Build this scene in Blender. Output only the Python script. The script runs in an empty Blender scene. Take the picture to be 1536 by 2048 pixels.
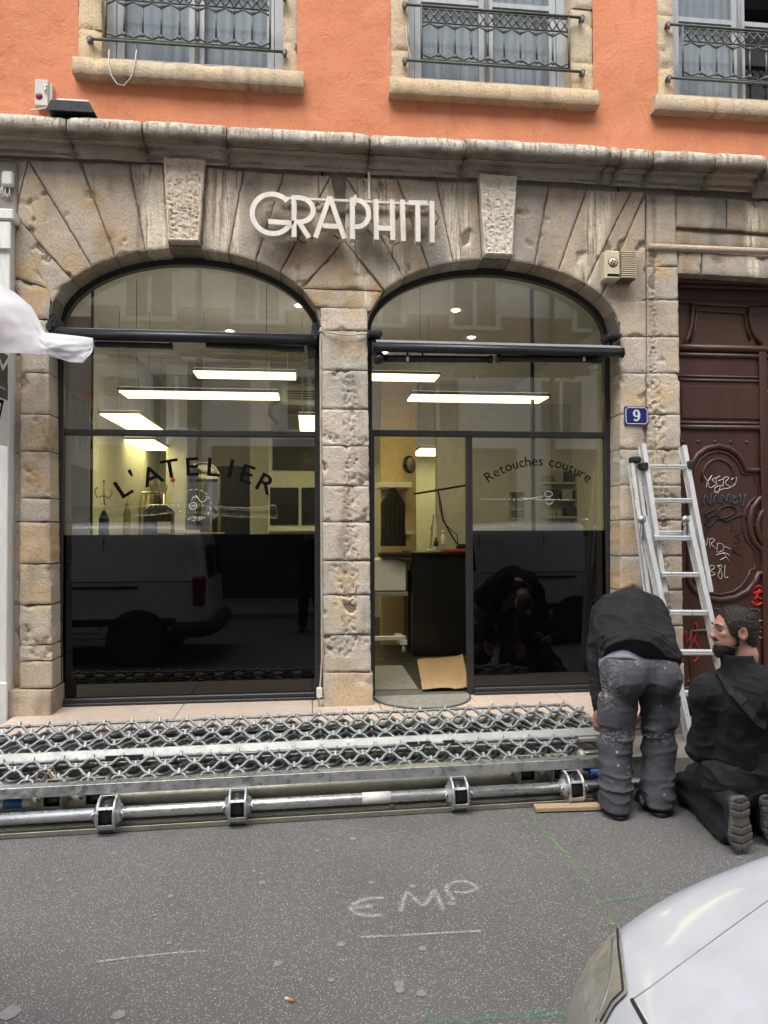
import bpy, bmesh, math, random
import numpy as np
from mathutils import Vector, Matrix, noise as mnoise
rad = math.radians
scene = bpy.context.scene
COL = scene.collection
random.seed(7)

# ------------------------------------------------------------------ camera
CAM_H, CAM_D, FPX = 1.70, 5.50, 1410.0          # eye height, distance to the stone face, focal length in photo pixels
YAW, PITCH, ROLL = rad(6.03), rad(1.35), rad(-0.2)
_fw = Vector((math.sin(YAW)*math.cos(PITCH), math.cos(YAW)*math.cos(PITCH), math.sin(PITCH)))
_r0 = Vector((math.cos(YAW), -math.sin(YAW), 0)); _u0 = _r0.cross(_fw)
_r = _r0*math.cos(ROLL) + _u0*math.sin(ROLL); _u = -_r0*math.sin(ROLL) + _u0*math.cos(ROLL)
CAMP = Vector((0, -CAM_D, CAM_H))
cam = bpy.data.cameras.new('camera'); camo = bpy.data.objects.new('camera', cam); COL.objects.link(camo)
m = Matrix((_r, _u, -_fw)).transposed().to_4x4(); m.translation = CAMP
camo.matrix_world = m
cam.sensor_fit = 'VERTICAL'; cam.sensor_height = 24.0; cam.lens = 24.0*FPX/2048.0
cam.clip_start = 0.05; cam.clip_end = 400
scene.camera = camo
scene.render.resolution_x, scene.render.resolution_y = 768, 1024

# ------------------------------------------------------------------ sky and light (bright overcast, narrow street)
SUN_EL, SUN_AZ = rad(57), rad(203)               # azimuth from +Y clockwise: sun behind the camera, a bit to the left
w = bpy.data.worlds.new('World'); scene.world = w; w.use_nodes = True
nt = w.node_tree; nt.nodes.clear()
sky = nt.nodes.new('ShaderNodeTexSky'); sky.sky_type = 'NISHITA'; sky.sun_disc = False
sky.sun_elevation = SUN_EL; sky.sun_rotation = SUN_AZ; sky.air_density = 1.0; sky.dust_density = 4.0; sky.ozone_density = 1.0
hs = nt.nodes.new('ShaderNodeHueSaturation'); hs.inputs['Saturation'].default_value = 0.22
bg = nt.nodes.new('ShaderNodeBackground'); bg.inputs['Strength'].default_value = 0.15
wo = nt.nodes.new('ShaderNodeOutputWorld')
nt.links.new(sky.outputs[0], hs.inputs['Color']); nt.links.new(hs.outputs[0], bg.inputs['Color']); nt.links.new(bg.outputs[0], wo.inputs['Surface'])
sun = bpy.data.lights.new('sun', 'SUN'); sun.energy = 1.5; sun.angle = rad(60); sun.color = (1.0, 0.975, 0.94)
suno = bpy.data.objects.new('sun', sun); COL.objects.link(suno)
_sd = Vector((math.sin(SUN_AZ)*math.cos(SUN_EL), math.cos(SUN_AZ)*math.cos(SUN_EL), math.sin(SUN_EL)))
suno.rotation_euler = _sd.to_track_quat('Z', 'Y').to_euler(); suno.location = (0, -4, 20)
scene.view_settings.view_transform = 'Standard'; scene.view_settings.look = 'None'
scene.view_settings.exposure = 1.15; scene.view_settings.gamma = 1.0; scene.view_settings.use_curve_mapping = False
scene.render.engine = 'CYCLES'; scene.cycles.use_denoising = True
scene.cycles.max_bounces = 8; scene.cycles.diffuse_bounces = 4; scene.cycles.glossy_bounces = 4
scene.cycles.transparent_max_bounces = 16; scene.cycles.caustics_reflective = False; scene.cycles.caustics_refractive = False

# ------------------------------------------------------------------ helpers
def A(px, py, Y=0.0):
    """survey: photo pixel -> point on the upright plane Y"""
    d = _fw + _r*((px-768)/FPX) - _u*((py-1024)/FPX)
    return CAMP + d*((Y+CAM_D)/d.y)
def G(px, py, Z=0.0):
    """survey: photo pixel -> point on the level plane Z"""
    d = _fw + _r*((px-768)/FPX) - _u*((py-1024)/FPX)
    return CAMP + d*((Z-CAM_H)/d.z)
def PX(P):
    v = Vector(P)-CAMP; z = v.dot(_fw); return (768+FPX*v.dot(_r)/z, 1024-FPX*v.dot(_u)/z)

def link(o, parent=None):
    COL.objects.link(o)
    if parent is not None:
        o.parent = parent
        if parent.type == 'EMPTY': o.matrix_parent_inverse = Matrix.Translation(-Vector(parent.location))
    return o
def tag(o, label=None, cat=None, group=None, kind=None):
    if label: o['label'] = label
    if cat: o['category'] = cat
    if group: o['group'] = group
    if kind: o['kind'] = kind
    return o
def thing(name, label, cat, loc=(0, 0, 0), group=None):
    o = bpy.data.objects.new(name, None); o.location = loc; o.empty_display_size = .1; COL.objects.link(o)
    return tag(o, label, cat, group)
class MB:
    """collects shapes, build() links them as one mesh object (world coordinates)"""
    def __init__(s): s.v = []; s.f = []; s.sm = []
    def add(s, vs, fs, smooth=False):
        b = len(s.v); s.v += [tuple(v) for v in vs]; s.f += [tuple(i+b for i in f) for f in fs]; s.sm += [smooth]*len(fs); return s
    def box(s, c, d, rot=None, bev=0.0):
        c = Vector(c); hx, hy, hz = d[0]/2, d[1]/2, d[2]/2
        if bev > 0:
            b = min(bev, hx*.9, hy*.9, hz*.9); vs = []
            bm = bmesh.new(); bmesh.ops.create_cube(bm, size=1)
            for v in bm.verts: v.co = Vector((v.co.x*2*hx, v.co.y*2*hy, v.co.z*2*hz))
            bmesh.ops.bevel(bm, geom=list(bm.edges), offset=b, segments=1, affect='EDGES')
            bm.verts.index_update(); vs = [v.co.copy() for v in bm.verts]; fs = [[v.index for v in f.verts] for f in bm.faces]; bm.free()
        else:
            vs = [Vector((x, y, z)) for x in (-hx, hx) for y in (-hy, hy) for z in (-hz, hz)]
            fs = [(0, 1, 3, 2), (4, 6, 7, 5), (0, 4, 5, 1), (2, 3, 7, 6), (0, 2, 6, 4), (1, 5, 7, 3)]
        if rot is not None: vs = [rot @ v for v in vs]
        return s.add([c+v for v in vs], fs)
    def b2(s, lo, hi, bev=0.0):
        lo, hi = Vector(lo), Vector(hi); return s.box((lo+hi)/2, [abs(hi[i]-lo[i]) for i in range(3)], bev=bev)
    def prism(s, pts, y0, y1, smooth=False):
        """polygon in X,Z extruded along Y"""
        n = len(pts); vs = [(p[0], y0, p[1]) for p in pts]+[(p[0], y1, p[1]) for p in pts]
        fs = [tuple(range(n)), tuple(range(2*n-1, n-1, -1))]+[(i, i+n, (i+1) % n+n, (i+1) % n) for i in range(n)]
        return s.add(vs, fs, smooth)
    def tube(s, path, r, n=8, caps=True, closed=False, smooth=True, flat=1.0):
        path = [Vector(p) for p in path]; m_ = len(path); rr = r if isinstance(r, (list, tuple)) else [r]*m_
        vs = []; up = None
        for i, p in enumerate(path):
            a = path[i-1] if (i > 0 or closed) else p; b = path[(i+1) % m_] if (i < m_-1 or closed) else p
            t = (b-a).normalized()
            if up is None:
                up = Vector((0, 0, 1)) if abs(t.z) < .9 else Vector((0, 1, 0))
            sx = t.cross(up)
            if sx.length < 1e-5: sx = t.cross(Vector((1, 0.3, 0)))
            sx.normalize(); up = sx.cross(t).normalized()
            for k in range(n):
                an = 2*math.pi*k/n; vs.append(p+sx*(math.cos(an)*rr[i])+up*(math.sin(an)*rr[i]*flat))
        fs = []
        for i in range(m_ if closed else m_-1):
            j = (i+1) % m_
            for k in range(n):
                fs.append((i*n+k, i*n+(k+1) % n, j*n+(k+1) % n, j*n+k))
        s.add(vs, fs, smooth)
        if caps and not closed:
            b = len(s.v)-len(vs); s.f.append(tuple(b+k for k in range(n-1, -1, -1))); s.f.append(tuple(b+(m_-1)*n+k for k in range(n))); s.sm += [False, False]
        return s
    def lathe(s, c, axis, prof, n=20, smooth=True):
        """prof: list of (radius, height along axis)"""
        c = Vector(c); ax = Vector(axis).normalized(); a = ax.orthogonal().normalized(); b = ax.cross(a); vs = []
        for r, h in prof:
            for k in range(n):
                an = 2*math.pi*k/n; vs.append(c+ax*h+a*(math.cos(an)*r)+b*(math.sin(an)*r))
        fs = [(i*n+k, i*n+(k+1) % n, (i+1)*n+(k+1) % n, (i+1)*n+k) for i in range(len(prof)-1) for k in range(n)]
        fs += [tuple(range(n-1, -1, -1)), tuple((len(prof)-1)*n+k for k in range(n))]
        return s.add(vs, fs, smooth)
    def sphere(s, c, r, n=10, sc=(1, 1, 1)):
        c = Vector(c); m_ = max(4, n//2+1); vs = []; fs = []
        for i in range(m_+1):
            th = math.pi*i/m_
            for k in range(n):
                ph = 2*math.pi*k/n; vs.append(c+Vector((r*sc[0]*math.sin(th)*math.cos(ph), r*sc[1]*math.sin(th)*math.sin(ph), r*sc[2]*math.cos(th))))
        for i in range(m_):
            for k in range(n): fs.append((i*n+k, (i+1)*n+k, (i+1)*n+(k+1) % n, i*n+(k+1) % n))
        return s.add(vs, fs, True)
    def mesh(s, name, mat=None, autosmooth=None):
        me = bpy.data.meshes.new(name); me.from_pydata(s.v, [], s.f)
        me.polygons.foreach_set('use_smooth', s.sm); me.validate()
        bm = bmesh.new(); bm.from_mesh(me); bmesh.ops.recalc_face_normals(bm, faces=bm.faces); bm.to_mesh(me); bm.free()
        if mat: me.materials.append(mat)
        return me
    def build(s, name, mat=None, parent=None):
        return link(bpy.data.objects.new(name, s.mesh(name, mat)), parent)
def mesh_obj(name, vs, fs, mat, parent=None, smooth=False):
    b = MB(); b.add(vs, fs, smooth); return b.build(name, mat, parent)
def copy_tree(o, parent=None, offset=None):
    c = o.copy(); COL.objects.link(c)
    if parent is not None: c.parent = parent
    for ch in o.children: copy_tree(ch, c)
    return c
def noi(x, y, z): return mnoise.noise((x, y, z))
def fbm(x, y, z, o=3):
    a, t = 1.0, 0.0
    for i in range(o): t += a*mnoise.noise((x, y, z)); x *= 2.1; y *= 2.1; z *= 2.1; a *= .5
    return t

# ------------------------------------------------------------------ materials
def new_mat(name):
    mt = bpy.data.materials.new(name); mt.use_nodes = True; t = mt.node_tree; t.nodes.clear()
    o = t.nodes.new('ShaderNodeOutputMaterial'); p = t.nodes.new('ShaderNodeBsdfPrincipled'); t.links.new(p.outputs[0], o.inputs[0])
    return mt, t, p
def N(t, kind, **kw):
    n = t.nodes.new('ShaderNode'+kind)
    for k, v in kw.items():
        if k in n.inputs: n.inputs[k].default_value = v
        else: setattr(n, k, v)
    return n
def L(t, a, b): t.links.new(a, b)
def pos(t, sc=(1, 1, 1)):
    g = N(t, 'NewGeometry'); mp = N(t, 'Mapping'); mp.inputs['Scale'].default_value = sc; L(t, g.outputs['Position'], mp.inputs['Vector']); return mp.outputs[0]
def nz(t, vec, scale, detail=4, rough=.55, dist=0.0):
    n = N(t, 'TexNoise'); n.inputs['Scale'].default_value = scale; n.inputs['Detail'].default_value = detail; n.inputs['Roughness'].default_value = rough; n.inputs['Distortion'].default_value = dist
    L(t, vec, n.inputs['Vector']); return n.outputs['Fac']
def ramp(t, fac, stops):
    r = N(t, 'ValToRGB'); e = r.color_ramp.elements
    while len(e) < len(stops): e.new(.5)
    for i, (p, c) in enumerate(stops):
        e[i].position = p; e[i].color = (c[0], c[1], c[2], 1) if isinstance(c, (tuple, list)) else (c, c, c, 1)
    L(t, fac, r.inputs[0]); return r.outputs[0]
def mix(t, fac, a, b, mode='MIX'):
    n = N(t, 'Mix'); n.data_type = 'RGBA'; n.blend_type = mode
    for s_, v in ((n.inputs[0], fac), (n.inputs[6], a), (n.inputs[7], b)):
        if hasattr(v, 'node'): L(t, v, s_)
        elif isinstance(v, (tuple, list)): s_.default_value = (v[0], v[1], v[2], 1)
        else: s_.default_value = v
    return n.outputs[2]
def math_(t, op, a, b=0.0, clamp=False):
    n = N(t, 'Math'); n.operation = op; n.use_clamp = clamp
    for i, v in enumerate((a, b)):
        if hasattr(v, 'node'): L(t, v, n.inputs[i])
        else: n.inputs[i].default_value = v
    return n.outputs[0]
def bump(t, p, h, strength=.3, dist=.01, normal=None):
    b = N(t, 'Bump'); b.inputs['Strength'].default_value = strength; b.inputs['Distance'].default_value = dist
    L(t, h, b.inputs['Height'])
    if normal is not None: L(t, normal, b.inputs['Normal'])
    L(t, b.outputs[0], p.inputs['Normal']); return b.outputs[0]
_pm = {}
def pm(name, col, rough=.6, metal=0.0, var=.18, vs=5.0, bmp=.15, bs=60.0, spec=.5, rv=.1, col2=None, stretch=(1, 1, 1), bd=.004, coat=0.0):
    if name in _pm: return _pm[name]
    mt, t, p = new_mat(name); v = pos(t, stretch)
    f = nz(t, v, vs, 5, .6)
    c2 = col2 or tuple(min(1, c*(1+var)) for c in col); c1 = col if col2 else tuple(c*(1-var) for c in col)
    c = ramp(t, f, [(.32, c1), (.68, c2)]); f2 = nz(t, v, vs*9, 3)
    c = mix(t, .25, c, ramp(t, f2, [(.3, tuple(x*.7 for x in c1)), (.7, tuple(min(1, x*1.15) for x in c2))])); L(t, c, p.inputs['Base Color'])
    r = ramp(t, nz(t, v, vs*3, 3), [(.3, max(0, rough-rv)), (.7, min(1, rough+rv))]); L(t, r, p.inputs['Roughness'])
    p.inputs['Metallic'].default_value = metal; p.inputs['Specular IOR Level'].default_value = spec
    if coat: p.inputs['Coat Weight'].default_value = coat; p.inputs['Coat Roughness'].default_value = .08
    if bmp: bump(t, p, nz(t, v, bs, 4), bmp, bd)
    _pm[name] = mt; return mt
def emit_mat(name, col, strength, body=(.8, .8, .8)):
    mt, t, p = new_mat(name); p.inputs['Base Color'].default_value = (*body, 1)
    p.inputs['Emission Color'].default_value = (*col, 1); p.inputs['Emission Strength'].default_value = strength; return mt
def glass_mat(name, ior=1.75, tint=(.93, .95, .94), wav=.0):
    mt = bpy.data.materials.new(name); mt.use_nodes = True; t = mt.node_tree; t.nodes.clear()
    o = N(t, 'OutputMaterial'); tr = N(t, 'BsdfTransparent'); gl = N(t, 'BsdfGlossy'); mx = N(t, 'MixShader'); fr = N(t, 'Fresnel'); gm = N(t, 'NewGeometry'); mr_ = N(t, 'MapRange'); mr_.inputs['To Min'].default_value = ior; mr_.inputs['To Max'].default_value = 1/ior; L(t, gm.outputs['Backfacing'], mr_.inputs['Value']); L(t, mr_.outputs[0], fr.inputs[0])
    tr.inputs[0].default_value = (*tint, 1); gl.inputs['Roughness'].default_value = 0.0
    if wav:
        b = N(t, 'Bump'); b.inputs['Strength'].default_value = wav; b.inputs['Distance'].default_value = .02; L(t, nz(t, pos(t), 1.6, 1), b.inputs['Height']); L(t, b.outputs[0], gl.inputs['Normal'])
    L(t, fr.outputs[0], mx.inputs[0]); L(t, tr.outputs[0], mx.inputs[1]); L(t, gl.outputs[0], mx.inputs[2]); L(t, mx.outputs[0], o.inputs[0]); return mt
# ================================================================== surface materials
def stone_mat(name, base=(.60, .50, .375), grey=(.50, .46, .40), ochre=(.58, .385, .19), pale=(.80, .72, .57)):
    mt, t, p = new_mat(name); v = pos(t)
    at = N(t, 'Attribute'); at.attribute_name = 'wear'; sp = N(t, 'SeparateColor'); L(t, at.outputs['Color'], sp.inputs[0])
    oi = N(t, 'ObjectInfo')
    n1 = nz(t, v, 2.3, 5, .6, .4); n2 = nz(t, v, 9, 6, .65); n3 = nz(t, v, 55, 4, .6)
    c = mix(t, ramp(t, n1, [(.35, 0), (.62, 1)]), base, grey)
    c = mix(t, math_(t, 'MULTIPLY', oi.outputs['Random'], .6), c, (.64, .47, .32)); rn2 = math_(t, 'FRACT', math_(t, 'MULTIPLY', oi.outputs['Random'], 7.31)); c = mix(t, math_(t, 'MULTIPLY', rn2, .5), c, (.40, .385, .36))
    oc = math_(t, 'ADD', math_(t, 'MULTIPLY', sp.outputs[1], .95), ramp(t, nz(t, v, 4.1, 5, .65, .8), [(.52, 0), (.72, .6)]), True)
    oc = math_(t, 'MULTIPLY', oc, ramp(t, n2, [(.3, .25), (.65, 1)]))
    c = mix(t, oc, c, ochre)
    vs_ = pos(t, (1, 1, .06)); st = ramp(t, nz(t, vs_, 42, 4, .7), [(.42, 0), (.6, 1)])
    sk = math_(t, 'MULTIPLY', sp.outputs[0], math_(t, 'ADD', math_(t, 'MULTIPLY', st, .65), .42), True)
    c = mix(t, sk, c, pale)
    brn = math_(t, 'MULTIPLY', math_(t, 'MULTIPLY', sp.outputs[0], .8), ramp(t, nz(t, pos(t, (1, 1, .05)), 31, 3, .6), [(.54, 0), (.62, 1)]))
    c = mix(t, brn, c, (.24, .145, .065))
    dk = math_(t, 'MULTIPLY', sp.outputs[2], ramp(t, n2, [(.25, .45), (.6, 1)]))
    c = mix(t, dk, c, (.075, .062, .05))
    c = mix(t, math_(t, 'MULTIPLY', ramp(t, n3, [(.38, 1), (.5, 0)]), .30), c, (.20, .165, .125))
    c = mix(t, ramp(t, nz(t, v, 130, 2), [(.62, 0), (.74, .5)]), c, (.62, .57, .47))
    pk = N(t, 'TexVoronoi'); pk.inputs['Scale'].default_value = 13; L(t, v, pk.inputs['Vector'])
    pits = math_(t, 'MULTIPLY', ramp(t, pk.outputs['Distance'], [(.03, 1), (.08, 0)]), ramp(t, nz(t, v, 3.3, 3), [(.56, 0), (.62, 1)])); c = mix(t, math_(t, 'MULTIPLY', pits, .8), c, (.05, .04, .03))
    L(t, c, p.inputs['Base Color']); p.inputs['Roughness'].default_value = .86; p.inputs['Specular IOR Level'].default_value = .25
    cr = N(t, 'TexVoronoi'); cr.feature = 'DISTANCE_TO_EDGE'; cr.inputs['Scale'].default_value = 2.1
    dv = N(t, 'TexNoise'); dv.inputs['Scale'].default_value = 5; L(t, v, dv.inputs['Vector'])
    va = N(t, 'VectorMath'); va.operation = 'ADD'; L(t, v, va.inputs[0])
    vsn = N(t, 'VectorMath'); vsn.operation = 'SCALE'; vsn.inputs['Scale'].default_value = .45; L(t, dv.outputs['Color'], vsn.inputs[0]); L(t, vsn.outputs[0], va.inputs[1]); L(t, va.outputs[0], cr.inputs['Vector'])
    ck = ramp(t, cr.outputs['Distance'], [(.004, 0), (.012, 1)])
    h = math_(t, 'ADD', math_(t, 'MULTIPLY', n2, .6), math_(t, 'MULTIPLY', n3, .5)); h = math_(t, 'ADD', h, math_(t, 'MULTIPLY', ck, .12)); h = math_(t, 'SUBTRACT', h, math_(t, 'MULTIPLY', pits, .5))
    bump(t, p, h, .55, .02); return mt
M_stone = stone_mat('facade_stone')
M_pier = stone_mat('pale_pier_stone', (.78, .69, .55), (.70, .67, .62), (.72, .53, .30), (.84, .78, .66))
M_side = stone_mat('side_pier_stone', (.68, .57, .43), (.58, .54, .47), (.64, .44, .22), (.80, .72, .58))
M_key = stone_mat('keystone_stone', (.82, .74, .60), (.78, .71, .60), (.74, .60, .40), (.86, .80, .68))
M_yellow = stone_mat('yellow_stone', (.70, .53, .31), (.64, .50, .31), (.72, .50, .24), (.78, .65, .43))
M_mortar = pm('mortar', (.22, .19, .155), .95, var=.3, vs=12, bmp=.6, bs=80)
def render_mat():
    mt, t, p = new_mat('orange_render'); v = pos(t)
    c = mix(t, ramp(t, nz(t, v, 1.1, 5, .6, .5), [(.3, 0), (.7, 1)]), (.60, .225, .115), (.70, .285, .155))
    c = mix(t, ramp(t, nz(t, v, 5, 5, .65), [(.54, 0), (.75, .5)]), c, (.47, .145, .075))
    c = mix(t, ramp(t, nz(t, v, 90, 3), [(.3, .35), (.5, 0)]), c, (.40, .125, .065))
    c = mix(t, ramp(t, nz(t, pos(t, (1, 1, .12)), 9, 4), [(.6, 0), (.8, .28)]), c, (.68, .36, .24))
    c = mix(t, ramp(t, nz(t, pos(t, (1, 1, .22)), 3.2, 5, .65, .6), [(.56, 0), (.78, .42)]), c, (.36, .13, .085))
    c = mix(t, ramp(t, nz(t, v, 2.2, 6, .7, 1.2), [(.60, 0), (.66, .30), (.70, .0)]), c, (.74, .40, .28))
    L(t, c, p.inputs['Base Color']); p.inputs['Roughness'].default_value = .9; p.inputs['Specular IOR Level'].default_value = .2
    h = math_(t, 'ADD', math_(t, 'MULTIPLY', nz(t, v, 70, 5, .7), .6), math_(t, 'MULTIPLY', nz(t, v, 9, 5, .65, 1.5), 1.6)); bump(t, p, h, .45, .012); return mt
M_orange = render_mat()
def asphalt():
    mt, t, p = new_mat('asphalt'); v = pos(t)
    base = mix(t, ramp(t, nz(t, v, 1.3, 5, .6), [(.3, 0), (.7, 1)]), (.155, .152, .148), (.190, .186, .181))
    base = mix(t, ramp(t, nz(t, v, 160, 3, .7), [(.35, .7), (.6, 0)]), base, (.075, .07, .067))
    vo = N(t, 'TexVoronoi'); vo.inputs['Scale'].default_value = 150; L(t, v, vo.inputs['Vector'])
    sc = N(t, 'SeparateColor'); L(t, vo.outputs['Color'], sc.inputs[0])
    pick = math_(t, 'MULTIPLY', ramp(t, sc.outputs[0], [(.52, 0), (.66, 1)]), ramp(t, vo.outputs['Distance'], [(.28, 1), (.42, 0)]))
    chip = mix(t, sc.outputs[1], (.24, .235, .22), (.56, .55, .51)); c = mix(t, pick, base, chip)
    c = mix(t, ramp(t, nz(t, v, .45, 4, .6), [(.55, 0), (.75, .35)]), c, (.085, .078, .073))
    c = mix(t, ramp(t, nz(t, v, 2.7, 6, .72, .8), [(.58, 0), (.78, .32)]), c, (.085, .078, .073))
    L(t, c, p.inputs['Base Color']); L(t, ramp(t, nz(t, v, 30, 3), [(.3, .72), (.7, .92)]), p.inputs['Roughness']); p.inputs['Specular IOR Level'].default_value = .35
    h = math_(t, 'ADD', nz(t, v, 150, 3, .7), math_(t, 'MULTIPLY', vo.outputs['Distance'], -.5)); bump(t, p, h, .6, .006); return mt
M_asphalt = asphalt()
M_sill = pm('pale_limestone', (.50, .40, .32), .7, var=.14, vs=2.5, bmp=.25, bs=90, col2=(.60, .49, .40))
M_step = pm('grey_step_stone', (.24, .215, .185), .85, var=.25, vs=5, bmp=.4, bs=60)
M_black = pm('black_frame_paint', (.016, .017, .019), .42, var=.4, vs=14, bmp=.12, bs=120, col2=(.03, .031, .033))
M_glass = glass_mat('shop_glass', 2.0, (.94, .94, .94), .012)
M_wglass = glass_mat('window_glass', 1.9, (.88, .91, .93), .05)
M_film = pm('black_glazing_film', (.0012, .0012, .0016), .02, var=.1, bmp=0, rv=.0, spec=.62)

# ================================================================== ground
road = mesh_obj('road', [(-60, -7.6, 0), (60, -7.6, 0), (60, -.93, 0), (-60, -.93, 0)], [(0, 1, 2, 3)], M_asphalt); tag(road, kind='structure')
pv = MB(); pv.b2((-60, -11, -.2), (60, -7.6, .12), .02); pv = pv.build('opposite_pavement', M_step); tag(pv, kind='structure')
stp = MB(); stp.b2((-2.15, -.95, -.3), (2.02, -.02, .15), .015); stp.b2((2.023, -.95, -.3), (5.2, -.02, .17), .02); stp = stp.build('lower_step', M_step); tag(stp, kind='structure')
SZ = .335                                            # level of the pale threshold slabs
sill = MB(); sill.b2((-2.15, -.50, .152), (2.75, .36, SZ-.035), .004); sill = sill.build('threshold', M_step); tag(sill, kind='structure')
for k, (x0, x1) in enumerate(((-2.16, -.98), (-.976, .02), (.024, .54), (.544, 1.30), (1.304, 2.02), (2.024, 2.62))):
    b = MB(); b.b2((x0, -.53, SZ-.034), (x1, .34, SZ-random.uniform(0, .003)), .006); b.build('slab', M_sill, sill)

# ================================================================== the building
bld = thing('building', 'orange rendered building with stone arched ground floor and iron window railings', 'building', (0, .2, 0))
STREAK = [((305, 325, 315, 500), 9), ((291, 325, 300, 500), 7), ((320, 325, 328, 495), 6), ((422, 330, 410, 495), 6), ((441, 335, 428, 500), 7), ((462, 340, 446, 500), 6), ((478, 345, 470, 500), 5),
          ((640, 350, 618, 470), 8), ((660, 350, 640, 400), 6), ((722, 352, 735, 420), 8), ((748, 352, 790, 560), 7), ((765, 352, 806, 540), 8), ((690, 430, 735, 600), 6), ((780, 480, 800, 560), 8),
          ((888, 362, 908, 530), 6), ((903, 362, 922, 528), 8), ((928, 362, 938, 500), 4), ((1187, 382, 1168, 520), 6), ((1204, 384, 1188, 480), 9), ((1226, 384, 1195, 470), 8), ((1195, 470, 1168, 575), 9), ((1180, 500, 1140, 575), 6), ((1510, 380, 1512, 545), 8), ((1500, 380, 1500, 545), 4)]
_ST = [(A(a, b), A(c, d), wd*.0062) for (a, b, c, d), wd in STREAK]
OCHRE = [(690, 545, .20), (640, 590, .14), (740, 585, .12), (215, 480, .13), (180, 400, .10), (75, 1100, .16), (80, 1190, .1), (90, 880, .14), (80, 960, .1), (690, 1220, .14), (690, 1160, .09), (700, 1380, .16), (690, 690, .1), (700, 610, .1), (1270, 800, .1), (1330, 790, .09), (1255, 1080, .1), (1250, 1160, .12), (1330, 540, .08), (150, 545, .12), (590, 520, .08), (60, 600, .14), (60, 540, .1)]
_OC = [(A(a, b), r) for a, b, r in OCHRE]
def seg_d(x, z, a, b):
    dx, dz = b.x-a.x, b.z-a.z; l2 = dx*dx+dz*dz; tt = max(0, min(1, ((x-a.x)*dx+(z-a.z)*dz)/l2)) if l2 else 0
    return math.hypot(x-a.x-dx*tt, z-a.z-dz*tt)
ZC = A(600, 345).z
def wear(x, z):
    s = 0.0
    for a, b, wd in _ST:
        d = seg_d(x+.012*noi(x*3, 1, z*6), z, a, b)
        if d < wd*2.2: s = max(s, math.exp(-(d/wd)**2))
    o = 0.0
    for c, r in _OC:
        d = math.hypot(x-c.x, z-c.z)/(r*(1+.5*noi(x*6, 2, z*6)))
        if d < 1.3: o = max(o, 1-d*d*.6 if d < 1 else max(0, .4-(d-1)*1.4))
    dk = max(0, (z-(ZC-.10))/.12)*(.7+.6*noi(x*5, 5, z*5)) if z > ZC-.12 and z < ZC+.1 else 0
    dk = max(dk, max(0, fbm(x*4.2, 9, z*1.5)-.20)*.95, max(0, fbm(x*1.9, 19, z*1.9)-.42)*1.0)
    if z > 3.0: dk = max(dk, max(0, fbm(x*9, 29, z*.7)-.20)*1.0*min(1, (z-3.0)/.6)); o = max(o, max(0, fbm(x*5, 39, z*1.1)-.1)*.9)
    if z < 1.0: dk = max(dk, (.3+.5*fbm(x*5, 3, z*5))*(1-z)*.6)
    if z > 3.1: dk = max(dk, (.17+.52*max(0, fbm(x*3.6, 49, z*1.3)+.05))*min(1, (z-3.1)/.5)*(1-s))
    return (min(1, s*1.15), min(1, max(0, o)), min(1, max(0, dk)), 1)
HACKZ = []   # rough chiselled bands: (x0,z0,x1,z1,halfwidth)
def hackband(pts, hw):
    P_ = [A(*p) for p in pts]
    for a, b in zip(P_, P_[1:]): HACKZ.append((a, b, hw))
hackband([(700, 765), (703, 860), (700, 960), (702, 1050), (703, 1150), (700, 1260), (690, 1300)], .055)
hackband([(668, 1290), (735, 1275)], .05); hackband([(672, 1140), (690, 1170)], .05); hackband([(655, 870), (672, 880)], .035); hackband([(712, 885), (728, 882)], .03)
hackband([(1306, 770), (1316, 850), (1316, 960), (1318, 1060), (1330, 1300)], .075); hackband([(1306, 500), (1307, 590), (1308, 660), (1307, 740)], .03)
hackband([(75, 1305), (90, 1308)], .05); hackband([(60, 940), (64, 985)], .05); hackband([(50, 1260), (55, 1280)], .04)
def hack(x, z):
    s = 0.0
    for a, b, hw in HACKZ:
        d = seg_d(x, z, a, b)/hw
        if d < 1.25: s = max(s, min(1, (1.25-d)*2.2+.5*noi(x*30, 3, z*30)))
    return max(0, s)
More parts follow.
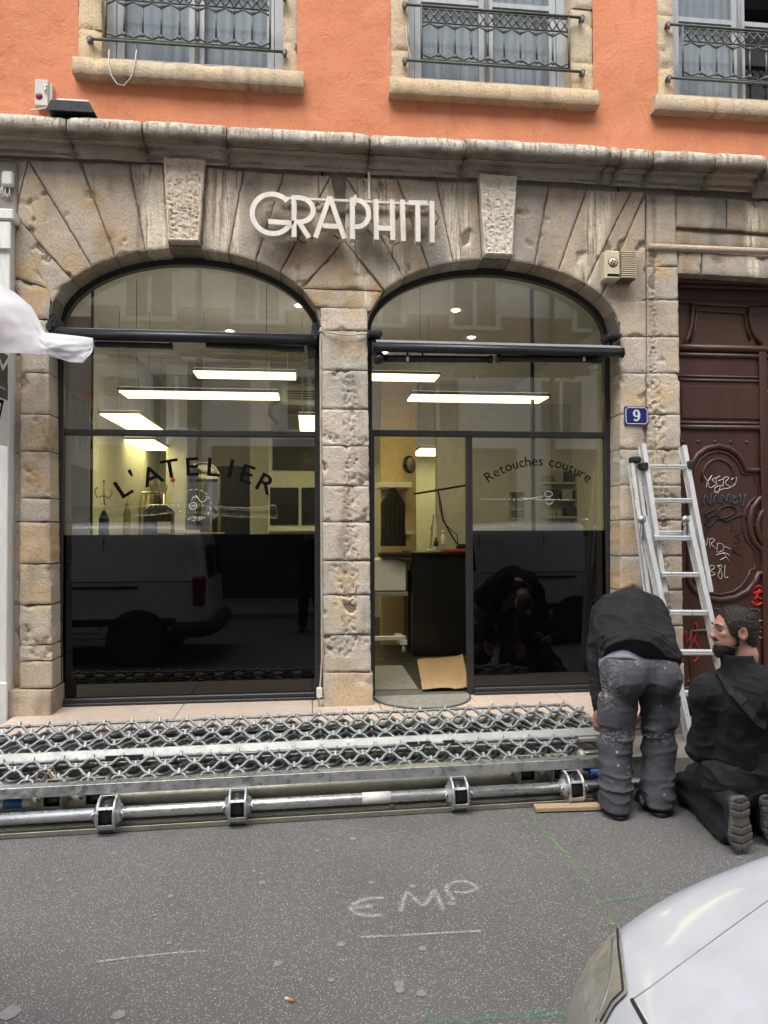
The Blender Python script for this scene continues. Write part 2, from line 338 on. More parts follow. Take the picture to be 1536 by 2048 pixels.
def quad_stone(name, tl, tr, br, bl, parent, mat=None, y0=0.0, depth=.30, bottom=None, cell=.022, gap=.0028, bev=.009, amp=.005, vermic=False, wearf=wear, chip=1.0):
    mat = mat or M_stone
    tl, tr, br, bl = [Vector((q.x, q.z)) if len(q) == 3 else Vector(q) for q in (tl, tr, br, bl)]
    W = ((tr-tl).length+(br-bl).length)/2; Hh = ((bl-tl).length+(br-tr).length)/2
    nu = max(3, int(W/cell)); nv = max(3, int(Hh/cell)); sd = random.uniform(0, 50); eu, ev = gap/W, gap/Hh
    off = random.uniform(-.004, .004)
    vs = []; fs = []; cols = []
    for j in range(nv+1):
        v = ev+(1-2*ev)*j/nv
        for i in range(nu+1):
            u = eu+(1-2*eu)*i/nu
            top = tl.lerp(tr, u); bo = bottom(u) if bottom else bl.lerp(br, u)
            q = top.lerp(Vector(bo), v); x, z = q
            du, dv = min(u, 1-u)*W, min(v, 1-v)*Hh; d = min(du, dv)
            if i in (0, nu): x += .004*noi(x*9+sd, 0, z*22)
            if j in (0, nv) and not (bottom and j == nv): z += .004*noi(x*22, 4, z*9+sd)
            e = max(0, 1-d/(bev*(1.2+.8*noi(x*8, sd, z*8))))
            y = y0+off+e*e*.012+amp*fbm(x*4.5, sd, z*4.5)+.0016*fbm(x*40, sd, z*40, 2)
            cv = fbm(x*6, sd+9, z*6)+max(0, .25-d*4)*.9
            if chip and cv > .55: y += min(.028, (cv-.55)*.065*chip)
            if vermic:
                if d > .020: y += .002+.024*(abs(fbm(x*46, sd, z*46, 2))**.9)
            else:
                hk = hack(x, z)
                if hk > 0: y += hk*(.002+.026*abs(fbm(x*34, sd, z*26, 3)))
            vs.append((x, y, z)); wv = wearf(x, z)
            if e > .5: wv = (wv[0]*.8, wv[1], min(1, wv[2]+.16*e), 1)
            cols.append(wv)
    w1 = nu+1
    for j in range(nv):
        for i in range(nu): a = j*w1+i; fs.append((a, a+w1, a+w1+1, a+1))
    ring = [i for i in range(nu+1)]+[j*w1+nu for j in range(1, nv+1)]+[nv*w1+i for i in range(nu-1, -1, -1)]+[j*w1 for j in range(nv-1, 0, -1)]
    b0 = len(vs); n = len(ring)
    for k in ring:
        x, y, z = vs[k]; vs.append((x+.002*noi(x*30, 7, z*30), y+depth*.5, z)); cols.append(cols[k])
    for k in ring:
        x, y, z = vs[k]; vs.append((x, y0+depth, z)); cols.append(cols[k])
    for k in range(n):
        k2 = (k+1) % n; fs.append((ring[k], ring[k2], b0+k2, b0+k)); fs.append((b0+k, b0+k2, b0+n+k2, b0+n+k))
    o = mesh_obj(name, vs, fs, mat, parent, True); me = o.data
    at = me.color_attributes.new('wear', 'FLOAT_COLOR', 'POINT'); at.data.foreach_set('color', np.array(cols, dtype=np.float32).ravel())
    try: me.set_sharp_from_angle(angle=rad(50))
    except Exception: pass
    return o
# arches: half ellipses measured on the stone face
def ellipse(pxl, pxr, pyl, pyr, ptx, pty):
    a, b = A(pxl, pyl), A(pxr, pyr); tp = A(ptx, pty); return ((a.x+b.x)/2, (b.x-a.x)/2, (a.z+b.z)/2, tp.z-(a.z+b.z)/2)
E1 = ellipse(96, 643, 646, 654, 370, 497); E2 = ellipse(735, 1240, 651, 660, 990, 520)
def arc_z(E, x):
    q = max(0, 1-((x-E[0])/E[1])**2); return E[2]+E[3]*math.sqrt(q)
def on_arc(E, px, py):
    p = A(px, py); return Vector((max(E[0]-E[1]+.002, min(E[0]+E[1]-.002, p.x)), arc_z(E, max(E[0]-E[1]+.002, min(E[0]+E[1]-.002, p.x)))))
def vouss(E, tl, tr, brp, blp, **kw):
    a, b = on_arc(E, *blp), on_arc(E, *brp)
    ta, tb = math.acos((a.x-E[0])/E[1]), math.acos((b.x-E[0])/E[1])
    bot = lambda u: (E[0]+E[1]*math.cos(ta+(tb-ta)*u), E[2]+E[3]*math.sin(ta+(tb-ta)*u))
    P_ = lambda q: Vector((A(*q).x, A(*q).z))
    return quad_stone('voussoir', P_(tl), P_(tr), b, a, bld, bottom=bot, cell=.0125, **kw)
def qs(tl, tr, br, bl, name='stone', **kw): return quad_stone(name, A(*tl), A(*tr), A(*br), A(*bl), bld, **kw)
random.seed(11)
qs((23, 552), (103, 580), (97, 637), (40, 637), chip=1.6); qs((14, 552), (22, 552), (39.5, 637), (14, 637), chip=1.6)
vouss(E1, (24, 430), (30, 432), (143, 561), (104, 590), chip=1.8)
vouss(E1, (29, 431), (56, 321), (183, 529), (144, 560), chip=1.4); qs((29, 319), (55, 320), (54, 322), (29, 429))
vouss(E1, (57, 320), (159, 322), (230, 512), (184, 529))
vouss(E1, (160, 322), (258, 326), (290, 500), (231, 512))
vouss(E1, (259, 326), (330, 328), (338, 497), (291, 500))
vouss(E1, (412, 333), (487, 340), (456, 509), (402, 498))
vouss(E1, (488, 340), (567, 347), (511, 524), (457, 509))
vouss(E1, (568, 347), (661, 351), (560, 541), (512, 524))
vouss(E1, (662, 351), (688, 480), (603, 572), (561, 541))
qs((22, 432), (25, 434), (103, 578), (22, 551))
quad_stone('spandrel_stone', A(687, 482), A(689, 482), A(766, 581), A(606, 576), bld, chip=1.2)
qs((605, 577), (766, 582), (740, 622), (632, 612), name='spandrel_stone', chip=1.0)
vouss(E2, (690, 482), (691, 352), (808, 556), (770, 582))
vouss(E2, (692, 352), (794, 357), (857, 538), (809, 556))
vouss(E2, (795, 357), (872, 361), (906, 525), (858, 538))
vouss(E2, (873, 361), (956, 364), (964, 521), (907, 525))
vouss(E2, (1029, 368), (1098, 372), (1069, 532), (1022, 521))
vouss(E2, (1099, 372), (1173, 379), (1116, 548), (1070, 532))
vouss(E2, (1174, 379), (1262, 383), (1171, 575), (1117, 548))
vouss(E2, (1263, 383), (1290, 384), (1203, 598), (1172, 576), chip=1.5)
vouss(E2, (1290.5, 388), (1291.5, 600), (1238, 640), (1204, 599), chip=1.4)
quad_stone('keystone', A(329, 321), A(413, 326), A(401, 490), A(339, 488), bld, M_key, y0=-.065, depth=.34, cell=.0105, vermic=True, bev=.008, chip=.3, wearf=lambda x, z: (.1, .2*max(0, fbm(x*4, 2, z*4)), .12*max(0, fbm(x*7, 4, z*2)), 1))
quad_stone('keystone', A(955, 354), A(1030, 359), A(1021, 517), A(965, 515), bld, M_key, y0=-.065, depth=.34, cell=.0105, vermic=True, bev=.008, chip=.3, wearf=lambda x, z: (.1, .2*max(0, fbm(x*4, 2, z*4)), .12*max(0, fbm(x*7, 4, z*2)), 1))
# piers, course by course
def courses(ys, xl, xr, name='stone', dx=0, **kw):
    """ys: photo rows; xl/xr: functions row -> photo column of the two edges"""
    for y0_, y1_ in zip(ys, ys[1:]):
        j = random.uniform(-1, 1)*dx
        qs((xl(y0_)+j, y0_), (xr(y0_)+j, y0_+ (xr(y0_)-xl(y0_))*.012), (xr(y1_)+j, y1_-(xr(y1_)-xl(y1_))*.02*(y1_>1000)), (xl(y1_)+j, y1_), name=name, **kw)
lin = lambda x0, y0_, x1, y1_: (lambda y: x0+(x1-x0)*(y-y0_)/(y1_-y0_))
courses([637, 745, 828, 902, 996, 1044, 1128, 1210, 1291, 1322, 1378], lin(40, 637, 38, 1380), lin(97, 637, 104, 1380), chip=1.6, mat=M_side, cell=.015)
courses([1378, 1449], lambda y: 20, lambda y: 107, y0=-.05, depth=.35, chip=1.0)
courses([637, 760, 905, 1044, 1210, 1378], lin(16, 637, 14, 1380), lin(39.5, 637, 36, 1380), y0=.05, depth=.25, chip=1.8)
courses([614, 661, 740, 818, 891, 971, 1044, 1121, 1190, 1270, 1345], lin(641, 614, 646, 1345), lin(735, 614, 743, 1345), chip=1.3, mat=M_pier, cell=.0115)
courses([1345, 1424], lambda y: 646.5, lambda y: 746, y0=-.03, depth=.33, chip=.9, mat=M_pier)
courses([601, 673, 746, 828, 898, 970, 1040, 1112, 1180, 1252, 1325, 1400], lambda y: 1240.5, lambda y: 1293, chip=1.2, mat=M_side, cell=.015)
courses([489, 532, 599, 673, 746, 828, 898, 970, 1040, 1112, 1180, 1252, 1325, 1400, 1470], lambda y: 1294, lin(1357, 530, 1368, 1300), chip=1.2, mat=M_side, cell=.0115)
# lintel over the carriage door
P2 = lambda px, py: A(px, py)
qs((1293, 386), (1352, 390), (1352, 489), (1293, 488)); 
qs((1353, 390), (1454, 396), (1454, 458), (1353, 452)); qs((1455, 396), (1700, 412), (1700, 478), (1455, 458))
qs((1357, 500), (1404, 503), (1404, 548), (1357, 546)); qs((1405, 503), (1700, 523), (1700, 567), (1405, 548))
qs((1353, 454), (1700, 480), (1700, 500), (1353, 486), y0=.03, depth=.2, chip=.2)
lm = MB(); zl = A(1400, 498).z; lm.tube([(A(1294, 494).x, -.005, zl), (A(1500, 500).x, -.005, zl), (A(1700, 500).x, -.005, zl)], .028, 8); lm.build('lintel_moulding', M_stone, bld)
# mortar core behind the stones
core = MB(); ztop = A(600, 330).z+.2
def arch_core(E, x0, x1, n=40):
    for i in range(n):
        a, b = x0+(x1-x0)*i/n, x0+(x1-x0)*(i+1)/n; za, zb = arc_z(E, a)+.012, arc_z(E, b)+.012
        core.add([(a, .02, za), (b, .02, zb), (b, .02, ztop), (a, .02, ztop), (a, .27, za), (b, .27, zb), (b, .27, ztop), (a, .27, ztop)], [(0, 1, 2, 3), (4, 7, 6, 5), (0, 4, 5, 1)])
arch_core(E1, E1[0]-E1[1], E1[0]+E1[1]); arch_core(E2, E2[0]-E2[1], E2[0]+E2[1])
XL, XP0, XP1, XR = E1[0]-E1[1]-.015, E1[0]+E1[1]+.015, E2[0]-E2[1]-.015, E2[0]+E2[1]+.015
XD0 = A(1360, 900).x-.012; XD1 = XD0+1.75
zdoor = A(1420, 547).z
core.b2((A(16, 600).x-.2, .06, 0.2), (XL, .27, ztop)); core.b2((XP0, .02, .3), (XP1, .27, ztop)); core.b2((XR, .02, .2), (XD0, .27, ztop)); core.b2((XD0, .05, zdoor+.02), (XD1+.6, .27, ztop)); core.b2((XD1+.02, .02, 0), (XD1+.6, .27, ztop))
core.b2((A(16, 600).x-.2, .02, A(100, 600).z), (XL+.01, .27, ztop))
core.build('mortar_core', M_mortar, bld)
ds = MB(); ds.b2((XD1+.02, -.01, .1), (XD1+.7, .018, ztop), .01); ds.build('door_jamb', M_stone, bld)
# cornice in lengths, joints open
zb0 = A(400, 247, -.20).z; zb1 = A(400, 283, -.19).z; zf = A(400, 322, -.02).z
prof = [(-.02, zf-.03), (-.035, zf+.012), (-.06, zf+.018), (-.07, zf+.05)]
for k in range(5):
    q = k/4; prof.append((-.075-.075*q**1.6, zf+.055+(zb1-.012-zf-.055)*q))
prof += [(-.145, zb1-.004), (-.165, zb1)]
rb = (zb0-zb1)/2
for k in range(8):
    q = -math.pi/2+math.pi*k/7; prof.append((-.175-.055*math.cos(q), zb1+rb+rb*math.sin(q)))
prof += [(-.12, zb0+.01), (.03, zb0+.03)]
random.seed(5)
cpx = [-260, -60, 138, 288, 455, 738, 928, 1212, 1235, 1300, 1422, 1524]
def cornice_piece(x0, x1, yoff, zoff, broken=False):
    n = max(3, int((x1-x0)/.03)); vs = []; cols = []; m_ = len(prof); sd = random.uniform(0, 90)
    for i in range(n+1):
        x = x0+.004+(x1-x0-.008)*i/n; ed = min(x-x0, x1-x)
        for k, (y, z) in enumerate(prof):
            bead = k > 9
            e = max(0, 1-ed/.05)**2*(.018+.02*noi(sd, k*.3, x*7)); nn = .009*fbm(x*5, sd, k*.35)+.004*fbm(x*24, sd, k*1.1)
            dy = yoff+e+nn+(max(0, fbm(x*4, sd+4, k*.25)-.55)*.10 if bead else 0)
            vs.append((x, min(.02, y+dy), z+zoff+.005*fbm(x*6, sd+2, k*.4)+(-e*.4 if bead else 0)))
            cols.append((.9 if (k >= 14 and k < len(prof)-1) else (.25 if k > 12 else max(0, fbm(x*2, 3, k*.2))*.6), .3*max(0, fbm(x*1.5, 8, k*.1)+.2) if not bead else .05, (.62 if 9 < k < 13 else .35 if k in (3, 4, 9) else .12)+.45*max(0, fbm(x*3, 5, k*.2))+max(0, 1-ed/.06)*.5, 1))  # bead's lit top and the shade beneath it painted in, plus random stains
    fs = [(i*m_+k, (i+1)*m_+k, (i+1)*m_+k+1, i*m_+k+1) for i in range(n) for k in range(m_-1)]
    fs += [tuple(range(m_)), tuple(n*m_+k for k in range(m_-1, -1, -1))]
    o = mesh_obj('cornice_stone', vs, fs, M_cornice, bld, True); at = o.data.color_attributes.new('wear', 'FLOAT_COLOR', 'POINT'); at.data.foreach_set('color', np.array(cols, dtype=np.float32).ravel())
    try: o.data.set_sharp_from_angle(angle=rad(55))
    except Exception: pass
M_cornice = stone_mat('cornice_stone', (.36, .315, .25), (.31, .29, .255), (.45, .31, .165), (.68, .64, .55))
for a, b in zip(cpx, cpx[1:]): cornice_piece(A(a, 270, -.15).x, A(b, 270, -.15).x, random.uniform(-.006, .006), random.uniform(-.005, .005))
cornice_piece(A(1526, 270, -.15).x, A(1720, 270, -.15).x, .03, -.03)
cb = MB(); cb.b2((-3.3, -.03, zf-.01), (5.2, .2, zb0+.015)); cb.build('cornice_core', M_mortar, bld)
# moss and grass tufts in the cornice joints
M_moss = pm('moss', (.075, .085, .035), .95, var=.4, vs=30, bmp=.5, bs=150)
random.seed(3)
for (px, py, n_, s_) in ((285, 262, 90, .05), (455, 270, 70, .04), (735, 285, 40, .03), (930, 300, 60, .035), (1215, 310, 60, .04), (1240, 312, 60, .04), (1530, 330, 80, .05), (570, 272, 40, .03), (1370, 310, 20, .02), (455, 305, 50, .03), (925, 345, 60, .03), (1225, 355, 70, .03)):
    c = A(px, py, -.20 if py < 315 else -.13); b = MB()
    for i in range(n_):
        q = c+Vector((random.gauss(0, s_), random.uniform(-.02, .03), random.gauss(0, s_*.5))); l = random.uniform(.012, .04); d = Vector((random.gauss(0, .5), -random.random()*.5-.1, random.uniform(-1, .4))).normalized()*l; sd = Vector((random.gauss(0, 1), random.gauss(0, 1), 0)).normalized()*.0022
        b.add([q-sd, q+sd, q+d], [(0, 1, 2)])
    o = b.build('moss_tuft', M_moss, bld); o['kind'] = 'stuff'

# orange rendered wall with three window openings
ZS = A(376, 124, -.11).z; ZSb = A(376, 158, -.11).z                    # sill top / bottom
WIN = [(A(204, 100).x, A(566, 100).x, A(158, 60).x, A(594, 60).x), (A(816, 100).x, A(1141, 100).x, A(781, 60).x, A(1184, 60).x)]
dxw = WIN[1][1]-WIN[1][0]; x3 = A(1346, 120).x; WIN.append((x3, x3+dxw, A(1313, 120).x, x3+dxw+.15))
ZT = ZS+2.25
xs = sorted(set([round(q, 4) for q in list(np.arange(-3.3, 5.2, .06))+[w_[2] for w_ in WIN]+[w_[3] for w_ in WIN]+[5.2]]))
zs = sorted(set([round(q, 4) for q in list(np.arange(zb0-.02, zb0+.95, .05))+[ZS-.01, ZT+.15]+list(np.arange(zb0+.95, 9.0, .3))]))
vs = []; fs = []
for z in zs:
    for x in xs: vs.append((x, -.012+.014*fbm(x*1.3, 3, z*1.3)+.007*max(0, fbm(x*3.1, 1, z*3.1))+.003*fbm(x*9, 2, z*9), z))
n1 = len(xs)
for j in range(len(zs)-1):
    for i in range(n1-1):
        cx_, cz_ = (xs[i]+xs[i+1])/2, (zs[j]+zs[j+1])/2
        if any(w_[2] < cx_ < w_[3] and ZS-.01 < cz_ < ZT+.15 for w_ in WIN): continue
        a = j*n1+i; fs.append((a, a+1, a+n1+1, a+n1))
mesh_obj('rendered_wall', vs, fs, M_orange, bld, True)
tp = MB(); tp.b2((-3.3, .03, zb0), (WIN[0][2]-.001, .3, 9)); tp.b2((WIN[0][3]+.001, .03, zb0), (WIN[1][2]-.001, .3, 9)); tp.b2((WIN[1][3]+.001, .03, zb0), (WIN[2][2]-.001, .3, 9)); tp.b2((WIN[2][3]+.001, .03, zb0), (5.2, .3, 9)); tp.b2((-3.3, .031, zb0-.01), (5.2, .299, ZS-.06)); tp.b2((-3.3, .031, ZT+.1), (5.2, .299, 9.01)); tp.build('wall_core', M_mortar, bld)
M_wood = pm('blue_grey_window_paint', (.36, .38, .40), .55, var=.2, vs=6, bmp=.25, bs=60, stretch=(1, 1, .2))
M_dark = pm('dark_room', (.05, .048, .045), .9, bmp=0)
M_curt = pm('net_curtain', (.55, .56, .57), .9, var=.12, vs=20, stretch=(1, 1, .05), bmp=0)
M_iron = pm('green_grey_cast_iron', (.050, .062, .055), .62, var=.35, vs=22, bmp=.5, bs=110, col2=(.115, .125, .105), bd=.004)
yw = lambda x, z: (0, .25*max(0, fbm(x*3, 1, z*3)), .5*max(0, fbm(x*4, 7, z*9)-.1), 1)
for wi, (xo0, xo1, xs0, xs1) in enumerate(WIN):
    random.seed(30+wi)
    V2 = lambda x, z: Vector((x, z))
    sx0, sx1 = (A(144, 108, -.10).x, A(607, 140, -.10).x) if wi == 0 else (A(779, 150, -.10).x, A(1200, 178, -.10).x) if wi == 1 else (A(1311, 185, -.10).x, xs1+.05)
    s_ = quad_stone('window_sill', V2(sx0, ZS-.005), V2(sx1, ZS-.005), V2(sx1, ZSb), V2(sx0, ZSb), bld, M_yellow, y0=-.11, depth=.36, gap=.0, cell=.03, amp=.0015, bev=.007, wearf=lambda x, z: (.5*max(0, fbm(x*14, 6, z*2)), .3*max(0, fbm(x*6, 3, z*2)), .45*max(0, fbm(x*16, 2, z*1.5)-.05)+.35*max(0, 1-abs(z-ZSb)/.03), 1), chip=.5)
    jz = [ZS, ZS+.27, ZS+.72, ZS+1.2, ZS+1.7, ZT]
    for (a, b) in ((xs0, xo0), (xo1, xs1)):
        for z0, z1 in zip(jz, jz[1:]):
            quad_stone('window_jamb_stone', V2(a, z1), V2(b, z1), V2(b, z0), V2(a, z0), bld, M_yellow, y0=-.018, depth=.26, gap=.001, cell=.025, amp=.004, bev=.006, wearf=yw, chip=.7)
    quad_stone('window_head_stone', V2(xs0, ZT+.15), V2(xs1, ZT+.15), V2(xs1, ZT), V2(xs0, ZT), bld, M_yellow, y0=-.018, depth=.26, gap=.001, cell=.05, wearf=yw)
    # casement window
    fr = MB(); yf = .13; xm = (xo0+xo1)/2
    fr.b2((xo0, yf, ZS-.01), (xo0+.07, yf+.06, ZT)); fr.b2((xo1-.07, yf, ZS-.01), (xo1, yf+.06, ZT)); fr.b2((xo0+.07, yf, ZT-.07), (xo1-.07, yf+.06, ZT)); fr.b2((xo0+.07, yf+.003, ZS-.01), (xo1-.07, yf+.06, ZS+.07))
    wf = fr.build('window', M_wood, bld)
    for s in (-1, 1):
        a, b = (xo0+.075, xm-.004) if s < 0 else (xm+.004, xo1-.075)
        c = MB(); c.b2((a, yf+.01, ZS+.075), (a+.055, yf+.05, ZT-.075)); c.b2((b-.055, yf+.01, ZS+.075), (b, yf+.05, ZT-.075)); c.b2((a+.055, yf+.012, ZS+.075), (b-.055, yf+.05, ZS+.16)); c.b2((a+.055, yf+.012, ZT-.13), (b-.055, yf+.05, ZT-.075)); c.b2((a+.055, yf+.014, ZS+.80), (b-.055, yf+.046, ZS+.84))
        if s > 0: c.tube([(a+.0, yf, ZS+.08), (a+.0, yf, ZT-.1)], .018, 6)
        c.build('casement', M_wood, wf)
        g = MB(); g.b2((a+.05, yf+.028, ZS+.15), (b-.05, yf+.033, ZT-.12)); g.build('pane', M_wglass, wf)
    rm = MB(); rm.add([(xo0-.2, .32, ZS-.3), (xo1+.2, .32, ZS-.3), (xo1+.2, 2.2, ZS-.3), (xo0-.2, 2.2, ZS-.3), (xo0-.2, .32, ZT+.3), (xo1+.2, .32, ZT+.3), (xo1+.2, 2.2, ZT+.3), (xo0-.2, 2.2, ZT+.3)], [(0, 1, 2, 3), (4, 7, 6, 5), (0, 4, 5, 1), (0, 3, 7, 4), (1, 5, 6, 2), (3, 2, 6, 7)][:2]+[(0, 3, 7, 4), (1, 5, 6, 2), (3, 2, 6, 7)]); rm.build('room_beyond', M_dark, wf)
    cu = MB()
    for s in (-1, 1):
        a, b = (xo0+.08, xm-.03) if s < 0 else (xm+.03, xo1-.08)
        if wi == 2 and s > 0: continue
        n_ = 40; vs_ = []
        for i in range(n_+1):
            x = a+(b-a)*i/n_
            for z in (ZS+.02, ZT): vs_.append((x, .205+.008*math.sin(i*1.1)+.004*math.sin(i*.43), z))
        cu.add(vs_, [(2*i, 2*i+2, 2*i+3, 2*i+1) for i in range(n_)], True)
    cu.build('curtain', M_curt, wf)
    # cast iron guard rail
    if wi == 2: rx0, rx1, bx0, bx1 = A(1346, 60, -.06).x-.04, xs1-.03, A(1365, 60, -.06).x, xs1-.12
    elif wi == 1: rx0, rx1, bx0, bx1 = A(810, 60, -.06).x, A(1164, 60, -.06).x, A(843, 60, -.06).x, A(1137, 60, -.06).x
    else: rx0, rx1, bx0, bx1 = A(180, 60, -.06).x, A(569, 60, -.06).x, A(211, 60, -.06).x, A(540, 60, -.06).x
    zt0, zt1, zb_ = A(843, 11, -.06).z, A(843, 43, -.06).z, A(843, 122, -.06).z
    r_ = MB(); Y = -.06
    for z in (zt0, zb_): r_.tube([(rx0, Y, z), (rx1, Y, z)], .011, 8)
    for z in (zt0-.022, zt1, zb_+.018): r_.tube([(bx0, Y, z), (bx1, Y, z)], .007, 6)
    for x in (bx0, bx1): r_.tube([(x, Y, zb_), (x, Y, zt0)], .009, 6)
    rail = r_.build('guard_rail', M_iron, bld); rail['label'] = 'dark green cast iron window guard with diamond lattice'
    for x, s in ((rx0, -1), (rx1, 1)):
        for z in (zt0, zb_):
            e = MB(); e.lathe((x, Y-.012, z), (0, 1, 0), [(.012, 0), (.022, .004), (.022, .03), (.014, .034), (.014, .075)], 10); e.tube([(x, Y-.005, z), (x+s*.004, Y-.01, z-.03), (x, Y-.008, z-.055)], [.012, .015, .004], 6); e.build('rail_bracket', M_iron, rail)
    nb = 9 if wi != 2 else 9; sp = (bx1-bx0)/nb; mid = (zt0-.022+zt1)/2; hh = (zt0-.022-zt1)/2
    zu, zl = zt1-.045, zb_+.062
    for i in range(nb):
        x0 = bx0+sp*i; x1 = x0+sp; xc = (x0+x1)/2; p_ = MB()
        p_.tube([(x0, Y, zl), (x0, Y, zu)], .0085, 6)
        p_.tube([(x0, Y, zu), (xc, Y, zt1-.008)], .007, 5); p_.tube([(xc, Y, zt1-.008), (x1, Y, zu)], .007, 5)
        p_.tube([(x0, Y, zl), (xc, Y, zb_+.026)], .007, 5); p_.tube([(xc, Y, zb_+.026), (x1, Y, zl)], .007, 5)
        if i: p_.sphere((x0, Y-.005, zu+.012), .016, 8, (1.2, .6, 1)); p_.sphere((x0, Y-.005, zl-.012), .016, 8, (1.2, .6, 1)); p_.tube([(x0-.03, Y-.004, zu+.022), (x0, Y-.008, zu-.005), (x0+.03, Y-.004, zu+.022)], .005, 5); p_.tube([(x0-.03, Y-.004, zl-.022), (x0, Y-.008, zl+.005), (x0+.03, Y-.004, zl-.022)], .005, 5)
        p_.build('baluster', M_iron, rail)
        for h2 in (0, 1):
            xa = x0+sp*h2/2; xb = xa+sp/2; d_ = MB()
            d_.tube([(xa, Y, mid+hh), (xb, Y, mid-hh)], .0055, 5); d_.tube([(xa, Y-.003, mid-hh), (xb, Y-.003, mid+hh)], .0055, 5)
            d_.sphere(((xa+xb)/2, Y-.008, mid), .013, 8, (1, .5, 1)); d_.build('lattice_diamond', M_iron, rail)

# ================================================================== shop fronts
def shopfront(E, transom_py, tx, label):
    """black metal frame in the arched opening; returns frame object and levels"""
    Y = .215; x0, x1 = E[0]-E[1]-.004, E[0]+E[1]+.004; zt = A(tx, transom_py, Y).z
    f = MB(); n = 36; wd = .045
    arc = lambda k, g: (E[0]+(E[1]-g)*math.cos(math.pi*k/n), E[2]+(E[3]-g)*math.sin(math.pi*k/n))
    for k in range(n):
        a, b, c, d = arc(k, -.012), arc(k+1, -.012), arc(k+1, wd), arc(k, wd)
        f.add([(a[0], Y, a[1]), (b[0], Y, b[1]), (c[0], Y, c[1]), (d[0], Y, d[1]), (a[0], Y+.06, a[1]), (b[0], Y+.06, b[1]), (c[0], Y+.06, c[1]), (d[0], Y+.06, d[1])], [(0, 3, 2, 1), (3, 7, 6, 2), (4, 5, 6, 7), (0, 1, 5, 4)])
    f.b2((x0, Y, SZ), (x0+wd, Y+.06, E[2]), .004); f.b2((x1-wd, Y, SZ), (x1, Y+.06, E[2]), .004)
    f.b2((x0+wd, Y-.004, zt-.024), (x1-wd, Y+.06, zt+.024), .006)
    f.b2((x0+.001, Y-.018, SZ+.001), (x0+wd+.012, Y-.001, E[2]-.03), .006); f.b2((x1-wd-.012, Y-.018, SZ+.001), (x1-.001, Y-.001, E[2]-.03), .006)
    o = f.build('shop_window_frame', M_black, bld); o['label'] = label
    g = MB(); gi = wd-.01; pts = [(E[0]+(E[1]-gi)*math.cos(math.pi*k/n), E[2]+(E[3]-gi)*math.sin(math.pi*k/n)) for k in range(n+1)]
    pts = [(x1-gi, zt+.01)]+pts+[(x0+gi, zt+.01)]
    g.prism(pts, Y+.028, Y+.034); g.build('upper_pane', M_glass, o)
    return o, x0, x1, zt, Y
F1, fx0, fx1, zt1_, FY = shopfront(E1, 866, 380, 'black metal frame of the fully glazed arched window')
zfilm = A(400, 1069, .245).z
b = MB(); b.b2((fx0+.045, FY-.006, SZ), (fx1-.045, FY+.06, SZ+.055), .006); b.b2((fx0+.05, FY-.03, SZ), (fx1-.05, FY-.008, SZ+.022), .004); b.build('bottom_rail', M_black, F1)
b = MB(); b.b2((fx0+.035, FY+.028, zfilm), (fx1-.035, FY+.034, zt1_-.01)); b.build('lower_pane', M_glass, F1)
b = MB(); b.b2((fx0+.035, FY+.026, SZ+.03), (fx1-.035, FY+.036, zfilm)); b.build('black_pane', M_film, F1)
F2, gx0, gx1, zt2_, _ = shopfront(E2, 868, 990, 'black metal frame of the arched window with the open doorway')
zfilm2 = A(1080, 1061, .245).z; xm0, xm1 = A(934, 1100, FY).x, A(946, 1100, FY).x
b = MB(); b.b2((xm0, FY-.006, SZ), (xm1, FY+.06, zt2_-.024), .005); b.build('door_post', M_black, F2)
b = MB(); b.b2((gx0+.045, FY+.005, SZ), (gx0+.075, FY+.055, zt2_-.024), .004); b.build('door_jamb_post', M_black, F2)
b = MB(); b.b2((xm1, FY-.006, SZ), (gx1-.045, FY+.06, SZ+.055), .006); b.b2((xm1, FY-.03, SZ), (gx1-.05, FY-.008, SZ+.022), .004); b.build('bottom_rail', M_black, F2)
b = MB(); b.b2((xm1-.01, FY+.028, zfilm2), (gx1-.035, FY+.034, zt2_-.01)); b.build('lower_pane', M_glass, F2)
b = MB(); b.b2((xm1-.01, FY+.026, SZ+.03), (gx1-.035, FY+.036, zfilm2)); b.build('black_pane', M_film, F2)
# ================================================================== shop interior
M_cream = pm('cream_wall_paint', (.75, .75, .74), .8, var=.06, vs=1.5, bmp=.08, bs=50)
M_ceil = pm('ceiling_paint', (.66, .66, .64), .9, var=.06, vs=1.5, bmp=0)
M_floor = pm('dark_floor', (.045, .043, .04), .45, var=.3, vs=4, bmp=.1)
M_blk = pm('black_melamine', (.012, .012, .013), .35, var=.2, vs=8, bmp=.05)
M_blkcloth = pm('black_cloth', (.012, .012, .014), .9, var=.4, vs=14, bmp=.4, bs=40)
M_whitep = pm('white_plastic', (.72, .71, .67), .45, var=.08, vs=9, bmp=.05)
M_chrome = pm('chrome', (.75, .75, .74), .14, 1.0, var=.05, bmp=0, rv=.04)
M_grey = pm('grey_plastic', (.30, .30, .29), .5, var=.12, vs=9)
M_warmlit = pm('warm_lit_wall_tint', (.58, .44, .28), .8, var=.08, vs=2, bmp=.05)  # warm spotlight on the alcove wall is put into its colour
M_panel = emit_mat('light_panel', (1.0, .865, .32), 2.7)
M_up = emit_mat('added_ceiling_glow', (1.0, .90, .72), .6)  # added glow to brighten the shop ceiling
M_spot = emit_mat('spot_lamp', (1.0, .80, .45), 7.0)
IX0, IX1, IYB, IZC = -2.25, 3.25, 5.4, 3.95
def struct(name, b, mat, parent=None): return tag(b.build(name, mat, parent), kind='structure')
b = MB(); b.b2((IX0, .34, SZ-.2), (IX1, IYB, SZ-.004)); struct('shop_floor', b, M_floor)
b = MB(); b.b2((IX0, .28, IZC), (IX1, IYB, IZC+.1)); struct('shop_ceiling', b, M_ceil)
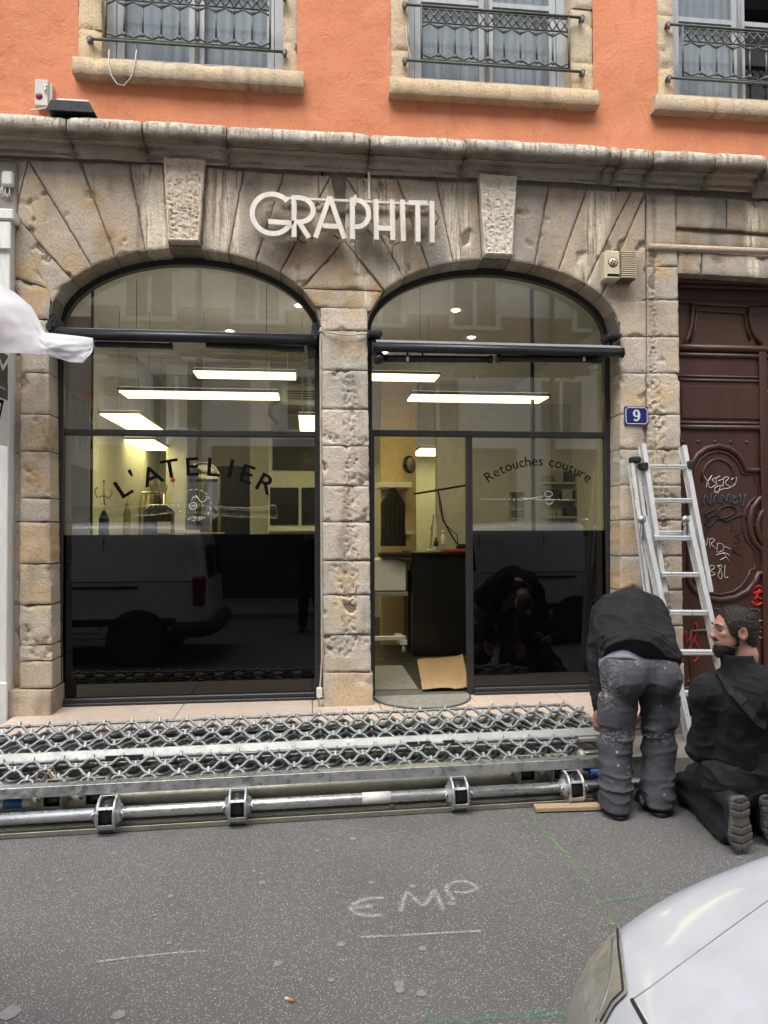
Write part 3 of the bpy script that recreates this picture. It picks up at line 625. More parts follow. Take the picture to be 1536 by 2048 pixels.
b = MB(); b.b2((IX0-.1, .28, 0), (IX0, IYB, IZC)); b.b2((IX1, .28, 0), (IX1+.1, IYB, IZC)); b.b2((IX0, IYB, 0), (IX1, IYB+.1, IZC))
b.b2((A(332, 950, 4.2).x, 4.2, SZ), (A(374, 950, 4.2).x, 4.6, IZC)); b.b2((A(500, 950, 4.0).x, 4.0, SZ), (A(540, 950, 4.0).x, 4.5, IZC)); struct('shop_wall', b, M_cream)
b = MB(); b.b2((A(762, 950, 2.75).x, 2.75, SZ), (A(832, 950, 2.75).x, 2.9, IZC-.5)); struct('alcove_wall', b, M_warmlit)
b = MB(); b.b2((A(874, 950, 3.0).x, 3.0, SZ), (IX1, 3.12, IZC-.7)); struct('partition_wall', b, M_cream)
b = MB(); b.b2((A(374, 950, 4.55).x, 4.75, SZ), (A(500, 950, 4.55).x, 4.8, 2.6)); struct('dark_doorway', b, M_blk)
b = MB(); b.b2((A(1064, 950, .9).x, .9, SZ), (A(1064, 950, .9).x+.03, .93, IZC)); struct('slim_post', b, M_blk)
b = MB(); b.b2((A(180, 950, .8).x, .8, SZ), (A(180, 950, .8).x+.02, .82, IZC)); struct('left_post', b, M_blk)
b = MB(); b.b2((A(132, 950, .8).x-.2, .82, SZ), (A(178, 950, .8).x, .86, IZC-.4)); struct('side_panel', b, M_cream)
# suspended light panels
PAN_Z = 2.92
def light_panel(c, lx, ly, label):
    c = Vector(c); t = thing('ceiling_light', label, 'ceiling light', c, 'suspended flat light panels'); h = .012
    f = MB(); f.b2((c.x-lx/2-.015, c.y-ly/2-.015, c.z+.002), (c.x+lx/2+.015, c.y+ly/2+.015, c.z+.03), .004); f.build('frame', M_grey, t)
    d = MB(); d.b2((c.x-lx/2, c.y-ly/2, c.z-h), (c.x+lx/2, c.y+ly/2, c.z+.001)); d.build('diffuser', M_panel, t)
    d = MB(); d.b2((c.x-lx/2, c.y-ly/2, c.z+.031), (c.x+lx/2, c.y+ly/2, c.z+.034)); d.build('added_top_glow', M_up, t)  # added glowing top face, there only to light the ceiling
    for sx in (-1, 1):
        wv = MB(); wv.tube([(c.x+sx*lx*.42, c.y, c.z+.03), (c.x+sx*lx*.42, c.y, IZC)], .003, 5); wv.build('wire', M_grey, t)
def at_z(px, py, Z):
    d = _fw + _r*((px-768)/FPX) - _u*((py-1024)/FPX); return CAMP + d*((Z-CAM_H)/d.z)
for (px, py, lx, ly, lb) in ((404, 790, 1.38, .30, 'long yellow-lit panel hanging near the left arched window'), (492, 750, 1.02, .30, 'shorter lit panel above the long one in the left window'), (268, 845, .36, 1.1, 'lit panel seen end-on above the left transom bar'), (298, 890, .36, 1.1, 'lit panel seen end-on just below the left transom bar'),
                             (954, 797, 1.28, .30, 'long yellow-lit panel hanging in the right arched window'), (778, 754, 1.02, .30, 'lit panel half hidden by the middle pier in the right window'), (632, 848, .34, 1.1, 'lit panel partly hidden behind the left edge of the middle pier'), (874, 904, .62, .9, 'lit panel inside the open doorway')):
    light_panel(at_z(px, py, 3.3 if py < 770 else PAN_Z if py < 840 else 2.80), lx, ly, lb)
for i, (x, y) in enumerate(((-.1, 1.6), (.5, 2.0), (1.5, 1.6), (1.9, 2.6), (-.9, 2.6), (.95, 3.4))):
    s = MB(); s.lathe((x, y, IZC-.012), (0, 0, 1), [(.03, 0), (.04, .004), (.045, .012)], 12); o = s.build('ceiling_spotlight', M_spot)
    tag(o, 'small round recessed spotlight glowing in the shop ceiling', 'spotlight', 'recessed ceiling spotlights')
# fittings seen through the left window
def simple(name, b, mat, label, cat, group=None): return tag(b.build(name, mat), label, cat, group)
t = thing('storage_cabinet', 'cream cabinet with black doors behind the left window', 'cabinet', A(590, 1060, 3.4))
x0, x1 = A(536, 950, 3.4).x, A(700, 950, 3.4).x; zt = A(590, 868, 3.4).z
b = MB(); b.b2((x0, 3.42, SZ), (x1, 3.9, zt), .01); b.build('carcass', M_cream, t)
for (pa, pb, ya, yb) in ((545, 640, 877, 940), (540, 597, 975, 1050), (603, 645, 975, 1050)):
    b = MB(); b.b2((A(pa, ya, 3.4).x, 3.395, A(pa, yb, 3.4).z), (A(pb, ya, 3.4).x, 3.418, A(pa, ya, 3.4).z), .004); b.build('door', M_blk, t)
b = MB(); b.b2((x0, 3.2, A(590, 1058, 3.4).z-.03), (x1, 3.41, A(590, 1058, 3.4).z), .004); b.build('ledge', M_cream, t)
t = thing('mirror', 'arch-topped chrome framed mirror standing in the shop', 'mirror', A(405, 1200, 3.0))
ma, mb_ = A(374, 1000, 3.0).x, A(438, 1000, 3.0).x; mz = A(400, 925, 3.0).z; mr = (mb_-ma)/2; cxm = (ma+mb_)/2
pth = [(ma, 3.0, SZ+.05)]+[(cxm-mr*math.cos(math.pi*k/14), 3.0, mz-mr+mr*math.sin(math.pi*k/14)) for k in range(15)]+[(mb_, 3.0, SZ+.05)]
b = MB(); b.tube(pth, .018, 8); b.build('frame', M_chrome, t)
b = MB(); b.prism([(p[0], p[2]) for p in pth], 3.005, 3.012); b.build('mirror_glass', pm('mirror_silver', (.55, .55, .53), .03, 1.0, var=.02, bmp=0, rv=0), t)
b = MB(); zz = SZ
for (pa, pb, ya, yb, Yd) in ((560, 700, 768, 808, 2.4),):
    t = thing('air_conditioner', 'grey cassette air conditioner under the shop ceiling', 'air conditioner', A(620, 790, 2.4)); b.b2((A(pa, ya, Yd).x, Yd, A(pa, yb, Yd).z), (A(pb, ya, Yd).x, Yd+.7, A(pa, ya, Yd).z), .03); b.build('casing', M_grey, t)
    for k in range(4):
        s = MB(); z = A(pa, 782+k*5, Yd).z; s.b2((A(pa+14, ya, Yd).x, Yd-.012, z-.006), (A(pb, ya, Yd).x, Yd-.001, z+.004)); s.build('louvre', M_blk, t)
    c = MB(); p0 = A(545, 795, Yd); c.tube([p0+Vector((.1, .1, 0)), p0+Vector((-.02, 0, -.08)), p0+Vector((-.03, 0, -.2)), p0+Vector((.05, .1, -.28))], .02, 6); c.build('hose', M_blk, t)
# hanging garments, coat hooks, bits on the ledge
def garment(px, py0, py1, wpx, Y, mat, label, name='jacket', tilt=0):
    c = A(px, py0, Y); wd = wpx*(Y+CAM_D)/FPX; h = c.z-A(px, py1, Y).z; n, m_ = 20, 12; vs = []; fs = []
    for side in (0, 1):
        for j in range(m_+1):
            v = j/m_; sh = min(1, .25+v*3.2)
            for i in range(n+1):
                u = i/n*2-1; x = c.x+u*wd/2*sh*(1-.06*math.sin(v*3)); z = c.z-h*v-.06*h*abs(u)*(1-v); th = .07*math.sqrt(max(0, 1-u*u))*(.6+.4*v)+.006*math.sin(u*17+v*3)
                vs.append((x, Y+(-th if side == 0 else th), z))
    q = (n+1)*(m_+1)
    for s_ in (0, q):
        for j in range(m_):
            for i in range(n): a = s_+j*(n+1)+i; fs.append((a, a+1, a+n+2, a+n+1))
    t = thing(name, label, 'garment', (c.x, Y, c.z-h)); mesh_obj('cloth', vs, fs, mat, t, True)
    hk = MB(); hk.tube([c+Vector((0, 0, -.02)), c+Vector((0, 0, .03)), c+Vector((.02, 0, .055)), c+Vector((.0, 0, .075)), c+Vector((-.015, 0, .06))], .004, 6); hk.build('hanger_hook', M_chrome, t)
    return t
garment(318, 1003, 1072, 62, 2.2, M_blkcloth, 'dark jacket on a hanger behind the left window')
garment(786, 972, 1092, 52, 2.35, M_blkcloth, 'black jacket hanging inside the open doorway', 'jacket')
garment(254, 1005, 1080, 14, 1.9, pm('olive_cloth', (.30, .29, .12), .9, bmp=.3), 'narrow olive garment hanging next to the dark jacket', 'hanging_garment')
garment(208, 1020, 1080, 20, 1.8, M_blkcloth, 'dark bag-like garment hanging below the coat hook', 'hanging_garment')
garment(395, 1020, 1075, 50, 2.0, pm('charcoal_cloth', (.05, .05, .055), .9, bmp=.3), 'charcoal garment hanging in front of the mirror', 'hanging_garment')
for (px, py, lb) in ((208, 985, 'curled metal coat hook on the cream wall behind left window'), (165, 938, 'scrolled wall hook beside the left window post'), (318, 975, 'small metal hook above the dark jacket')):
    c = A(px, py, 1.7); t = MB(); s = 6.8/FPX
    t.tube([c+Vector((0, .02, -.12)), c+Vector((0, 0, -.05)), c+Vector((0, 0, .1))], .008, 6); t.tube([c+Vector((0, 0, -.03)), c+Vector((.06, -.03, -.06)), c+Vector((.09, -.04, 0)), c+Vector((.07, -.04, .03))], .007, 6); t.tube([c+Vector((0, 0, -.03)), c+Vector((-.06, -.03, -.05)), c+Vector((-.08, -.04, .02)), c+Vector((-.05, -.04, .05))], .007, 6)
    t.sphere(c+Vector((0, 0, .11)), .014, 8); simple('coat_hook', t, pm('pewter', (.32, .29, .22), .35, .8, bmp=0), lb, 'hook')
b = MB(); c = A(346, 960, 2.3); b.sphere(c, .02, 8); b.tube([c, c+Vector((.005, 0, -.08))], .004, 5)
for k in range(5): b.sphere(c+Vector((.014*math.cos(k*1.26), -.008, .014*math.sin(k*1.26))), .015, 6)
simple('red_flower', b, pm('red_cloth', (.5, .02, .02), .7), 'small red flower ornament hanging behind the lettering', 'ornament')
b = MB(); b.b2((A(366, 1058, 1.4).x, 1.4, A(366, 1066, 1.4).z), (A(393, 1058, 1.4).x, 1.6, A(366, 1060, 1.4).z)); simple('paper_stack', b, M_whitep, 'white paper lying above the black film of the left window', 'paper')
b = MB(); c0, c1 = A(340, 1067, 1.3), A(448, 1066, 1.3); b.tube([c0, c1], .006, 6)
for k in range(24): b.sphere(c0.lerp(c1, k/23)+Vector((0, -.006, 0)), .007, 6)
simple('bead_trim', b, pm('brass', (.55, .40, .12), .3, .9, bmp=0), 'strip of brass beads along the shelf edge by the left window', 'trim')
b = MB(); b.b2((A(315, 1040, 1.5).x, 1.5, A(320, 1066, 1.5).z), (A(340, 1040, 1.5).x, 1.52, A(320, 1043, 1.5).z)); simple('price_tag', b, pm('yellow_card', (.6, .55, .25), .8), 'yellowish swing tag beside the dark jacket', 'tag')
# doorway: counter, shelf, clock, rail, bottle, trolley, mats
t = thing('counter', 'black shop counter inside the open doorway', 'counter', A(880, 1310, 2.0))
cx0, cx1 = A(826, 1200, 2.0).x, A(1010, 1200, 2.0).x; cz = A(880, 1104, 2.0).z
b = MB(); b.b2((cx0, 2.0, SZ), (cx1, 2.6, cz-.03), .004); b.build('front', M_blk, t)
b = MB(); b.b2((cx0-.03, 1.96, cz-.028), (cx1, 2.65, cz), .004); b.build('worktop', M_blk, t)
b = MB(); b.b2((A(815, 1200, 2.3).x, 2.25, SZ), (cx0-.003, 2.6, A(815, 1140, 2.3).z), .004); b.build('side_unit', M_blk, t)
def bottle(px, py, Y, h, r, mat, label):
    c = A(px, py, Y); b = MB(); b.lathe(c, (0, 0, 1), [(r, 0), (r*1.05, .01), (r, h*.6), (r*.4, h*.75), (r*.35, h*.85), (r*.6, h*.87), (r*.6, h)], 12); return simple('bottle', b, mat, label, 'bottle')
bottle(887, 1090, 2.15, .16, .028, M_whitep, 'clear spray bottle on the black counter'); bottle(872, 1092, 2.1, .09, .025, M_blk, 'small black bottle on the black counter')
b = MB(); b.box(A(908, 1101, 2.1), (.26, .2, .03), bev=.006); simple('red_folder', b, pm('red_plastic', (.42, .035, .015), .5), 'flat red-orange folder on the black counter', 'folder')
b = MB(); b.box(A(925, 1094, 2.2), (.14, .12, .07), bev=.02); simple('black_device', b, M_blk, 'small black device beside the red folder', 'device')
t = thing('desk_lamp', 'white jointed desk lamp standing on the counter', 'lamp', A(862, 1100, 2.3))
b = MB(); p0 = A(860, 1102, 2.3); b.lathe(p0, (0, 0, 1), [(.05, 0), (.05, .012), (.01, .02)], 12); b.build('base', M_whitep, t)
b = MB(); b.tube([p0, A(868, 1030, 2.3), A(862, 1060, 2.3)], .010, 6); b.tube([p0+Vector((.02, .02, 0)), A(874, 1070, 2.3), A(869, 1032, 2.3)], .007, 6); b.build('arm', M_whitep, t)
b = MB(); b.tube([A(828, 988, 2.4), A(936, 970, 2.4)], .012, 8); simple('clothes_rail', b, M_blk, 'thin dark clothes rail across the doorway interior', 'rail')
b = MB(); b.tube([A(876, 980, 2.38), A(882, 1010, 2.35), A(886, 1040, 2.3), A(900, 1065, 2.3), A(912, 1085, 2.28), A(922, 1096, 2.25)], .010, 6); b.tube([A(876, 980, 2.38), A(880, 1020, 2.35), A(892, 1050, 2.3), A(914, 1070, 2.3), A(916, 1090, 2.28)], .006, 6); simple('cable_bundle', b, M_blk, 'black cable bundle hanging from the clothes rail', 'cable')
t = thing('wall_clock', 'round black-rimmed wall clock on the warm wall inside the doorway', 'clock', A(819, 929, 2.6)); c = A(819, 929, 2.6)
b = MB(); b.lathe(c, (.75, -.66, 0), [(.10, -.03), (.105, 0), (.10, .02), (.085, .02)], 24); b.build('rim', M_blk, t)
b = MB(); b.lathe(c+Vector((.75, -.66, 0))*.012, (.75, -.66, 0), [(.085, 0), (.084, .012)], 24); b.build('dial', M_grey, t)
t = MB(); t.b2((A(758, 968, 2.3).x, 2.3, A(760, 975, 2.3).z), (A(824, 968, 2.3).x, 2.74, A(760, 964, 2.3).z), .004); simple('wall_shelf', t, M_whitep, 'white shelf above the hanging black jacket', 'shelf')
t = MB(); t.b2((A(808, 1060, 2.4).x, 2.4, A(760, 1070, 2.4).z), (A(829, 1062, 2.4).x, 2.74, A(760, 1063, 2.4).z), .004); simple('wall_shelf', t, M_whitep, 'small pale shelf right of the hanging black jacket', 'shelf')
t = thing('sewing_trolley', 'cream cabinet trolley on castors inside the doorway', 'trolley', A(785, 1310, 1.4))
b = MB(); b.b2((A(745, 1150, 2.0).x, 2.0, A(780, 1182, 2.0).z), (A(812, 1150, 2.0).x, 2.5, A(780, 1118, 2.0).z), .01); b.build('drawer_box', M_cream, t)
b = MB(); b.b2((A(745, 1150, 2.0).x, 1.98, A(780, 1192, 2.0).z), (A(815, 1150, 2.0).x, 2.5, A(780, 1184, 2.0).z), .004); b.build('shelf_board', M_grey, t)
zt_ = A(780, 1275, 1.6).z; b = MB(); b.b2((A(735, 1200, 1.6).x, 1.6, zt_-.03), (A(812, 1200, 1.6).x, 1.66, zt_+.01), .004); b.b2((A(800, 1200, 1.6).x, 1.6, zt_-.08), (A(814, 1200, 1.6).x, 2.1, zt_-.032), .004); b.build('foot_rail', M_whitep, t)
b = MB(); c = A(807, 1300, 1.62); b.lathe(c+Vector((-.015, 0, 0)), (1, 0, 0), [(.03, 0), (.034, .005), (.034, .025), (.03, .03)], 14); b.tube([c, c+Vector((0, 0, .05))], .012, 6); b.build('castor', M_grey, t)
b = MB(); b.box(A(790, 1110, 2.1), (.34, .3, .05), bev=.01); b.box(A(805, 1120, 1.98), (.2, .12, .03), Matrix.Rotation(.3, 3, 'Y'), bev=.008); simple('fabric_pile', b, M_blkcloth, 'dark folded fabric pile on the trolley', 'fabric')
M_mat = pm('ribbed_rubber_mat', (.10, .10, .095), .8, var=.3, vs=18, bmp=.3)
M_mat2 = pm('grey_ribbed_mat', (.33, .31, .27), .8, var=.2, vs=18, bmp=.3)
t = thing('doormat', 'grey ribbed mat on the dark shop floor', 'mat', G(795, 1360, SZ))
q0, q1, q2, q3 = G(752, 1384, SZ), G(838, 1380, SZ), G(834, 1332, SZ), G(752, 1320, SZ)
q0.x = q3.x = gx0+.08; q2.x = q1.x-.02; q0.y = q1.y = max(q1.y, .42); q3.y = q2.y
b = MB(); b.b2((q0.x, q0.y, SZ-.003), (q1.x, q2.y, SZ+.006)); b.build('backing', M_mat, t)
n = 22
for k in range(n):
    y = q0.y+(q2.y-q0.y)*(k+.5)/n; r = MB(); r.b2((q0.x+.01, y-.012, SZ+.0065), (q1.x-.01, y+.010, SZ+.014)); r.build('rib', M_mat2, t)
t = thing('threshold_grating', 'half-round ribbed black entrance mat on the pale threshold', 'mat', G(845, 1405, SZ)); xc = (gx0+.06+xm0)/2; rx = (xm0-gx0)/2-.02
b = MB(); pts = [(xc+rx*math.cos(-math.pi*k/24), .20+.42*math.sin(-math.pi*k/24)) for k in range(25)]+[(xc-rx, .4), (xc+rx, .4)]
b.add([(x, y, SZ+.003) for x, y in pts]+[(x, y, SZ+.010) for x, y in pts], [tuple(range(len(pts))), tuple(range(2*len(pts)-1, len(pts)-1, -1))]+[(i, (i+1) % len(pts), (i+1) % len(pts)+len(pts), i+len(pts)) for i in range(len(pts))]); b.build('backing', M_mat, t)
for k in range(17):
    y = .18-k*.0235; hw = rx*math.sqrt(max(0, 1-((y-.20)/.42)**2))-.015
    if hw > .03: r = MB(); r.b2((xc-hw, y-.007, SZ+.0105), (xc+hw, y+.006, SZ+.017)); r.build('rib', M_mat2, t)
# cardboard sheet
M_card = pm('cardboard', (.42, .28, .17), .85, var=.1, vs=6, bmp=.15, bs=30, stretch=(1, .1, 1))
cq = [G(834, 1322, SZ+.02), G(925, 1314, SZ+.02), G(938, 1380, SZ+.02), G(845, 1382, SZ+.02)]; vs = []; n = 10
for lay in (0, 1):
    for j in range(n+1):
        for i in range(n+1):
            p_ = cq[0].lerp(cq[1], i/n).lerp(cq[3].lerp(cq[2], i/n), j/n); p_ = p_+Vector((.008*noi(i*.9, j*.9, 1), .008*noi(i*.9, j*.9, 5), .012+.028*abs(noi(i*.25, j*.25, 3))+.02*max(0, (i-7)/3)**2+(-.005 if lay else 0))); vs.append(p_)
fs = [(j*11+i, j*11+i+1, (j+1)*11+i+1, (j+1)*11+i) for j in range(n) for i in range(n)]; fs += [tuple(k+121 for k in f) for f in fs]
o = mesh_obj('cardboard_sheet', vs, fs, M_card, None, True); tag(o, 'brown flattened cardboard sheet lying inside the doorway', 'cardboard')
# display rack and bright side wall behind the right pane
t = thing('card_rack', 'small wire rack of cards behind the right window', 'rack', A(1032, 1040, 1.3)); b = MB()
for px in (1020, 1033, 1047): b.tube([A(px, 985, 1.3), A(px, 1040, 1.3)], .004, 5)
for py in (985, 1003, 1021, 1040): b.tube([A(1020, py, 1.3), A(1047, py, 1.3)], .004, 5)
b.build('wire_frame', M_blk, t)
for k, py in enumerate((992, 1010, 1028)): c = MB(); c.b2((A(1022, py, 1.32).x, 1.31, A(1022, py+8, 1.32).z), (A(1045, py, 1.32).x, 1.315, A(1022, py-6, 1.32).z)); c.build('card', pm('card%d' % k, ((.08, .12, .06), (.3, .25, .18), (.25, .2, .2))[k], .7), t)
# clear plastic sleeve lying along the window, knotted at its right end
b = MB(); pts = []; rr_ = []
for k in range(60):
    u = k/59; p_ = A(146+408*u, 1021+4*math.sin(u*9), .62); pts.append(p_); rr_.append((.040+.010*noi(u*9, 1, 1))*(1+max(0, u-.72)*3.2*max(.1, .5+1.4*noi(u*40, 2, 2))))
b.tube(pts, rr_, 12); M_sleeve = glass_mat('milky_plastic', 1.5, (.93, .94, .95), .6)
o = b.build('plastic_sleeve', M_sleeve); tag(o, 'milky plastic sleeve stretched along the inside of the left window', 'plastic')
# rack of clothes at the back of the shop, boxes on shelves
t = thing('clothes_rack', 'long chrome rack of mixed clothes at the back of the shop', 'rack', A(250, 1060, 4.3)); ra, rb_ = A(196, 985, 4.3), A(328, 985, 4.3)
b = MB(); b.tube([ra, rb_], .014, 8); b.tube([ra, Vector((ra.x, ra.y, SZ))], .014, 8); b.tube([rb_, Vector((rb_.x, rb_.y, SZ))], .014, 8); b.build('rail', M_chrome, t)
random.seed(77)
for k in range(13):
    x = ra.x+.06+(rb_.x-ra.x-.12)*k/12; ln = random.uniform(.55, .95); c_ = random.choice([(.05, .05, .06), (.35, .32, .25), (.10, .13, .2), (.3, .05, .05), (.5, .48, .44), (.12, .1, .07)]); w_ = random.uniform(.028, .045); b = MB(); vs = []
    for j in range(9):
        v = j/8
        for i in range(12): q = i*math.pi/6; vs.append((x+w_*math.cos(q)*(.35+.65*min(1, v*4))*(1+.15*math.sin(i*2.3+k)), ra.y+(.10+.12*min(1, v*4))*math.sin(q), ra.z-.03-ln*v))
    b.add(vs, [(j*12+i, j*12+(i+1) % 12, (j+1)*12+(i+1) % 12, (j+1)*12+i) for j in range(8) for i in range(12)], True); b.build('garment', pm('cloth_%d' % k, c_, .9, bmp=.3), t)
t = thing('spool_shelf', 'white wall shelf with thread boxes behind the right window', 'shelf', A(1130, 1040, 2.9))
for r_ in range(3):
    z = A(1130, 965+r_*34, 2.9).z; b = MB(); b.b2((A(1085, 1000, 2.9).x, 2.8, z-.02), (A(1190, 1000, 2.9).x, 2.99, z)); b.build('board', M_whitep, t); x = A(1088, 1000, 2.9).x
    while x < A(1182, 1000, 2.9).x:
        w_ = random.uniform(.05, .14); h2 = random.uniform(.07, .15); b = MB(); b.b2((x, 2.82, z+.001), (x+w_, 2.95, z+h2), .003); b.build('thread_box', pm('box_%d' % random.randint(0, 5), random.choice([(.4, .3, .2), (.15, .2, .3), (.5, .5, .48), (.3, .1, .1), (.1, .1, .1)]), .7, bmp=0), t); x += w_+random.uniform(.005, .06)
# ================================================================== lettering helpers
_gl = {}
def glyph(ch, weight=0.0):
    """2-D outline mesh of one character of the built-in sans font, cap height ~ .7"""
    k = (ch, weight)
    if k not in _gl:
        cu = bpy.data.curves.new('g', 'FONT'); cu.body = ch; cu.size = 1.0; cu.offset = weight; cu.resolution_u = 4
        o = bpy.data.objects.new('g', cu); COL.objects.link(o); bpy.context.view_layer.update()
        me = o.to_mesh(); vs = [v.co.copy() for v in me.vertices]; fs = [tuple(p.vertices) for p in me.polygons]; o.to_mesh_clear()
        bpy.data.objects.remove(o); bpy.data.curves.remove(cu)
        x0 = min(v.x for v in vs) if vs else 0; x1 = max(v.x for v in vs) if vs else .25
        _gl[k] = (vs, fs, x0, x1)
    return _gl[k]
def put_glyph(b, ch, c, h, rot, U, V, weight=0.0, sx=1.0, center=True):
    """place a character: c centre of its base line, U right, V up"""
    vs, fs, x0, x1 = glyph(ch, weight); s = h/.73; cs, sn = math.cos(rot), math.sin(rot); mid = (x0+x1)/2 if center else 0
    out = []
    for v in vs:
        x, y = (v.x-mid)*s*sx, v.y*s; out.append(Vector(c)+U*(x*cs-y*sn)+V*(x*sn+y*cs))
    b.add(out, fs)
def put_text(b, txt, c, h, U, V, weight=0.0, sx=1.0, gap=.10):
    adv = 0; s = h/.73
    for ch in txt:
        if ch == ' ': adv += .28*s*sx; continue
        vs, fs, x0, x1 = glyph(ch, weight); put_glyph(b, ch, Vector(c)+U*(adv+(x1-x0)/2*s*sx), h, 0, U, V, weight, sx); adv += (x1-x0+gap)*s*sx
    return adv
XU, ZU = Vector((1, 0, 0)), Vector((0, 0, 1))
M_vinyl = pm('black_vinyl', (.006, .006, .007), .9, bmp=0, spec=.05)
M_wvinyl = pm('white_vinyl', (.75, .75, .72), .6, bmp=0, var=.05)
yl = FY+.0265
for ch, px, py, rot in (('L', 246, 974, 33), ("'", 262, 948, 27), ('A', 303, 950, 21), ('T', 340, 936, 10), ('E', 385, 932, 3), ('L', 428, 933, -4), ('I', 462, 936, -11), ('E', 495, 947, -18), ('R', 533, 967, -28)):
    b = MB(); c = A(px, py, yl); h = .152; r = rad(rot); base = c-Vector((-math.sin(r), 0, math.cos(r)))*(h/2 if ch != "'" else h*.75)
    put_glyph(b, ch, base, h, r, XU, ZU, .012, 1.12); b.build('window_letter', M_vinyl, F1)
txt = 'Retouches couture'; R_ = 182/FPX*(CAM_D+yl)*1.02; top = A(1077, 921, yl); cen = top-ZU*R_; h = .086
tot = sum((glyph(c)[3]-glyph(c)[2]+.11) if c != ' ' else .36 for c in txt)*h/.73; ang = tot/R_/2; acc = 0
for c_ in txt:
    wd = ((glyph(c_)[3]-glyph(c_)[2]+.11) if c_ != ' ' else .36)*h/.73
    if c_ != ' ':
        a = ang-(acc+wd/2)/R_; b = MB(); put_glyph(b, c_, cen+Vector((-math.sin(a), 0, math.cos(a)))*(R_-h*.5), h, a, XU, ZU, .004, 1.0); b.build('window_letter', M_vinyl, F2)
    acc += wd
# stitched line and scissors on the right pane, needle and button roundel on the left pane
b = MB(); p0, p1 = A(962, 998, yl), A(1142, 999, yl)
for k in range(20):
    if 8 < k < 15: continue
    a = p0.lerp(p1, k/20); b.b2((a.x, yl-.0006, a.z-.002), (a.x+.018, yl, a.z+.002))
b.build('stitch_line', M_wvinyl, F2)
def flat_line(b, pts, wd, closed=False):
    P_ = [Vector(p) for p in pts]
    b.tube(P_, wd, 5, closed=closed, flat=1.0)
b = MB()
for (px, py) in ((1097, 988), (1098, 1003)):
    c = A(px, py, yl); flat_line(b, [c+Vector((.034*math.cos(k*.524), 0, .024*math.sin(k*.524))) for k in range(12)], .0022, True)
flat_line(b, [A(1088, 992, yl), A(1040, 1001, yl)], .0022); flat_line(b, [A(1088, 1000, yl), A(1040, 996, yl)], .0022); b.build('scissors_motif', M_wvinyl, F2)
b = MB(); c = A(390, 1010, yl); rr = A(422, 1010, yl).x-c.x
for k in range(18):
    a0, a1 = k*2*math.pi/18, (k+.6)*2*math.pi/18; flat_line(b, [c+Vector((rr*math.cos(a0+(a1-a0)*q/3), 0, rr*math.sin(a0+(a1-a0)*q/3))) for q in range(4)], .0022)
c2 = A(386, 1012, yl); flat_line(b, [c2+Vector((.028*math.cos(k*.4), 0, .028*math.sin(k*.4))) for k in range(16)], .003, True)
for s in (-1, 1): flat_line(b, [c2+Vector((s*.008+.004*math.cos(k), 0, .004*math.sin(k))) for k in range(6)], .0018, True)
flat_line(b, [A(383, 1002, yl), A(386, 994, yl), A(394, 994, yl), A(400, 1002, yl), A(408, 1004, yl), A(415, 996, yl), A(412, 992, yl)], .0026); flat_line(b, [A(392, 990, yl), A(408, 1014, yl)], .002)
put_text(b, 'ATELIER', A(378, 1038, yl)+Vector((0, -.0005, 0)), .022, XU, ZU); b.build('sewing_roundel', M_wvinyl, F1)

# ================================================================== raised metal sign
M_alu = pm('brushed_sign_metal', (.74, .69, .61), .42, .35, var=.12, vs=7, bmp=.1, bs=200, stretch=(1, 1, .1), col2=(.80, .76, .69))
sg = thing('shop_sign', 'raised brushed metal letters on the stone between the keystones', 'sign', A(690, 480, -.08))
YS0, YS1 = -.155, -.075
def stroke(b, pts, w_, y0=YS0, y1=YS1):
    """mitred polyline of constant width in X,Z, extruded in Y"""
    P_ = [Vector((p[0], p[1])) for p in pts]; l_, r_ = [], []
    for i, p in enumerate(P_):
        d0 = (p-P_[i-1]).normalized() if i else None; d1 = (P_[i+1]-p).normalized() if i < len(P_)-1 else None
        t = (d0+d1).normalized() if d0 and d1 else (d0 or d1); n_ = Vector((-t.y, t.x)); k = 1/max(.4, n_.dot(Vector((-(d1 or d0).y, (d1 or d0).x))))
        l_.append(p+n_*(w_/2*k)); r_.append(p-n_*(w_/2*k))
    n_ = len(P_); vs = [(p.x, y, p.y) for y in (y0, y1) for p in l_+r_]; o = 2*n_; fs = []
    for i in range(n_-1):
        fs += [(i, i+1, n_+i+1, n_+i), (o+i, o+n_+i, o+n_+i+1, o+i+1), (i, o+i, o+i+1, i+1), (n_+i, n_+i+1, o+n_+i+1, o+n_+i)]
    fs += [(0, n_, o+n_, o), (n_-1, o+n_-1, o+2*n_-1, 2*n_-1)]
    b.add(vs, fs)
S = lambda px, py: (A(px, py, YS0).x, A(px, py, YS0).z)
sw = .0375
def letter(strokes):
    b = MB()
    for i, s_ in enumerate(strokes): stroke(b, s_, sw, YS0-.0006*i, YS1-.0004*i)
    b.build('letter', M_alu, sg)
def arc_pts(cx_, cy_, r, a0, a1, n=20, ry=None): return [(cx_+r*math.cos(rad(a0+(a1-a0)*k/n)), cy_+(ry or r)*math.sin(rad(a0+(a1-a0)*k/n))) for k in range(n+1)]
gc = S(545, 427.5); gr = (S(583, 427)[0]-S(502, 427)[0])/2*1.0
g_ = arc_pts(gc[0], gc[1], gr, 42, 345, 30); ge = g_[-1]
letter([g_[:-1]+[(S(569, 442)[0], S(569, 444.5)[1])], [(S(536.5, 443)[0], S(540, 443)[1]), (S(571, 445)[0], S(571, 445)[1])]])
x = S(588, 400)[0]; zt_, zm, zb2 = S(588, 390)[1], S(600, 442)[1], S(588, 474)[1]; rr = (zt_-zm)/2-.006
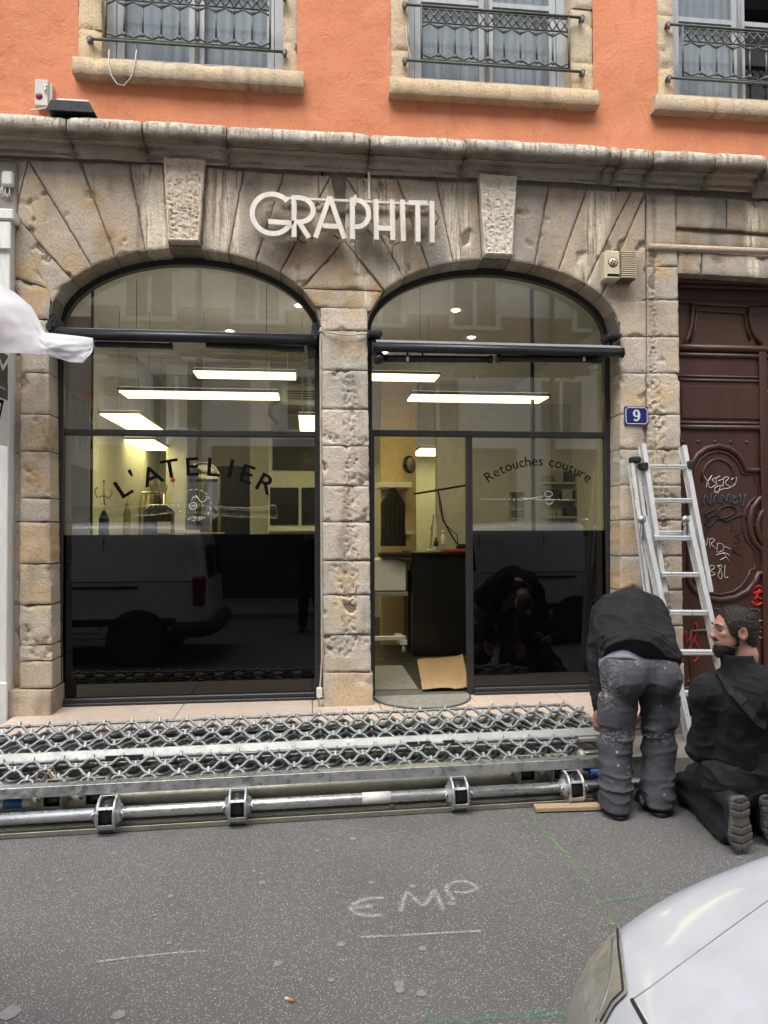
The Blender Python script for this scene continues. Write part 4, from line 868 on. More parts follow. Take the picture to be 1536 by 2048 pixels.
letter([[(x, zt_), (x, zb2)], [(x, zt_-sw/2), (x+.035, zt_-sw/2)]+arc_pts(x+.04, zt_-sw/2-rr, rr+.012, 90, -90, 14, rr)+[(x+.02, zt_-sw/2-2*rr)], [(x+.035, zt_-sw/2-2*rr), (S(618, 475)[0], zb2)]])
letter([[S(631, 475), S(659.5, 393)], [S(659.5, 393), S(689, 477)], [S(645, 451), S(676, 453)]])
x = S(705, 400)[0]; zt_, zb2 = S(705, 395)[1], S(705, 478)[1]; rr = (zt_-S(705, 458)[1])/2-sw/2
letter([[(x, zt_), (x, zb2)], [(x, zt_-sw/2), (x+.03, zt_-sw/2)]+arc_pts(x+.03, zt_-sw/2-rr, rr-.008, 90, -90, 14, rr)+[(x, zt_-sw/2-2*rr)]])
letter([[S(752, 398), S(753, 479)], [S(784.5, 399), S(786, 480)], [S(753, 456), S(786, 457)]])
letter([[S(805, 399), S(807, 482)]])
letter([[S(817, 405), S(855, 406)], [S(835.5, 406), S(836.5, 483)]])
letter([[S(864, 402), S(865, 485)]])
b = MB(); b.b2((A(560, 396, -.05).x, -.06, A(650, 400, -.05).z-.012), (A(862, 396, -.05).x, -.03, A(650, 400, -.05).z+.010), .003); b.build('mounting_rail', M_alu, sg)
b = MB(); xx = A(738, 380, -.03).x; b.b2((xx-.009, -.045, A(738, 400, -.03).z), (xx+.009, -.022, A(738, 345, -.03).z), .003); b.build('conduit', M_alu, sg)
M_cab = pm('dark_cable', (.06, .055, .05), .7, bmp=0)
for pts in (((573, 445), (582, 452), (580, 466), (568, 468)), ((592, 474), (606, 486), (620, 482), (626, 474)), ((668, 470), (676, 477), (684, 474)), ((735, 460), (748, 474), (760, 466)), ((775, 470), (790, 490), (806, 480)), ((792, 440), (797, 428), (806, 426)), ((828, 484), (838, 486)), ((870, 420), (878, 435), (870, 450))):
    b = MB(); b.tube([A(p[0], p[1], -.045-.02*(i % 2)) for i, p in enumerate(pts)], .005, 5); b.build('cable_loop', M_cab, sg)

# ================================================================== awnings
M_awn = pm('anthracite_coated_metal', (.022, .024, .027), .38, .2, var=.3, vs=10, bmp=.05)
M_awnf = pm('grey_awning_fabric', (.20, .20, .205), .85, var=.12, vs=12, bmp=.2, bs=200)
t = thing('awning', 'retracted black folding-arm awning across the left arched window', 'awning', A(370, 690, .1), 'retracted awnings')
ya = .02
b = MB(); p0, p1 = A(107, 668, ya), A(630, 682, ya); p1.z = p0.z; b.tube([p0, p1], .040, 14); b.box((p0+p1)/2+Vector((0, 0, .033)), ((p1-p0).x-.02, .05, .016), bev=.004); b.build('front_bar', M_awn, t)
b = MB(); b.tube([A(112, 664, ya+.10), A(628, 677, ya+.10)], .036, 12); b.build('fabric_roll', M_awnf, t)
for (xa, xb, ya_, yb_) in ((190, 342, 689, 693), (412, 605, 690, 699)):
    b = MB(); q0, q1 = A(xa, ya_, ya+.06), A(xb, yb_, ya+.06); b.box((q0+q1)/2, ((q1-q0).length, .05, .044), Matrix.Rotation(-math.atan2((q1-q0).z, (q1-q0).x), 3, 'Y'), bev=.008); b.box(q1, (.03, .056, .05), bev=.006); b.build('folding_arm', M_awn, t)
for (px, py, w_) in ((112, 655, .1), (630, 672, .09)):
    b = MB(); c = A(px, py, ya+.1); b.box(c, (w_*.6, .2, .16), bev=.015); b.box(c+Vector((0, -.1, -.02)), (.03, .10, .10), bev=.01); b.lathe(c+Vector((-.03, -.1, -.02)), (1, 0, 0), [(.03, 0), (.03, .06)], 12); b.build('bracket', M_awn, t)
b = MB(); c = A(622, 705, ya+.04); b.box(c, (.05, .05, .10), bev=.01); b.tube([c+Vector((-.03, 0, .04)), c+Vector((.03, 0, .04))], .015, 8); b.build('elbow_joint', M_awn, t)
t = thing('awning', 'retracted awning with grey fabric over the doorway window', 'awning', A(990, 700, 0), 'retracted awnings')
yb = -.10
b = MB(); p0, p1 = A(747, 694, yb), A(1244, 697, yb); p1.z = p0.z; b.tube([p0, p1], .036, 14); b.tube([p0, p0+Vector((-.008, 0, 0))], .041, 14); b.tube([p1, p1+Vector((.008, 0, 0))], .041, 14); b.build('front_bar', M_awn, t)
b = MB(); vs = []
for i in range(41):
    x = p0.x+.02+(p1.x-p0.x-.03)*i/40
    for (y, z) in ((yb-.018, .035), (yb+.01, .058+.004*noi(x*3, 1, 1)), (yb+.06, .075), (yb+.14, .085+.004*noi(x*5, 2, 2)), (yb+.19, .06), (yb+.16, .02)): vs.append((x, y, p0.z+z))
b.add(vs, [(i*6+k, (i+1)*6+k, (i+1)*6+k+1, i*6+k+1) for i in range(40) for k in range(5)], True); b.build('fabric', M_awnf, t)
for (xa, xb) in ((757, 985), (992, 1192)):
    b = MB(); q0, q1 = A(xa, 717, yb+.06), A(xb, 719, yb+.06); b.tube([q0, q1], .027, 10); b.tube([q0, q0+(q1-q0)*.04], .036, 10); b.tube([q1, q1+(q0-q1)*.04], .032, 10); b.build('folding_arm', M_awn, t)
for px in (757, 1196):
    b = MB(); c = A(px, 715, yb+.08); b.box(c, (.07, .12, .09), bev=.02); b.sphere(c+Vector((0, -.05, -.02)), .04, 10); b.build('elbow_joint', M_awn, t)
for (px, py) in ((748, 672), (1222, 676)):
    b = MB(); c = A(px, py, .02); b.box(c, (.12, .18, .05), bev=.015); b.box(c+Vector((.0, .06, -.05)), (.05, .12, .16), bev=.01); b.build('bracket', M_awn, t)
for px in (815, 845, 1150, 1175):
    b = MB(); c = A(px, 708, yb+.05); b.box(c, (.012, .03, .07), bev=.003); b.build('hanger_strap', M_awn, t)
for px in (815, 1168):
    b = MB(); c = A(px, 718, yb+.030); b.box(c, (.02, .012, .035), bev=.002); b.build('white_tag', M_whitep, t)

# ================================================================== small things on the wall
M_beige = pm('aged_beige_plastic', (.60, .52, .36), .5, var=.08, vs=6, bmp=.08)
t = thing('alarm_siren', 'beige slatted alarm siren box on the stone right of the arch', 'alarm', A(1240, 560, -.06))
ax0, ax1, az0, az1 = A(1211, 500, -.12).x, A(1273, 500, -.12).x, A(1240, 558, -.12).z, A(1240, 500, -.12).z; xs_ = ax0+(ax1-ax0)*.50
b = MB(); b.b2((ax0, -.11, az0), (xs_-.001, 0, az1), .012); b.build('housing', M_beige, t)
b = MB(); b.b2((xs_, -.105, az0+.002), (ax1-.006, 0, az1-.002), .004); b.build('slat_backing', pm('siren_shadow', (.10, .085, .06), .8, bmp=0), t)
for k in range(13):
    z = az1-.012-(az1-az0-.03)*k/12; b = MB(); b.b2((xs_+.001, -.125, z-.0045), (ax1, -.004, z+.0045), .002); b.build('slat', M_beige, t)
b = MB(); c = Vector(((ax0+xs_)/2, -.112, (az0+az1)/2+.02)); b.lathe(c, (0, -1, 0), [(.040, 0), (.040, .001)], 24); b.build('emblem_ring', M_vinyl, t)
b = MB(); b.lathe(c+Vector((0, -.001, 0)), (0, -1, 0), [(.035, 0), (.035, .001)], 24); b.build('emblem_disc', M_beige, t)
b = MB()
for k in range(4):
    r = Matrix.Rotation(k*math.pi/2+.2, 3, 'Y'); b.box(c+Vector((0, -.0025, 0))+r @ Vector((.012, 0, .008)), (.016, .001, .009), r)
b.build('emblem_mark', M_vinyl, t)
b = MB(); b.b2((ax0+.018, -.1125, az0+.025), (xs_-.012, -.111, az0+.043)); b.build('caption_strip', M_vinyl, t)
M_enam = pm('blue_enamel', (.012, .018, .14), .18, var=.1, bmp=.04, spec=.6)
t = thing('house_number_plate', 'blue enamel plate with white number nine on the stone pier', 'number plate', A(1272, 848, -.01))
nx0, nx1, nz0, nz1 = A(1249, 812, -.015).x, A(1296, 812, -.015).x, A(1272, 850, -.015).z, A(1272, 813, -.015).z
b = MB(); b.b2((nx0, -.018, nz0), (nx1, .0, nz1), .004); b.build('plate', M_enam, t)
b = MB(); i_ = .010; q = [(nx0+i_+.015, nz0+i_), (nx1-i_-.015, nz0+i_), (nx1-i_, nz0+i_+.015), (nx1-i_, nz1-i_-.015), (nx1-i_-.015, nz1-i_), (nx0+i_+.015, nz1-i_), (nx0+i_, nz1-i_-.015), (nx0+i_, nz0+i_+.015)]
for k in range(8): a, c = q[k], q[(k+1) % 8]; stroke(b, [a, c], .005, -.0192, -.0178)
b.build('border', M_wvinyl, t)
b = MB(); c = ((nx0+nx1)/2, (nz0+nz1)/2); cw = .0105
def vstroke(b, pts, ws, y0, y1):
    n_ = len(pts)
    for i in range(n_-1):
        a, d = Vector(pts[i]), Vector(pts[i+1]); tt = (d-a).normalized(); n2 = Vector((-tt.y, tt.x)); w0, w1_ = ws[i], ws[i+1]
        vs = [a+n2*w0, d+n2*w1_, d-n2*w1_, a-n2*w0]; b.add([(v.x, y0, v.y) for v in vs]+[(v.x, y1, v.y) for v in vs], [(0, 1, 2, 3), (0, 4, 5, 1), (2, 6, 7, 3)])
ov = arc_pts(c[0]-.001, c[1]+.019, .021, 0, 360, 24, .025); vstroke(b, ov, [.004+.006*abs(math.cos(rad(15*k))) for k in range(25)], -.0193, -.018)
tl_ = [(c[0]+.021, c[1]+.02), (c[0]+.022, c[1]-.005), (c[0]+.014, c[1]-.030), (c[0]-.004, c[1]-.042), (c[0]-.018, c[1]-.036)]; vstroke(b, tl_, [.009, .0095, .008, .0055, .003], -.0194, -.018); b.lathe((c[0]-.017, -.0175, c[1]-.034), (0, -1, 0), [(.008, 0), (.008, .0021)], 12)
b.build('numeral', M_wvinyl, t)
# sensor box and floodlight above the cornice, junction box at the left end
M_lgrey = pm('light_grey_housing', (.55, .54, .50), .5, var=.12, vs=9, bmp=.1)
t = thing('wall_sensor', 'pale grey sensor box with round red eye on the orange wall', 'sensor', A(87, 215, -.03))
b = MB(); b.b2((A(70, 190, -.06).x, -.07, A(87, 213, -.06).z), (A(97, 190, -.06).x, -.015, A(87, 160, -.06).z), .006); b.build('housing', M_lgrey, t)
b = MB(); b.b2((A(98, 190, -.05).x, -.05, A(87, 211, -.06).z), (A(104, 190, -.05).x, -.012, A(87, 165, -.06).z), .004); b.build('cover', M_lgrey, t)
b = MB(); b.lathe(A(78, 192, -.071), (0, -1, 0), [(.026, -.003), (.026, .002), (.020, .004)], 18); b.build('red_eye', pm('red_lens', (.16, .01, .02), .25, bmp=0), t)
b = MB(); c = A(91, 172, -.075); b.tube([c, c+Vector((0, 0, -.05))], .006, 6); b.sphere(c, .011, 8); b.build('switch', M_chrome, t)
t = thing('floodlight', 'flat black and grey floodlight standing on the stone cornice', 'floodlight', A(145, 230, -.15))
zc_ = zb0+.02; fxa, fxb = A(97, 220, -.18).x, A(194, 220, -.18).x
b = MB(); pts = [(fxa, zc_), (fxb, zc_), (fxb-.04, zc_+.075), (fxa+.035, zc_+.075)]; b.prism(pts, -.235, -.03); b.build('lamp_body', M_awn, t)
b = MB(); b.b2((fxa+.055, -.20, zc_+.077), (fxb-.05, -.04, zc_+.115), .012); b.build('gear_box', M_lgrey, t)
b = MB(); b.tube([A(60, 220, -.03), A(75, 219, -.06), A(95, 215, -.07), A(110, 211, -.08)], .006, 6); b.build('cable', M_lgrey, t)
t = thing('junction_box', 'white junction box with looped wires at the far left', 'junction box', A(14, 375, 0))
b = MB(); b.b2((A(2, 350, -.06).x, -.06, A(14, 370, -.06).z), (A(25, 350, -.06).x, .05, A(14, 341, -.06).z), .012); b.build('housing', M_whitep, t)
for k, (dx, dz) in enumerate(((0, 0), (6, 4), (-4, 2))):
    b = MB(); b.tube([A(8+dx*.5, 370, -.03), A(4+dx, 380+dz, -.04), A(10+dx, 391+dz, -.04), A(20, 386+dz, -.04), A(18, 370, -.03)], .0045, 6); b.build('wire', M_lgrey, t)
# cables
M_cable = pm('cream_cable', (.50, .45, .33), .6, var=.15, vs=20, bmp=0)
b = MB(); b.tube([A(637, 662, .02), A(650, 663, -.02), A(680, 669, -.03), A(705, 670, -.03), A(728, 667, -.02), A(742, 674, .0)], .006, 6); simple('loose_cable', b, M_cable, 'cream cable slung across the top of the middle pier', 'cable')
t = thing('socket_cable', 'cream cable running down the left side of the middle pier to a socket', 'cable', A(642, 1410, 0))
b = MB(); b.tube([A(641, 655, .03)]+[A(640.5+(k*.35), 690+k*70, -.006) for k in range(10)]+[A(640, 1380, -.012), A(637, 1400, -.02), A(639, 1412, -.02), A(643, 1404, -.02)], .0065, 6); b.build('cord', M_cable, t)
b = MB(); b.box(A(639, 1385, -.03), (.045, .04, .08), bev=.008); b.build('socket', M_whitep, t)
b = MB(); b.tube([A(218, 100, -.07), A(217, 125, -.12), A(222, 150, -.125), A(234, 168, -.125), A(248, 171, -.125), A(262, 155, -.125), A(270, 125, -.12), A(273, 100, -.07)], .004, 6); simple('window_cable', b, M_lgrey, 'thin pale cable loop dangling from the left upstairs window', 'cable')
b = MB(); b.tube([A(826, 140, -.03), A(820, 110, -.03), A(813, 80, -.03), A(813, 52, -.05), A(816, 47, -.05), A(818, 60, -.05), A(818, 90, -.04)], .004, 6); b.tube([A(888, 145, -.02), A(889, 90, -.02), A(890, 45, -.02)], .003, 5); simple('window_cable', b, M_lgrey, 'pale cable hanging beside the middle upstairs window rail', 'cable')
# left neighbour: white timber shop front edge, sheet hanging from it, agency board
M_wpaint = pm('white_timber_paint', (.74, .73, .70), .5, var=.08, vs=6, bmp=.15, bs=40, stretch=(1, 1, .15))
t = thing('neighbour_shopfront', 'white painted timber pilaster of the shop next door', 'pilaster', A(5, 1450, 0))
nxr = A(19, 900, -.06).x; b = MB(); b.b2((nxr-1.4, -.08, .15), (nxr, .1, A(5, 442, -.08).z), .006); b.build('panel', M_wpaint, t)
b = MB(); b.b2((nxr-1.4, -.115, A(5, 442, -.08).z), (nxr+.035, .1, A(5, 420, -.08).z), .01); b.build('cap', M_wpaint, t)
b = MB(); b.b2((nxr-1.4, -.105, A(5, 500, -.08).z), (nxr+.012, -.082, A(5, 445, -.08).z), .006); b.build('necking', M_wpaint, t)
b = MB(); b.b2((nxr-1.4, -.10, .15), (nxr+.012, -.082, A(5, 1365, -.08).z), .004); b.build('plinth', M_wpaint, t)
b = MB(); b.b2((nxr-1.4, -.02, A(5, 418, -.08).z), (nxr+.02, .1, A(5, 325, -.0).z), .01); b.build('fascia', M_step, t)
t = thing('agency_board', 'white and dark letting board fixed beside the white pilaster', 'sign', A(8, 880, -.3))
bx = nxr+.012; yo, yi = -1.62, -.12; zt_, zb_2 = A(22, 703, -.12).z, A(22, 893, -.12).z; V_y = Vector((0, 1, 0)); H_ = zt_-zb_2
zt_ += .28
M_bw = pm('board_white', (.78, .78, .77), .45, bmp=0, var=.04); M_bd = pm('board_dark', (.045, .045, .048), .4, bmp=0); M_br = pm('board_red', (.62, .055, .03), .4, bmp=0)
b = MB(); b.b2((bx-.012, yo, zb_2), (bx, yi, zt_), .002); b.build('panel', M_bw, t)
zr0, zd0 = zb_2+H_*.98, zb_2+H_*.48
b = MB(); b.b2((bx-.003, yo+.02, zr0), (bx+.0012, yi-.01, zt_-.02)); b.build('red_field', M_br, t)
b = MB(); b.b2((bx-.003, yo+.02, zd0), (bx+.0014, yi-.01, zr0-.02)); b.build('dark_field', M_bd, t)
b = MB(); put_text(b, 'DISPONIBLE', (bx+.0016, yo+.07, zr0+.07), .155, V_y, ZU, .01, .98); b.build('red_lettering', M_bd, t)
b = MB(); put_text(b, 'OMNIUM', (bx+.0018, yo+.07, zd0+.12), .21, V_y, ZU, .0, 1.32); b.b2((bx+.001, yi-.7, zd0+.07), (bx+.0018, yi-.06, zd0+.078)); b.build('white_lettering', M_wvinyl, t)
b = MB(); put_text(b, '04 78 42 3 17', (bx+.0016, yo+.07, zb_2+.16), .17, V_y, ZU, .012, 1.02); b.build('black_lettering', M_vinyl, t)
# white sheet blowing out at the left edge
M_sheet = pm('white_fleece_sheet', (.78, .79, .82), .9, var=.05, vs=30, bmp=.3, bs=120, bd=.003)
top_l = [(-90, 500), (0, 568), (30, 585), (62, 612), (78, 640), (90, 665), (130, 669), (165, 673), (186, 676), (187, 690)]
bot_l = [(-90, 700), (0, 706), (30, 706), (62, 707), (78, 709), (90, 711), (115, 716), (140, 724), (166, 726), (184, 705)]
vs = []; n = len(top_l); m_ = 30; tri = lambda q: abs((q % 1)*2-1)
def ip(L_, u):
    u *= len(L_)-1; i = min(int(u), len(L_)-2); f_ = u-i; return (L_[i][0]+(L_[i+1][0]-L_[i][0])*f_, L_[i][1]+(L_[i+1][1]-L_[i][1])*f_)
NU = 110
for lay in (0, 1):
    for i in range(NU+1):
        u = i/NU; a, c = ip(top_l, u), ip(bot_l, u)
        for j in range(m_+1):
            v = j/m_; Yd = -.42-.012*math.sin(v*math.pi)+.012*tri(u*1.7+v*.8)+.006*tri(v*1.3-u*2.1+.3)*(.3+.7*v)+.0015*tri(v*4+u*3)+.003*noi(u*13, v*6, 2)-.02*u-.035*(1 if u > .56 else 0)*math.exp(-max(0, u-.56)*5)+(.004 if lay else 0)
            vs.append(A(a[0]+(c[0]-a[0])*v, a[1]+(c[1]-a[1])*v, Yd))
w1 = m_+1; fs = [(i*w1+j, (i+1)*w1+j, (i+1)*w1+j+1, i*w1+j+1) for i in range(NU) for j in range(m_)]; fs += [tuple(k+(NU+1)*w1 for k in f) for f in fs]
o = mesh_obj('protective_sheet', vs, fs, M_sheet, None, True); tag(o, 'white fleece sheet blowing out from the left edge past the arch', 'sheet')
# ================================================================== carriage door (part of the building)
M_door = pm('oxblood_door_paint', (.050, .0185, .0135), .42, var=.22, vs=4, bmp=.18, bs=45, stretch=(1, 1, .25), col2=(.070, .027, .019))
M_door2 = pm('brown_transom_wood', (.075, .032, .016), .5, var=.25, vs=5, bmp=.2, bs=45, stretch=(.2, 1, 1), col2=(.055, .024, .013))
DY = .20
d = MB(); d.b2((XD0, DY, .17), (XD1, DY+.08, A(1420, 692, DY).z)); door = d.build('carriage_door', M_door, bld); door['label'] = 'oxblood red panelled carriage door covered in graffiti tags'
D = lambda px, py, dy=0.0: A(px, py, DY+dy)
dzt = A(1420, 546, DY).z
d = MB(); d.b2((XD0, DY+.03, A(1420, 690, DY).z), (XD1, DY+.08, zdoor+.03)); d.build('transom_panel', M_door2, door)
for k, (py, h, pr) in enumerate(((549, .10, .11), (560, .05, .085), (570, .035, .06), (600, .03, .03))):
    z = A(1420, py, DY).z; d = MB(); d.b2((XD0+.0+.012*k, DY-.03-pr+.06, z-h), (XD1, DY+.029, z+.01*(k == 0)), .012); d.build('transom_moulding', M_door2, door)
def mould(name, pts, r, flat=.6, closed=False, mat=None, dy=0.0, n=8):
    b = MB(); P_ = [D(p[0], p[1], dy) for p in pts]; b.tube(P_, r, n, closed=closed); return b.build(name, mat or M_door, door)
mould('panel_moulding', [(1368, 690), (1376, 676), (1383, 650), (1385, 618), (1384, 606), (1497, 612), (1500, 640), (1508, 668), (1522, 690)], .018, mat=M_door2, dy=.02)
mould('panel_moulding', [(1380, 684), (1390, 660), (1393, 620), (1489, 626), (1492, 650), (1500, 680)], .010, mat=M_door2, dy=.02)
xa, xb = XD0, XD1
for (py, r) in ((697, .035), (711, .022), (753, .010), (761, .012), (846, .014), (855, .024)):
    z = A(1420, py, DY).z; b = MB(); b.tube([(xa, DY, z), (xb, DY, z)], r, 10); b.build('rail_moulding', M_door, door)
z0, z1 = A(1420, 838, DY).z, A(1420, 772, DY).z; b = MB(); b.b2((D(1362, 800).x, DY-.012, z0), (D(1524, 800).x, DY+.001, z1), .008); b.build('raised_panel', M_door, door)
c = D(1545, 806); b = MB(); b.lathe(c+Vector((0, .01, 0)), (0, -1, 0), [(.115, 0), (.12, .02), (.11, .04), (.095, .035), (.085, .02), (.07, .03), (.0, .045)], 28); b.build('round_boss', M_door, door)
zs_ = D(1432, 884).z; xs0 = D(1397, 884).x; step = (D(1525, 884).x-xs0)/4
for k in range(-1, 9):
    if xs0+k*step > XD1-.05: break
    b = MB(); b.sphere((xs0+k*step, DY, zs_), .017, 10, (1, .7, 1)); b.build('stud', M_door, door)
cxp = D(1435, 1000).x
# shaped bolection moulding of the big panel
arch = [(1378, 1010), (1378, 985), (1378, 950), (1383, 928), (1394, 910), (1412, 897), (1435, 892), (1458, 897), (1476, 910), (1487, 928), (1491, 940), (1508, 941), (1526, 939), (1528, 962), (1529, 990), (1516, 1000), (1504, 1018), (1499, 1040), (1500, 1064), (1508, 1085), (1522, 1098), (1528, 1110), (1527, 1145), (1516, 1147), (1510, 1163), (1495, 1182), (1470, 1195), (1440, 1200), (1410, 1195), (1388, 1180), (1378, 1165), (1378, 1090)]
mould('bolection_moulding', arch, .026, closed=True, n=8); 
inn = [(1435+(x-1435)*.86+(0 if x < 1495 else -4), 1045+(y-1045)*.93) for x, y in arch]
mould('inner_moulding', inn, .011, closed=True, n=6)
mould('inner_arch', [(1404, 962), (1405, 945), (1412, 930), (1424, 921), (1436, 918), (1450, 922), (1462, 932), (1468, 948), (1469, 962)], .012, n=6)
b = MB(); b.lathe(D(1560, 1055), (0, -1, 0), [(.235, 0), (.24, .025), (.22, .04), (.20, .02), (.17, .012), (.0, .03)], 32); b.build('medallion', M_door, door)
mould('lower_panel_moulding', [(1382, 1470), (1382, 1262), (1526, 1255), (1526, 1470)], .02)
b = MB(); xm_ = (XD0+XD1)/2; b.b2((xm_-.035, DY-.035, .175), (xm_+.035, DY-.001, A(1420, 690, DY).z-.05), .012); b.build('meeting_stile', M_door, door)
b = MB(); b.b2((XD0+.001, DY-.025, .172), (XD1-.001, DY-.001, .36), .01); b.build('kick_board', M_door, door)
# graffiti tags
def tagline(strokes, wd, mat, name='graffiti_tag'):
    b = MB()
    for s_ in strokes:
        P_ = [D(p[0], p[1], -.004) for p in s_]; Q = []
        for i in range(len(P_)-1):
            p0, p1, p2, p3 = P_[max(0, i-1)], P_[i], P_[i+1], P_[min(len(P_)-1, i+2)]
            for k in range(4):
                t_ = k/4; Q.append(.5*((2*p1)+(-p0+p2)*t_+(2*p0-5*p1+4*p2-p3)*t_*t_+(-p0+3*p1-3*p2+p3)*t_**3))
        Q.append(P_[-1]); b.tube(Q, wd, 4, flat=1)
    b.build(name, mat, door)
g_w, g_k, g_r, g_b, g_g, g_y = [pm('spray_'+n_, c_, .6, bmp=0, var=.2, vs=25) for n_, c_ in (('white', (.55, .52, .48)), ('black', (.010, .009, .009)), ('red', (.50, .018, .012)), ('blue', (.035, .075, .11)), ('green', (.03, .14, .08)), ('yellow', (.45, .28, .01)))]
tagline([[(1408, 952), (1416, 962), (1424, 950), (1416, 962), (1412, 976)], [(1434, 955), (1424, 960), (1432, 968), (1420, 976), (1416, 965)], [(1440, 952), (1432, 958), (1436, 972), (1446, 970)], [(1436, 962), (1446, 958)], [(1446, 976), (1448, 956), (1458, 956), (1450, 966), (1462, 974)], [(1462, 960), (1472, 954), (1470, 968), (1458, 976), (1446, 978), (1432, 984), (1430, 976), (1440, 972), (1436, 986), (1428, 984)]], .0035, g_w)
tagline([[(1407, 1012), (1410, 990), (1420, 1010), (1423, 986)], [(1426, 1008), (1432, 990), (1440, 1008)], [(1444, 1008), (1444, 990), (1452, 1002), (1458, 988), (1462, 1008)], [(1468, 990), (1466, 1006), (1476, 1004)], [(1466, 996), (1474, 994)], [(1480, 988), (1484, 1014), (1491, 988)]], .006, g_b)
tagline([[(1398, 1050), (1405, 1065), (1418, 1040), (1410, 1030), (1420, 1022), (1432, 1018)], [(1430, 1038), (1450, 1036), (1468, 1026), (1470, 1016), (1456, 1012), (1440, 1018), (1434, 1032), (1422, 1050), (1412, 1052), (1416, 1036), (1432, 1030), (1450, 1042), (1470, 1034), (1488, 1030), (1496, 1042), (1508, 1052), (1516, 1044), (1512, 1028), (1500, 1022)], [(1390, 1018), (1392, 1035), (1398, 1026)], [(1392, 1058), (1402, 1070), (1414, 1062)]], .0085, g_k)
tagline([[(1466, 1048), (1462, 1062), (1472, 1060)], [(1480, 1068), (1470, 1072), (1480, 1080), (1470, 1086)], [(1468, 1092), (1466, 1108)], [(1478, 1092), (1467, 1100), (1482, 1112)]], .003, g_k)
tagline([[(1403, 1094), (1408, 1078), (1412, 1092), (1416, 1076)], [(1420, 1096), (1420, 1078), (1430, 1080), (1422, 1088), (1434, 1098)], [(1436, 1086), (1434, 1104), (1446, 1100), (1446, 1090), (1436, 1086)], [(1432, 1110), (1450, 1106), (1460, 1112)], [(1440, 1120), (1452, 1114)], [(1446, 1092), (1462, 1098)], [(1446, 1104), (1458, 1122)]], .003, g_w)
tagline([[(1421, 1152), (1420, 1132), (1430, 1134), (1422, 1142), (1431, 1148), (1421, 1152)], [(1434, 1132), (1444, 1132), (1436, 1150), (1442, 1158), (1444, 1148), (1436, 1132)], [(1450, 1130), (1449, 1154), (1456, 1154)]], .0035, g_w)
tagline([[(1496, 1190), (1506, 1178), (1518, 1172), (1526, 1180), (1512, 1190), (1524, 1198), (1534, 1186), (1530, 1172)], [(1504, 1204), (1512, 1210), (1524, 1206), (1532, 1196)], [(1506, 1186), (1520, 1184)], [(1510, 1200), (1520, 1178)]], .011, g_r)
tagline([[(1372, 1262), (1374, 1285), (1382, 1270), (1384, 1290), (1394, 1260), (1390, 1246)], [(1376, 1300), (1388, 1282), (1398, 1300), (1394, 1318), (1382, 1322), (1376, 1300)]], .008, g_r)
tagline([[(1428, 1217), (1450, 1219), (1480, 1218), (1518, 1219), (1518, 1224)]], .005, g_g)
tagline([[(1376, 1352), (1380, 1368), (1384, 1366)], [(1374, 1362), (1386, 1360)], [(1400, 1356), (1396, 1368), (1406, 1366), (1404, 1354), (1400, 1356)]], .003, g_y)
tagline([[(1520, 1262), (1526, 1268), (1522, 1276), (1516, 1270), (1520, 1262)], [(1530, 1256), (1530, 1290)], [(1510, 1242), (1536, 1240)]], .003, g_w)
# ================================================================== dismantled roller grilles lying in the road
M_galv = pm('galvanised_steel', (.50, .52, .52), .36, .85, var=.22, vs=9, bmp=.15, bs=60, rv=.16, col2=(.66, .68, .68))
M_galvd = pm('weathered_galvanised_rod', (.185, .20, .20), .5, .45, var=.35, vs=14, bmp=.15, bs=120, rv=.14, col2=(.33, .355, .355))
M_clip = pm('grey_link_clip', (.30, .325, .325), .5, .45, var=.3, vs=30, bmp=.1)
M_galvb = pm('old_galvanised_box', (.42, .40, .33), .55, .6, var=.2, vs=7, bmp=.2, bs=80)
M_bluem = pm('blue_motor_sleeve', (.01, .10, .30), .45, bmp=0); M_rubber = pm('black_rubber', (.018, .018, .018), .75, bmp=.2)
g0, g1 = G(0, 1679, 0), G(1210, 1605, 0); GU = (g1-g0).normalized(); GV = Vector((-GU.y, GU.x, 0))       # along the pile / towards the shop
X_L, X_R = -.75, (g1-g0).length
def GP(a, s, z): return g0+GU*a+GV*s+Vector((0, 0, z))
def along(px, s, z):
    """distance along the pile of the point seen at photo column px, for offset s and height z"""
    lo, hi = -3.0, 8.0
    for _ in range(40):
        md = (lo+hi)/2
        if PX(GP(md, s, z))[0] < px: lo = md
        else: hi = md
    return lo
WL = .178
def wave_mesh(amp, n_w, r, phase, tilt):
    b = MB(); pts = []; seg = 10
    for i in range(n_w*seg+1):
        a = i/seg*WL; q = 2*math.pi*i/seg+phase; s_ = math.sin(q); w_ = math.copysign(abs(s_)**.8, s_)*amp
        pts.append((a, w_*math.cos(tilt), w_*math.sin(tilt)))
    b.tube(pts, r, 6); return b
